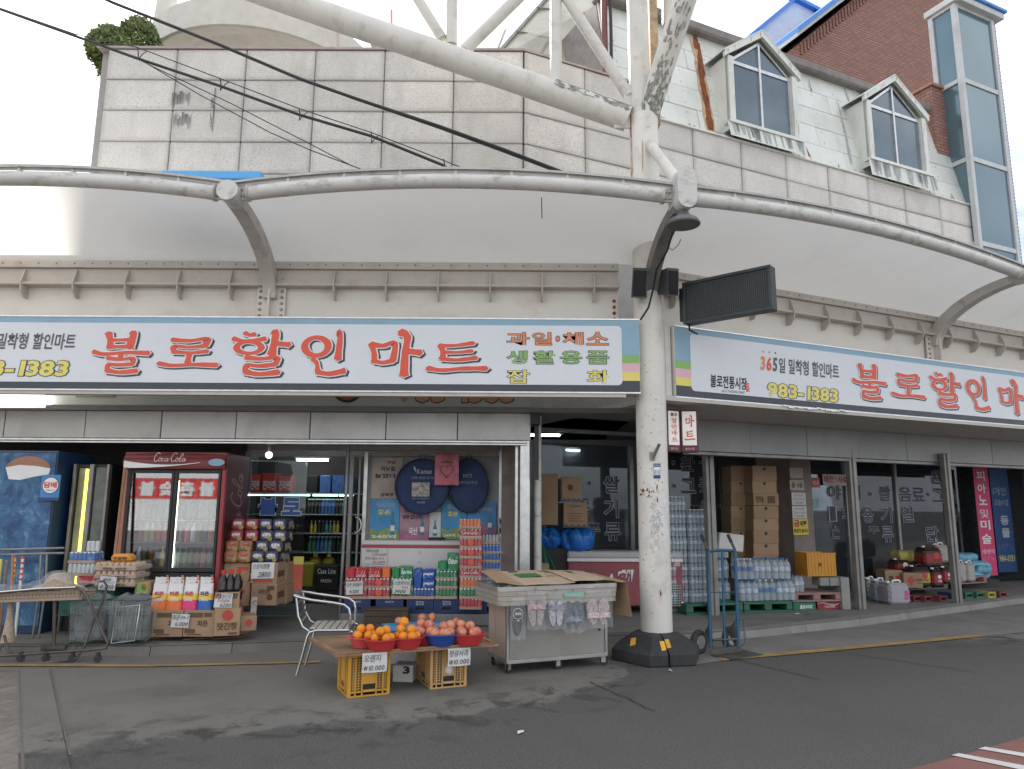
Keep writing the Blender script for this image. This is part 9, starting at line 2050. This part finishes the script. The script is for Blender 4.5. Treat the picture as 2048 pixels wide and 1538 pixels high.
# flammable carton and soy cans on a wooden pallet
pg4, w4, rz4, a4 = pallet(1822, 1192, 1898, 1189, .12, .7, mat('palletgrey', (.18, .165, .15), .8, var=.2), 'grey wooden pallet under the soy sauce cans'); pg4.location.z = PZ+.10
lanr = mat('crateoldred', (.16, .04, .04), .6, var=.2)
for i, (px, mtc, lab) in enumerate(((1826, lanr, 'dark red'), (1848, lanr, 'second dark red'), (1878, lanr, 'third dark red'), (1902, navc, 'blue'), (1930, plg, 'first green'), (1952, plg, 'second green'), (1975, mat('crateolive', (.35, .32, .08), .5), 'olive'), (1998, lanr, 'far red'))):
  p = R_(px+10, 1204 if px < 1900 else 1198-(px-1900)*.03); o = T('low_crate', lab + ' bottle crate on the pavement under the pallets', 'crate', (p.x, p.y, PZ), ANG, 'bottle crates under the pallets'); m = MB(); w = .19 if px < 1900 else .21
  m.rect(-w/2, 0, w/2, .03, 0, .25).rect(-w/2, .07, w/2, .098, 0, .25).rect(-w/2, .03, -w/2+.03, .07, 0, .25).rect(w/2-.03, .03, w/2, .07, 0, .25).rect(-w/2+.03, .03, w/2-.03, .07, .1, .2); m.build('shell', mtc, o)
Yf = a4.y
carton(1772, 1141, 1808, 1176, Yf+.06, .3, 'long carton with printed side beside the flammable box', [('#', .2, .3, .45, .7, kraft), ('#', .6, .3, .95, .7, redprint)], rz=.05)
oo, w, h = carton(1808, 1146, 1848, 1176, Yf-.02, .35, 'carton with a red diamond hazard mark on a pallet', [('주의', .70, .45, .92, .62, kraft), ('#', .7, .3, .95, .36, kraft)], rz=.08)
MB().poly([(-w*.36, -.003, h*.5), (-w*.13, -.003, h*.16), (w*.10, -.003, h*.5), (-w*.13, -.003, h*.84)]).build('hazard_mark', redprint, oo)
zc4 = PZ+.22
for (a, b, y0, y1, lb_, tx, lab, dy, br) in ((1827, 1866, 1129, 1174, ly, '진간장', 'soy sauce can with a yellow label on the pallet', .02, (.05, .03, .025)), (1867, 1889, 1134, 1174, lr, '간장', 'soy sauce can with a red label beside the yellow one', .05, (.05, .03, .025)), (1888, 1908, 1131, 1168, lr, '양조간장', 'second red labelled soy sauce can near the right post', .1, (.05, .03, .025)), (1850, 1889, 1090, 1134, lr, '진간장', 'red labelled soy sauce can on top of the others', .12, (.05, .03, .025)),
      (1792, 1824, 1117, 1144, lr, '간장', 'dark soy can at the left behind the carton', .3, (.05, .03, .025))):
  jerry(a, y0, b, y1, br, lab, Y=Yf+dy, lab=lb_, txt=tx, group='soy sauce cans on the pallet', rz=.1)
jerry(1873, 1085, 1903, 1125, (.45, .42, .36), 'cream jerrycan behind the top soy sauce can', Y=Yf+.45)
ys = mat('yellowsack', (.58, .48, .14), .5, var=.2, scale=10, bump=.5, bscale=20)
def sack(px0, py0, px1, py1, Y, mt, label, seed, group, marks=None):
  x, z, w, h = pxbox(px0, py0, px1, py1, Y); r = random.Random(seed); ph = [r.uniform(0, 6) for _ in range(4)]; o = T('filled_sack', label, 'sack', (x, Y, z), r.uniform(0, .3), group)
  def fn(u, v):
    q = 2*pi*u; t = pi*v; e = .55; cx = math.copysign(abs(cos(q))**e, cos(q)); sx = math.copysign(abs(sin(q))**e, sin(q)); s = sin(t)**.6*(1+.04*sin(5*q+ph[0])+.03*sin(9*q+7*v+ph[1])); return (w/2*cx*s, .17+.17*sx*s, h*(.5-.5*math.copysign(abs(cos(t))**.8, cos(t)))+.01*sin(6*q+ph[2])*sin(t))
  MB().grid(fn, 32, 14).build('sack', mt, o); return o
sack(1800, 1102, 1826, 1126, Yf+.4, ys, 'left yellow sack behind the soy sauce cans', 1, 'yellow sacks'); sack(1822, 1101, 1850, 1126, Yf+.4, ys, 'right yellow sack behind the soy sauce cans', 2, 'yellow sacks')
x, z, w, h = pxbox(1796, 1125, 1850, 1160, Yf+.42); o = T('sack_shelf', 'dark stand holding the yellow sacks', 'stand', (x, Yf+.45, PZ)); MB().rect(-w/2, 0, w/2, z+h-PZ, 0, .3).build('stand', M['darkwall'], o)
pg5, w5, rz5, a5 = pallet(1921, 1182, 1976, 1178, .14, .7, plp, 'pink pallet under the pale jerrycans at the right post'); pg5.location.z = PZ+.115
Y5 = a5.y+.05
jerry(1919, 1120, 1937, 1164, (.48, .45, .42), 'first pale cream jerrycan right of the far post', Y=Y5); jerry(1935, 1121, 1955, 1163, (.48, .45, .42), 'second pale cream jerrycan right of the far post', Y=Y5+.02)
bs = mat('sackblue', (.18, .44, .58), .4, var=.3, scale=9, bump=.6, bscale=18)
for i, (a, y0, b, y1, dy) in enumerate(((1938, 1139, 1992, 1160, .35), (1940, 1122, 1988, 1142, .4), (1918, 1106, 1966, 1124, .55), (1955, 1130, 1990, 1150, .3))): sack(a, y0, b, y1, Y5+dy, bs, f'{["bottom", "middle", "top left", "small right"][i]} light blue feed sack in the pile by the pink banner', 5+i, 'light blue sacks')
x, z, w, h = pxbox(1918, 1124, 1990, 1180, Y5+.6); o = T('sack_stand', 'low dark stand under the light blue sacks', 'stand', (x, Y5+.45, PZ)); MB().rect(-w/2, 0, w/2, W(1950, 1160, Y5+.35).z-PZ, 0, .4).build('stand', M['darkwall'], o)
# goods seen behind the lettered glass
for i, (px0, px1, y0, y1, mt_) in enumerate(((1655, 1690, 1010, 1095, 'lanternred'), (1740, 1765, 1010, 1100, 'posterbeige'), (1800, 1850, 1035, 1085, 'cardboard'), (1845, 1860, 930, 960, 'posterbeige'), (1700, 1720, 1000, 1090, 'tealpaper'))):
  c = RP((px0+px1)/2, y1, GOF+.5); k = zc(c)/F; oo = T('stored_goods', f'{["dark red crate pile", "pale sack pile", "brown carton pile", "pale bucket", "teal box pile"][i]} dimly seen behind the lettered glass', 'goods', tuple(c), ANG); MB().rect(-(px1-px0)*k*.5, 0, (px1-px0)*k*.5, (y1-y0)*k, 0, .3, 0, .02).build('pile', MATS[mt_], oo)
# ------------------------------------------------------------------ blue hand truck
A0 = G(1397, 1307); B0 = G(1470, 1302); dd = B0-A0; rzt = math.atan2(dd.y, dd.x)
ht = T('hand_truck', 'blue steel hand truck with black tyres standing by the kerb', 'hand truck', (A0.x, A0.y, 0), rzt); inv = Matrix.Rotation(-rzt, 4, 'Z') @ Matrix.Translation((-A0.x, -A0.y, 0))
def hw(px, py, Y): return tuple(inv @ W(px, py, Y))
bl = mat('truckblue', (.01, .085, .16), .4, var=.15, scale=8, dirt=.5, dirtcol=(.07, .06, .055), dscale=9); stl = mat('trucksteel', (.10, .095, .09), .5, metal=.4, var=.3)
yu = A0.y-.02; yl = A0.y-.12; yt = A0.y+.12
def up(px_t, px_b, py_t, py_b, yt_=None): return [hw(px_t, py_t, yt_ or yu), hw(px_b, py_b, yl)]
MB().tube(up(1417, 1421, 1103, 1296), .019, 10).build('upright', bl, ht); MB().tube(up(1470, 1477, 1101, 1290), .019, 10).build('upright', bl, ht); MB().tube(up(1444, 1450, 1104, 1294), .015, 10).build('middle_bar', bl, ht)
MB().tube([hw(1416, 1103, yu), hw(1443, 1100, yu), hw(1471, 1102, yu)], .017, 10).build('top_bar', bl, ht); MB().tube([hw(1419, 1185, yu-.05), hw(1474, 1184, yu-.05)], .006, 6).build('cross_wire', bl, ht); MB().tube([hw(1426, 1280, yl), hw(1474, 1278, yl)], .012, 8).build('cross_bar', stl, ht)
for px, tip in ((1415, 1404), (1470, 1457)):
  q0, q1 = hw(px, 1100, yu), hw(tip, 1072, yt); MB().tube([q0, tuple(Vector(q0).lerp(Vector(q1), .45)), q1], .015, 8).build('handle', stl, ht)
  MB().tube([tuple(Vector(q0).lerp(Vector(q1), .55)), tuple(Vector(q0).lerp(Vector(q1), 1.06))], .019, 10).build('grip', M['blackrub'], ht)
def wheel(c, R, lab, yaw):
  Mx = Matrix.Translation(c) @ Matrix.Rotation(yaw, 4, 'Z') @ Matrix.Rotation(pi/2, 4, 'Y')
  m = MB().lathe([(R*.58, -.03), (R*.8, -.036), (R*.95, -.028), (R, -.012), (R, .012), (R*.95, .028), (R*.8, .036), (R*.58, .03), (R*.58, -.03)], 28, (0, 0, 0), 0, True, Mx); t = m.build('tyre', M['blackrub'], ht)
  m = MB().lathe([(R*.57, -.028), (R*.50, -.012), (R*.2, -.012), (R*.18, -.034), (1e-4, -.034)], 20, (0, 0, 0), 0, True, Mx).lathe([(R*.57, .028), (R*.50, .012), (R*.2, .012), (R*.18, .03), (1e-4, .03)], 20, (0, 0, 0), 0, True, Mx)
  for k in range(5): q = 2*pi*k/5; m.box((R*.38*cos(q), R*.38*sin(q), -.02), (R*.3, R*.09, .02), 0, q, Mx)
  m.build('rim', mat('rimgrey', (.32, .32, .31), .45, metal=.5, var=.2), t)
wheel(Vector((0, -.02, .128)), .128, '', RAD(-52)-rzt); wheel(Vector((dd.length, 0.08, .128)), .128, '', RAD(-52)-rzt)
MB().tube([(0, 0, .128), (dd.length, .06, .128)], .014, 8).build('axle', stl, ht)
for (px, sg) in ((1423, -1), (1470, 1)):
  a, b, c = Vector(hw(px, 1240, yl+.02)), Vector(hw(px+2, 1296, yl)), Vector(hw(px - 14 if sg < 0 else px-16, 1262, yl+.1)); MB().prism([tuple(a), tuple(b), tuple(c)], (.006, .0, .0)).build('wheel_guard', stl, ht)
MB().tube([hw(1476, 1240, yl), hw(1487, 1239, yl), hw(1489, 1288, yl), hw(1478, 1294, yl)], .005, 6).build('side_loop', bl, ht)
P = [G(1422, 1311, .01), G(1465, 1320, .01), G(1526, 1310, .01), G(1486, 1300, .01)]; MB().prism([tuple(inv @ p) for p in P], (0, 0, .006)).build('toe_plate', stl, ht)
P = [Vector(hw(1421, 1298, yl)), Vector(hw(1478, 1292, yl)), Vector(hw(1486, 1302, yl)), Vector(hw(1422, 1312, yl))]; MB().prism([tuple(p) for p in P], (0, .006, 0)).build('toe_back', stl, ht)
# ------------------------------------------------------------------ trolley with hat and goods at the far left
tl = T('wire_trolley', 'rusty tube trolley with a wire basket top at the left edge of the forecourt', 'trolley', tuple(G(140, 1328)));
tub = mat('trolleytube', (.12, .10, .09), .45, metal=.5, var=.3, dirt=.5, dirtcol=(.2, .11, .06)); chrome = mat('chrome', (.6, .58, .55), .2, metal=.9)
Yn, Yk = 7.75, 8.05
WB().tube([W(-60, 1190, Yn), W(0, 1185, Yn), W(80, 1178, Yn), W(155, 1175, Yn), W(168, 1182, Yn), W(180, 1205, Yn), W(205, 1265, Yn), W(216, 1285, Yn), W(213, 1296, Yn), W(180, 1300, Yn), W(30, 1310, Yn), W(-20, 1312, Yn)], .014, 8).build('front_frame', tub, tl)
WB().tube([W(-60, 1189, Yn-.015), W(0, 1184, Yn-.015), W(80, 1177, Yn-.015), W(152, 1174.5, Yn-.015)], .011, 8).build('chrome_rail', chrome, tl)
WB().tube([W(195, 1164, Yk), W(207, 1162, Yk), W(214, 1172, Yk), W(205, 1205, Yk), W(185, 1245, Yk), W(170, 1290, Yk), W(155, 1316, Yk-.3), W(130, 1322, Yk-.3), W(0, 1331, Yk-.3)], .013, 8).build('rear_frame', tub, tl)
WB().tube([W(8, 1270, Yn), W(16, 1300, Yn), W(28, 1311, Yn)], .013, 8).build('left_leg', tub, tl); WB().tube([W(110, 1190, Yk), W(108, 1292, Yk)], .02, 8).build('post', tub, tl); m = WB().box(tuple(W(108, 1295, Yk)), (.25, .05, .05), 0, .1, None, .008); m.build('foot', tub, tl)
m = WB();
for i in range(30): u = i/29; a, b = W(-60+225*u, 1186-10*u, Yn), W(-58+221*u, 1208-10*u, Yn+.03); m.tube([a, b], .003, 4)
for v in (0, .35, .7, 1): m.tube([W(-60, 1187+20*v, Yn+.02*v), W(165, 1177+22*v, Yn+.02*v)], .003, 4)
for i in range(14): u = i/13; m.tube([W(165, 1178, Yn)*(1-u)+W(195, 1168, Yk)*u, W(163, 1199, Yn)*(1-u)+W(192, 1188, Yk)*u], .003, 4)
m.build('basket_wires', mat('basketwire', (.34, .27, .2), .5, metal=.4), tl)
a, b, c, d = W(-60, 1206, Yn+.03), W(163, 1198, Yn+.03), W(192, 1188, Yk), W(-60, 1196, Yk); WB().prism([tuple(q) for q in (a, b, c, d)], (0, 0, .02)).build('basket_floor', mat('basketcard', (.38, .29, .21), .8), tl)
WB().prism([tuple(W(-60, 1189, Yn+.02)), tuple(W(160, 1180, Yn+.02)), tuple(W(158, 1199, Yn+.02)), tuple(W(-60, 1207, Yn+.02))], (0, .01, 0)).build('basket_liner', MATS['basketcard'], tl)
for px, py, Y_ in ((144, 1322, Yk-.3), (93, 1306, Yn), (197, 1302, Yn), (42, 1312, Yn)):
  p = W(px, py, Y_); m = WB(); m.lathe([(.01, -.012), (.036, -.011), (.04, 0), (.036, .011), (.01, .012)], 16, (0, 0, 0), 0, True, Matrix.Translation((p.x, p.y, .042)) @ Matrix.Rotation(.5, 4, 'Z') @ Matrix.Rotation(pi/2, 4, 'X')); m.box((p.x, p.y, .075), (.03, .035, .05)); m.build('caster', M['blackrub'], tl)
c = W(118, 1168, 7.95); k = zc(c)/F; o = T('straw_hat', 'straw hat lying under clear plastic on the trolley basket', 'hat', tuple(c))
MB().lathe([(.30*.9, -.045), (.24, -.02), (.15, .0), (.125, .05), (.10, .095), (.05, .115), (1e-4, .118)], 28, (0, 0, 0), 0, True, None, 1.05, .6).build('hat', mat('straw', (.42, .33, .24), .8, var=.2, scale=30, bump=.4, bscale=90), o)
o = T('plastic_sheet', 'crumpled clear plastic sheet over the hat on the trolley', 'plastic sheet', tuple(W(90, 1180, 7.9)))
a, b, c, d = W(-50, 1183, Yn+.02), W(190, 1170, Yn+.04), W(205, 1160, Yk), W(-50, 1172, Yk); r = random.Random(8)
def shp(u, v):
  p = a*(1-u)*(1-v)+b*u*(1-v)+c*u*v+d*(1-u)*v; p.z += .17*math.exp(-((u-.67)/.13)**2)*math.exp(-((v-.5)/.5)**2) + .016*sin(21*u+5*v)+.012*sin(33*u-9*v); return p
WB().grid(shp, 40, 12).build('sheet', bagfilm, o)
# brooms, mop handles, brown bottle rack behind the trolley
for i, (x0, y0, x1, y1, Y_, mt_, lab) in enumerate(((30, 1112, 22, 1192, 8.45, 'signyellow', 'first striped mop handle with a yellow grip'), (46, 1113, 38, 1192, 8.5, 'white', 'second striped mop handle with a red grip'), (14, 1120, 6, 1195, 8.45, 'polewood', 'brown broom handle beside the striped ones'), (2, 1118, -6, 1195, 8.4, 'signyellow', 'yellow broom handle at the photo edge'))):
  p, q = W(x0, y0, Y_), W(x1, y1, Y_); dn = (q-p).normalized(); e_ = p + dn*((p.z-PZ-.02)/-dn.z); o = T('mop_handle', lab, 'mop', tuple(e_), 0, 'mop handles behind the trolley'); WB().tube([p, e_], .016, 8).build('shaft', M.get(mt_) or MATS[mt_], o)
  if i < 3:
    m = WB();
    for k in range(5): m.tube([p+dn*(.06*k), p+dn*(.06*k+.025)], .0185, 8)
    m.build('stripes', M['red'] if i != 2 else M['steelgrey'], o)
p, q = W(22, 1205, 7.9), W(16, 1284, 7.9); o = T('straw_broom', 'old straw broom head standing behind the trolley leg', 'broom', tuple(q)); WB().tube([p, p*.5+q*.5, q], [.025, .04, .07], 10).build('bristles', MATS['straw'], o); WB().tube([p, W(26, 1110, 8.1)], .014, 8).build('handle', MATS['polewood'], o)
for py in (1099, 1112):
  pass
o = T('dark_rack', 'dark metal rack rail in front of the blue cooler', 'rack', tuple(W(60, 1110, 8.5))); m = WB()
for y in (1100, 1110): m.tube([W(-60, y+1, 8.5), W(128, y-4, 8.5)], .014, 8)
for px in (82, 94): m.tube([W(px, 1104, 8.5), W(px-3, 1180, 8.5), Vector((W(px-3, 1180, 8.5).x-.02, 8.5, PZ))], .012, 8)
m.build('rail', M['steelgrey'], o)
# litter on the ground
for i, (px, py) in enumerate(((1590, 1228), (1035, 1468), (1345, 1343), (1622, 1230))):
  p = G(px, py, .01 if i in (1, 2) else PZ+.004); o = MB().prism([(0, 0, 0), (.07, .01, 0), (.08, .03, .004), (.03, .035, .006)], (0, 0, .003)).build('paper_scrap', [papw, papw, papw, M['darktrim']][i], None, tuple(p), i*.7); tag(o, ['pale scrap of paper near the right pallet', 'white scrap of paper lying on the open road', 'white scrap of paper at the foot of the column base', 'dark leaf scrap near the kerb on the right'][i], 'litter')
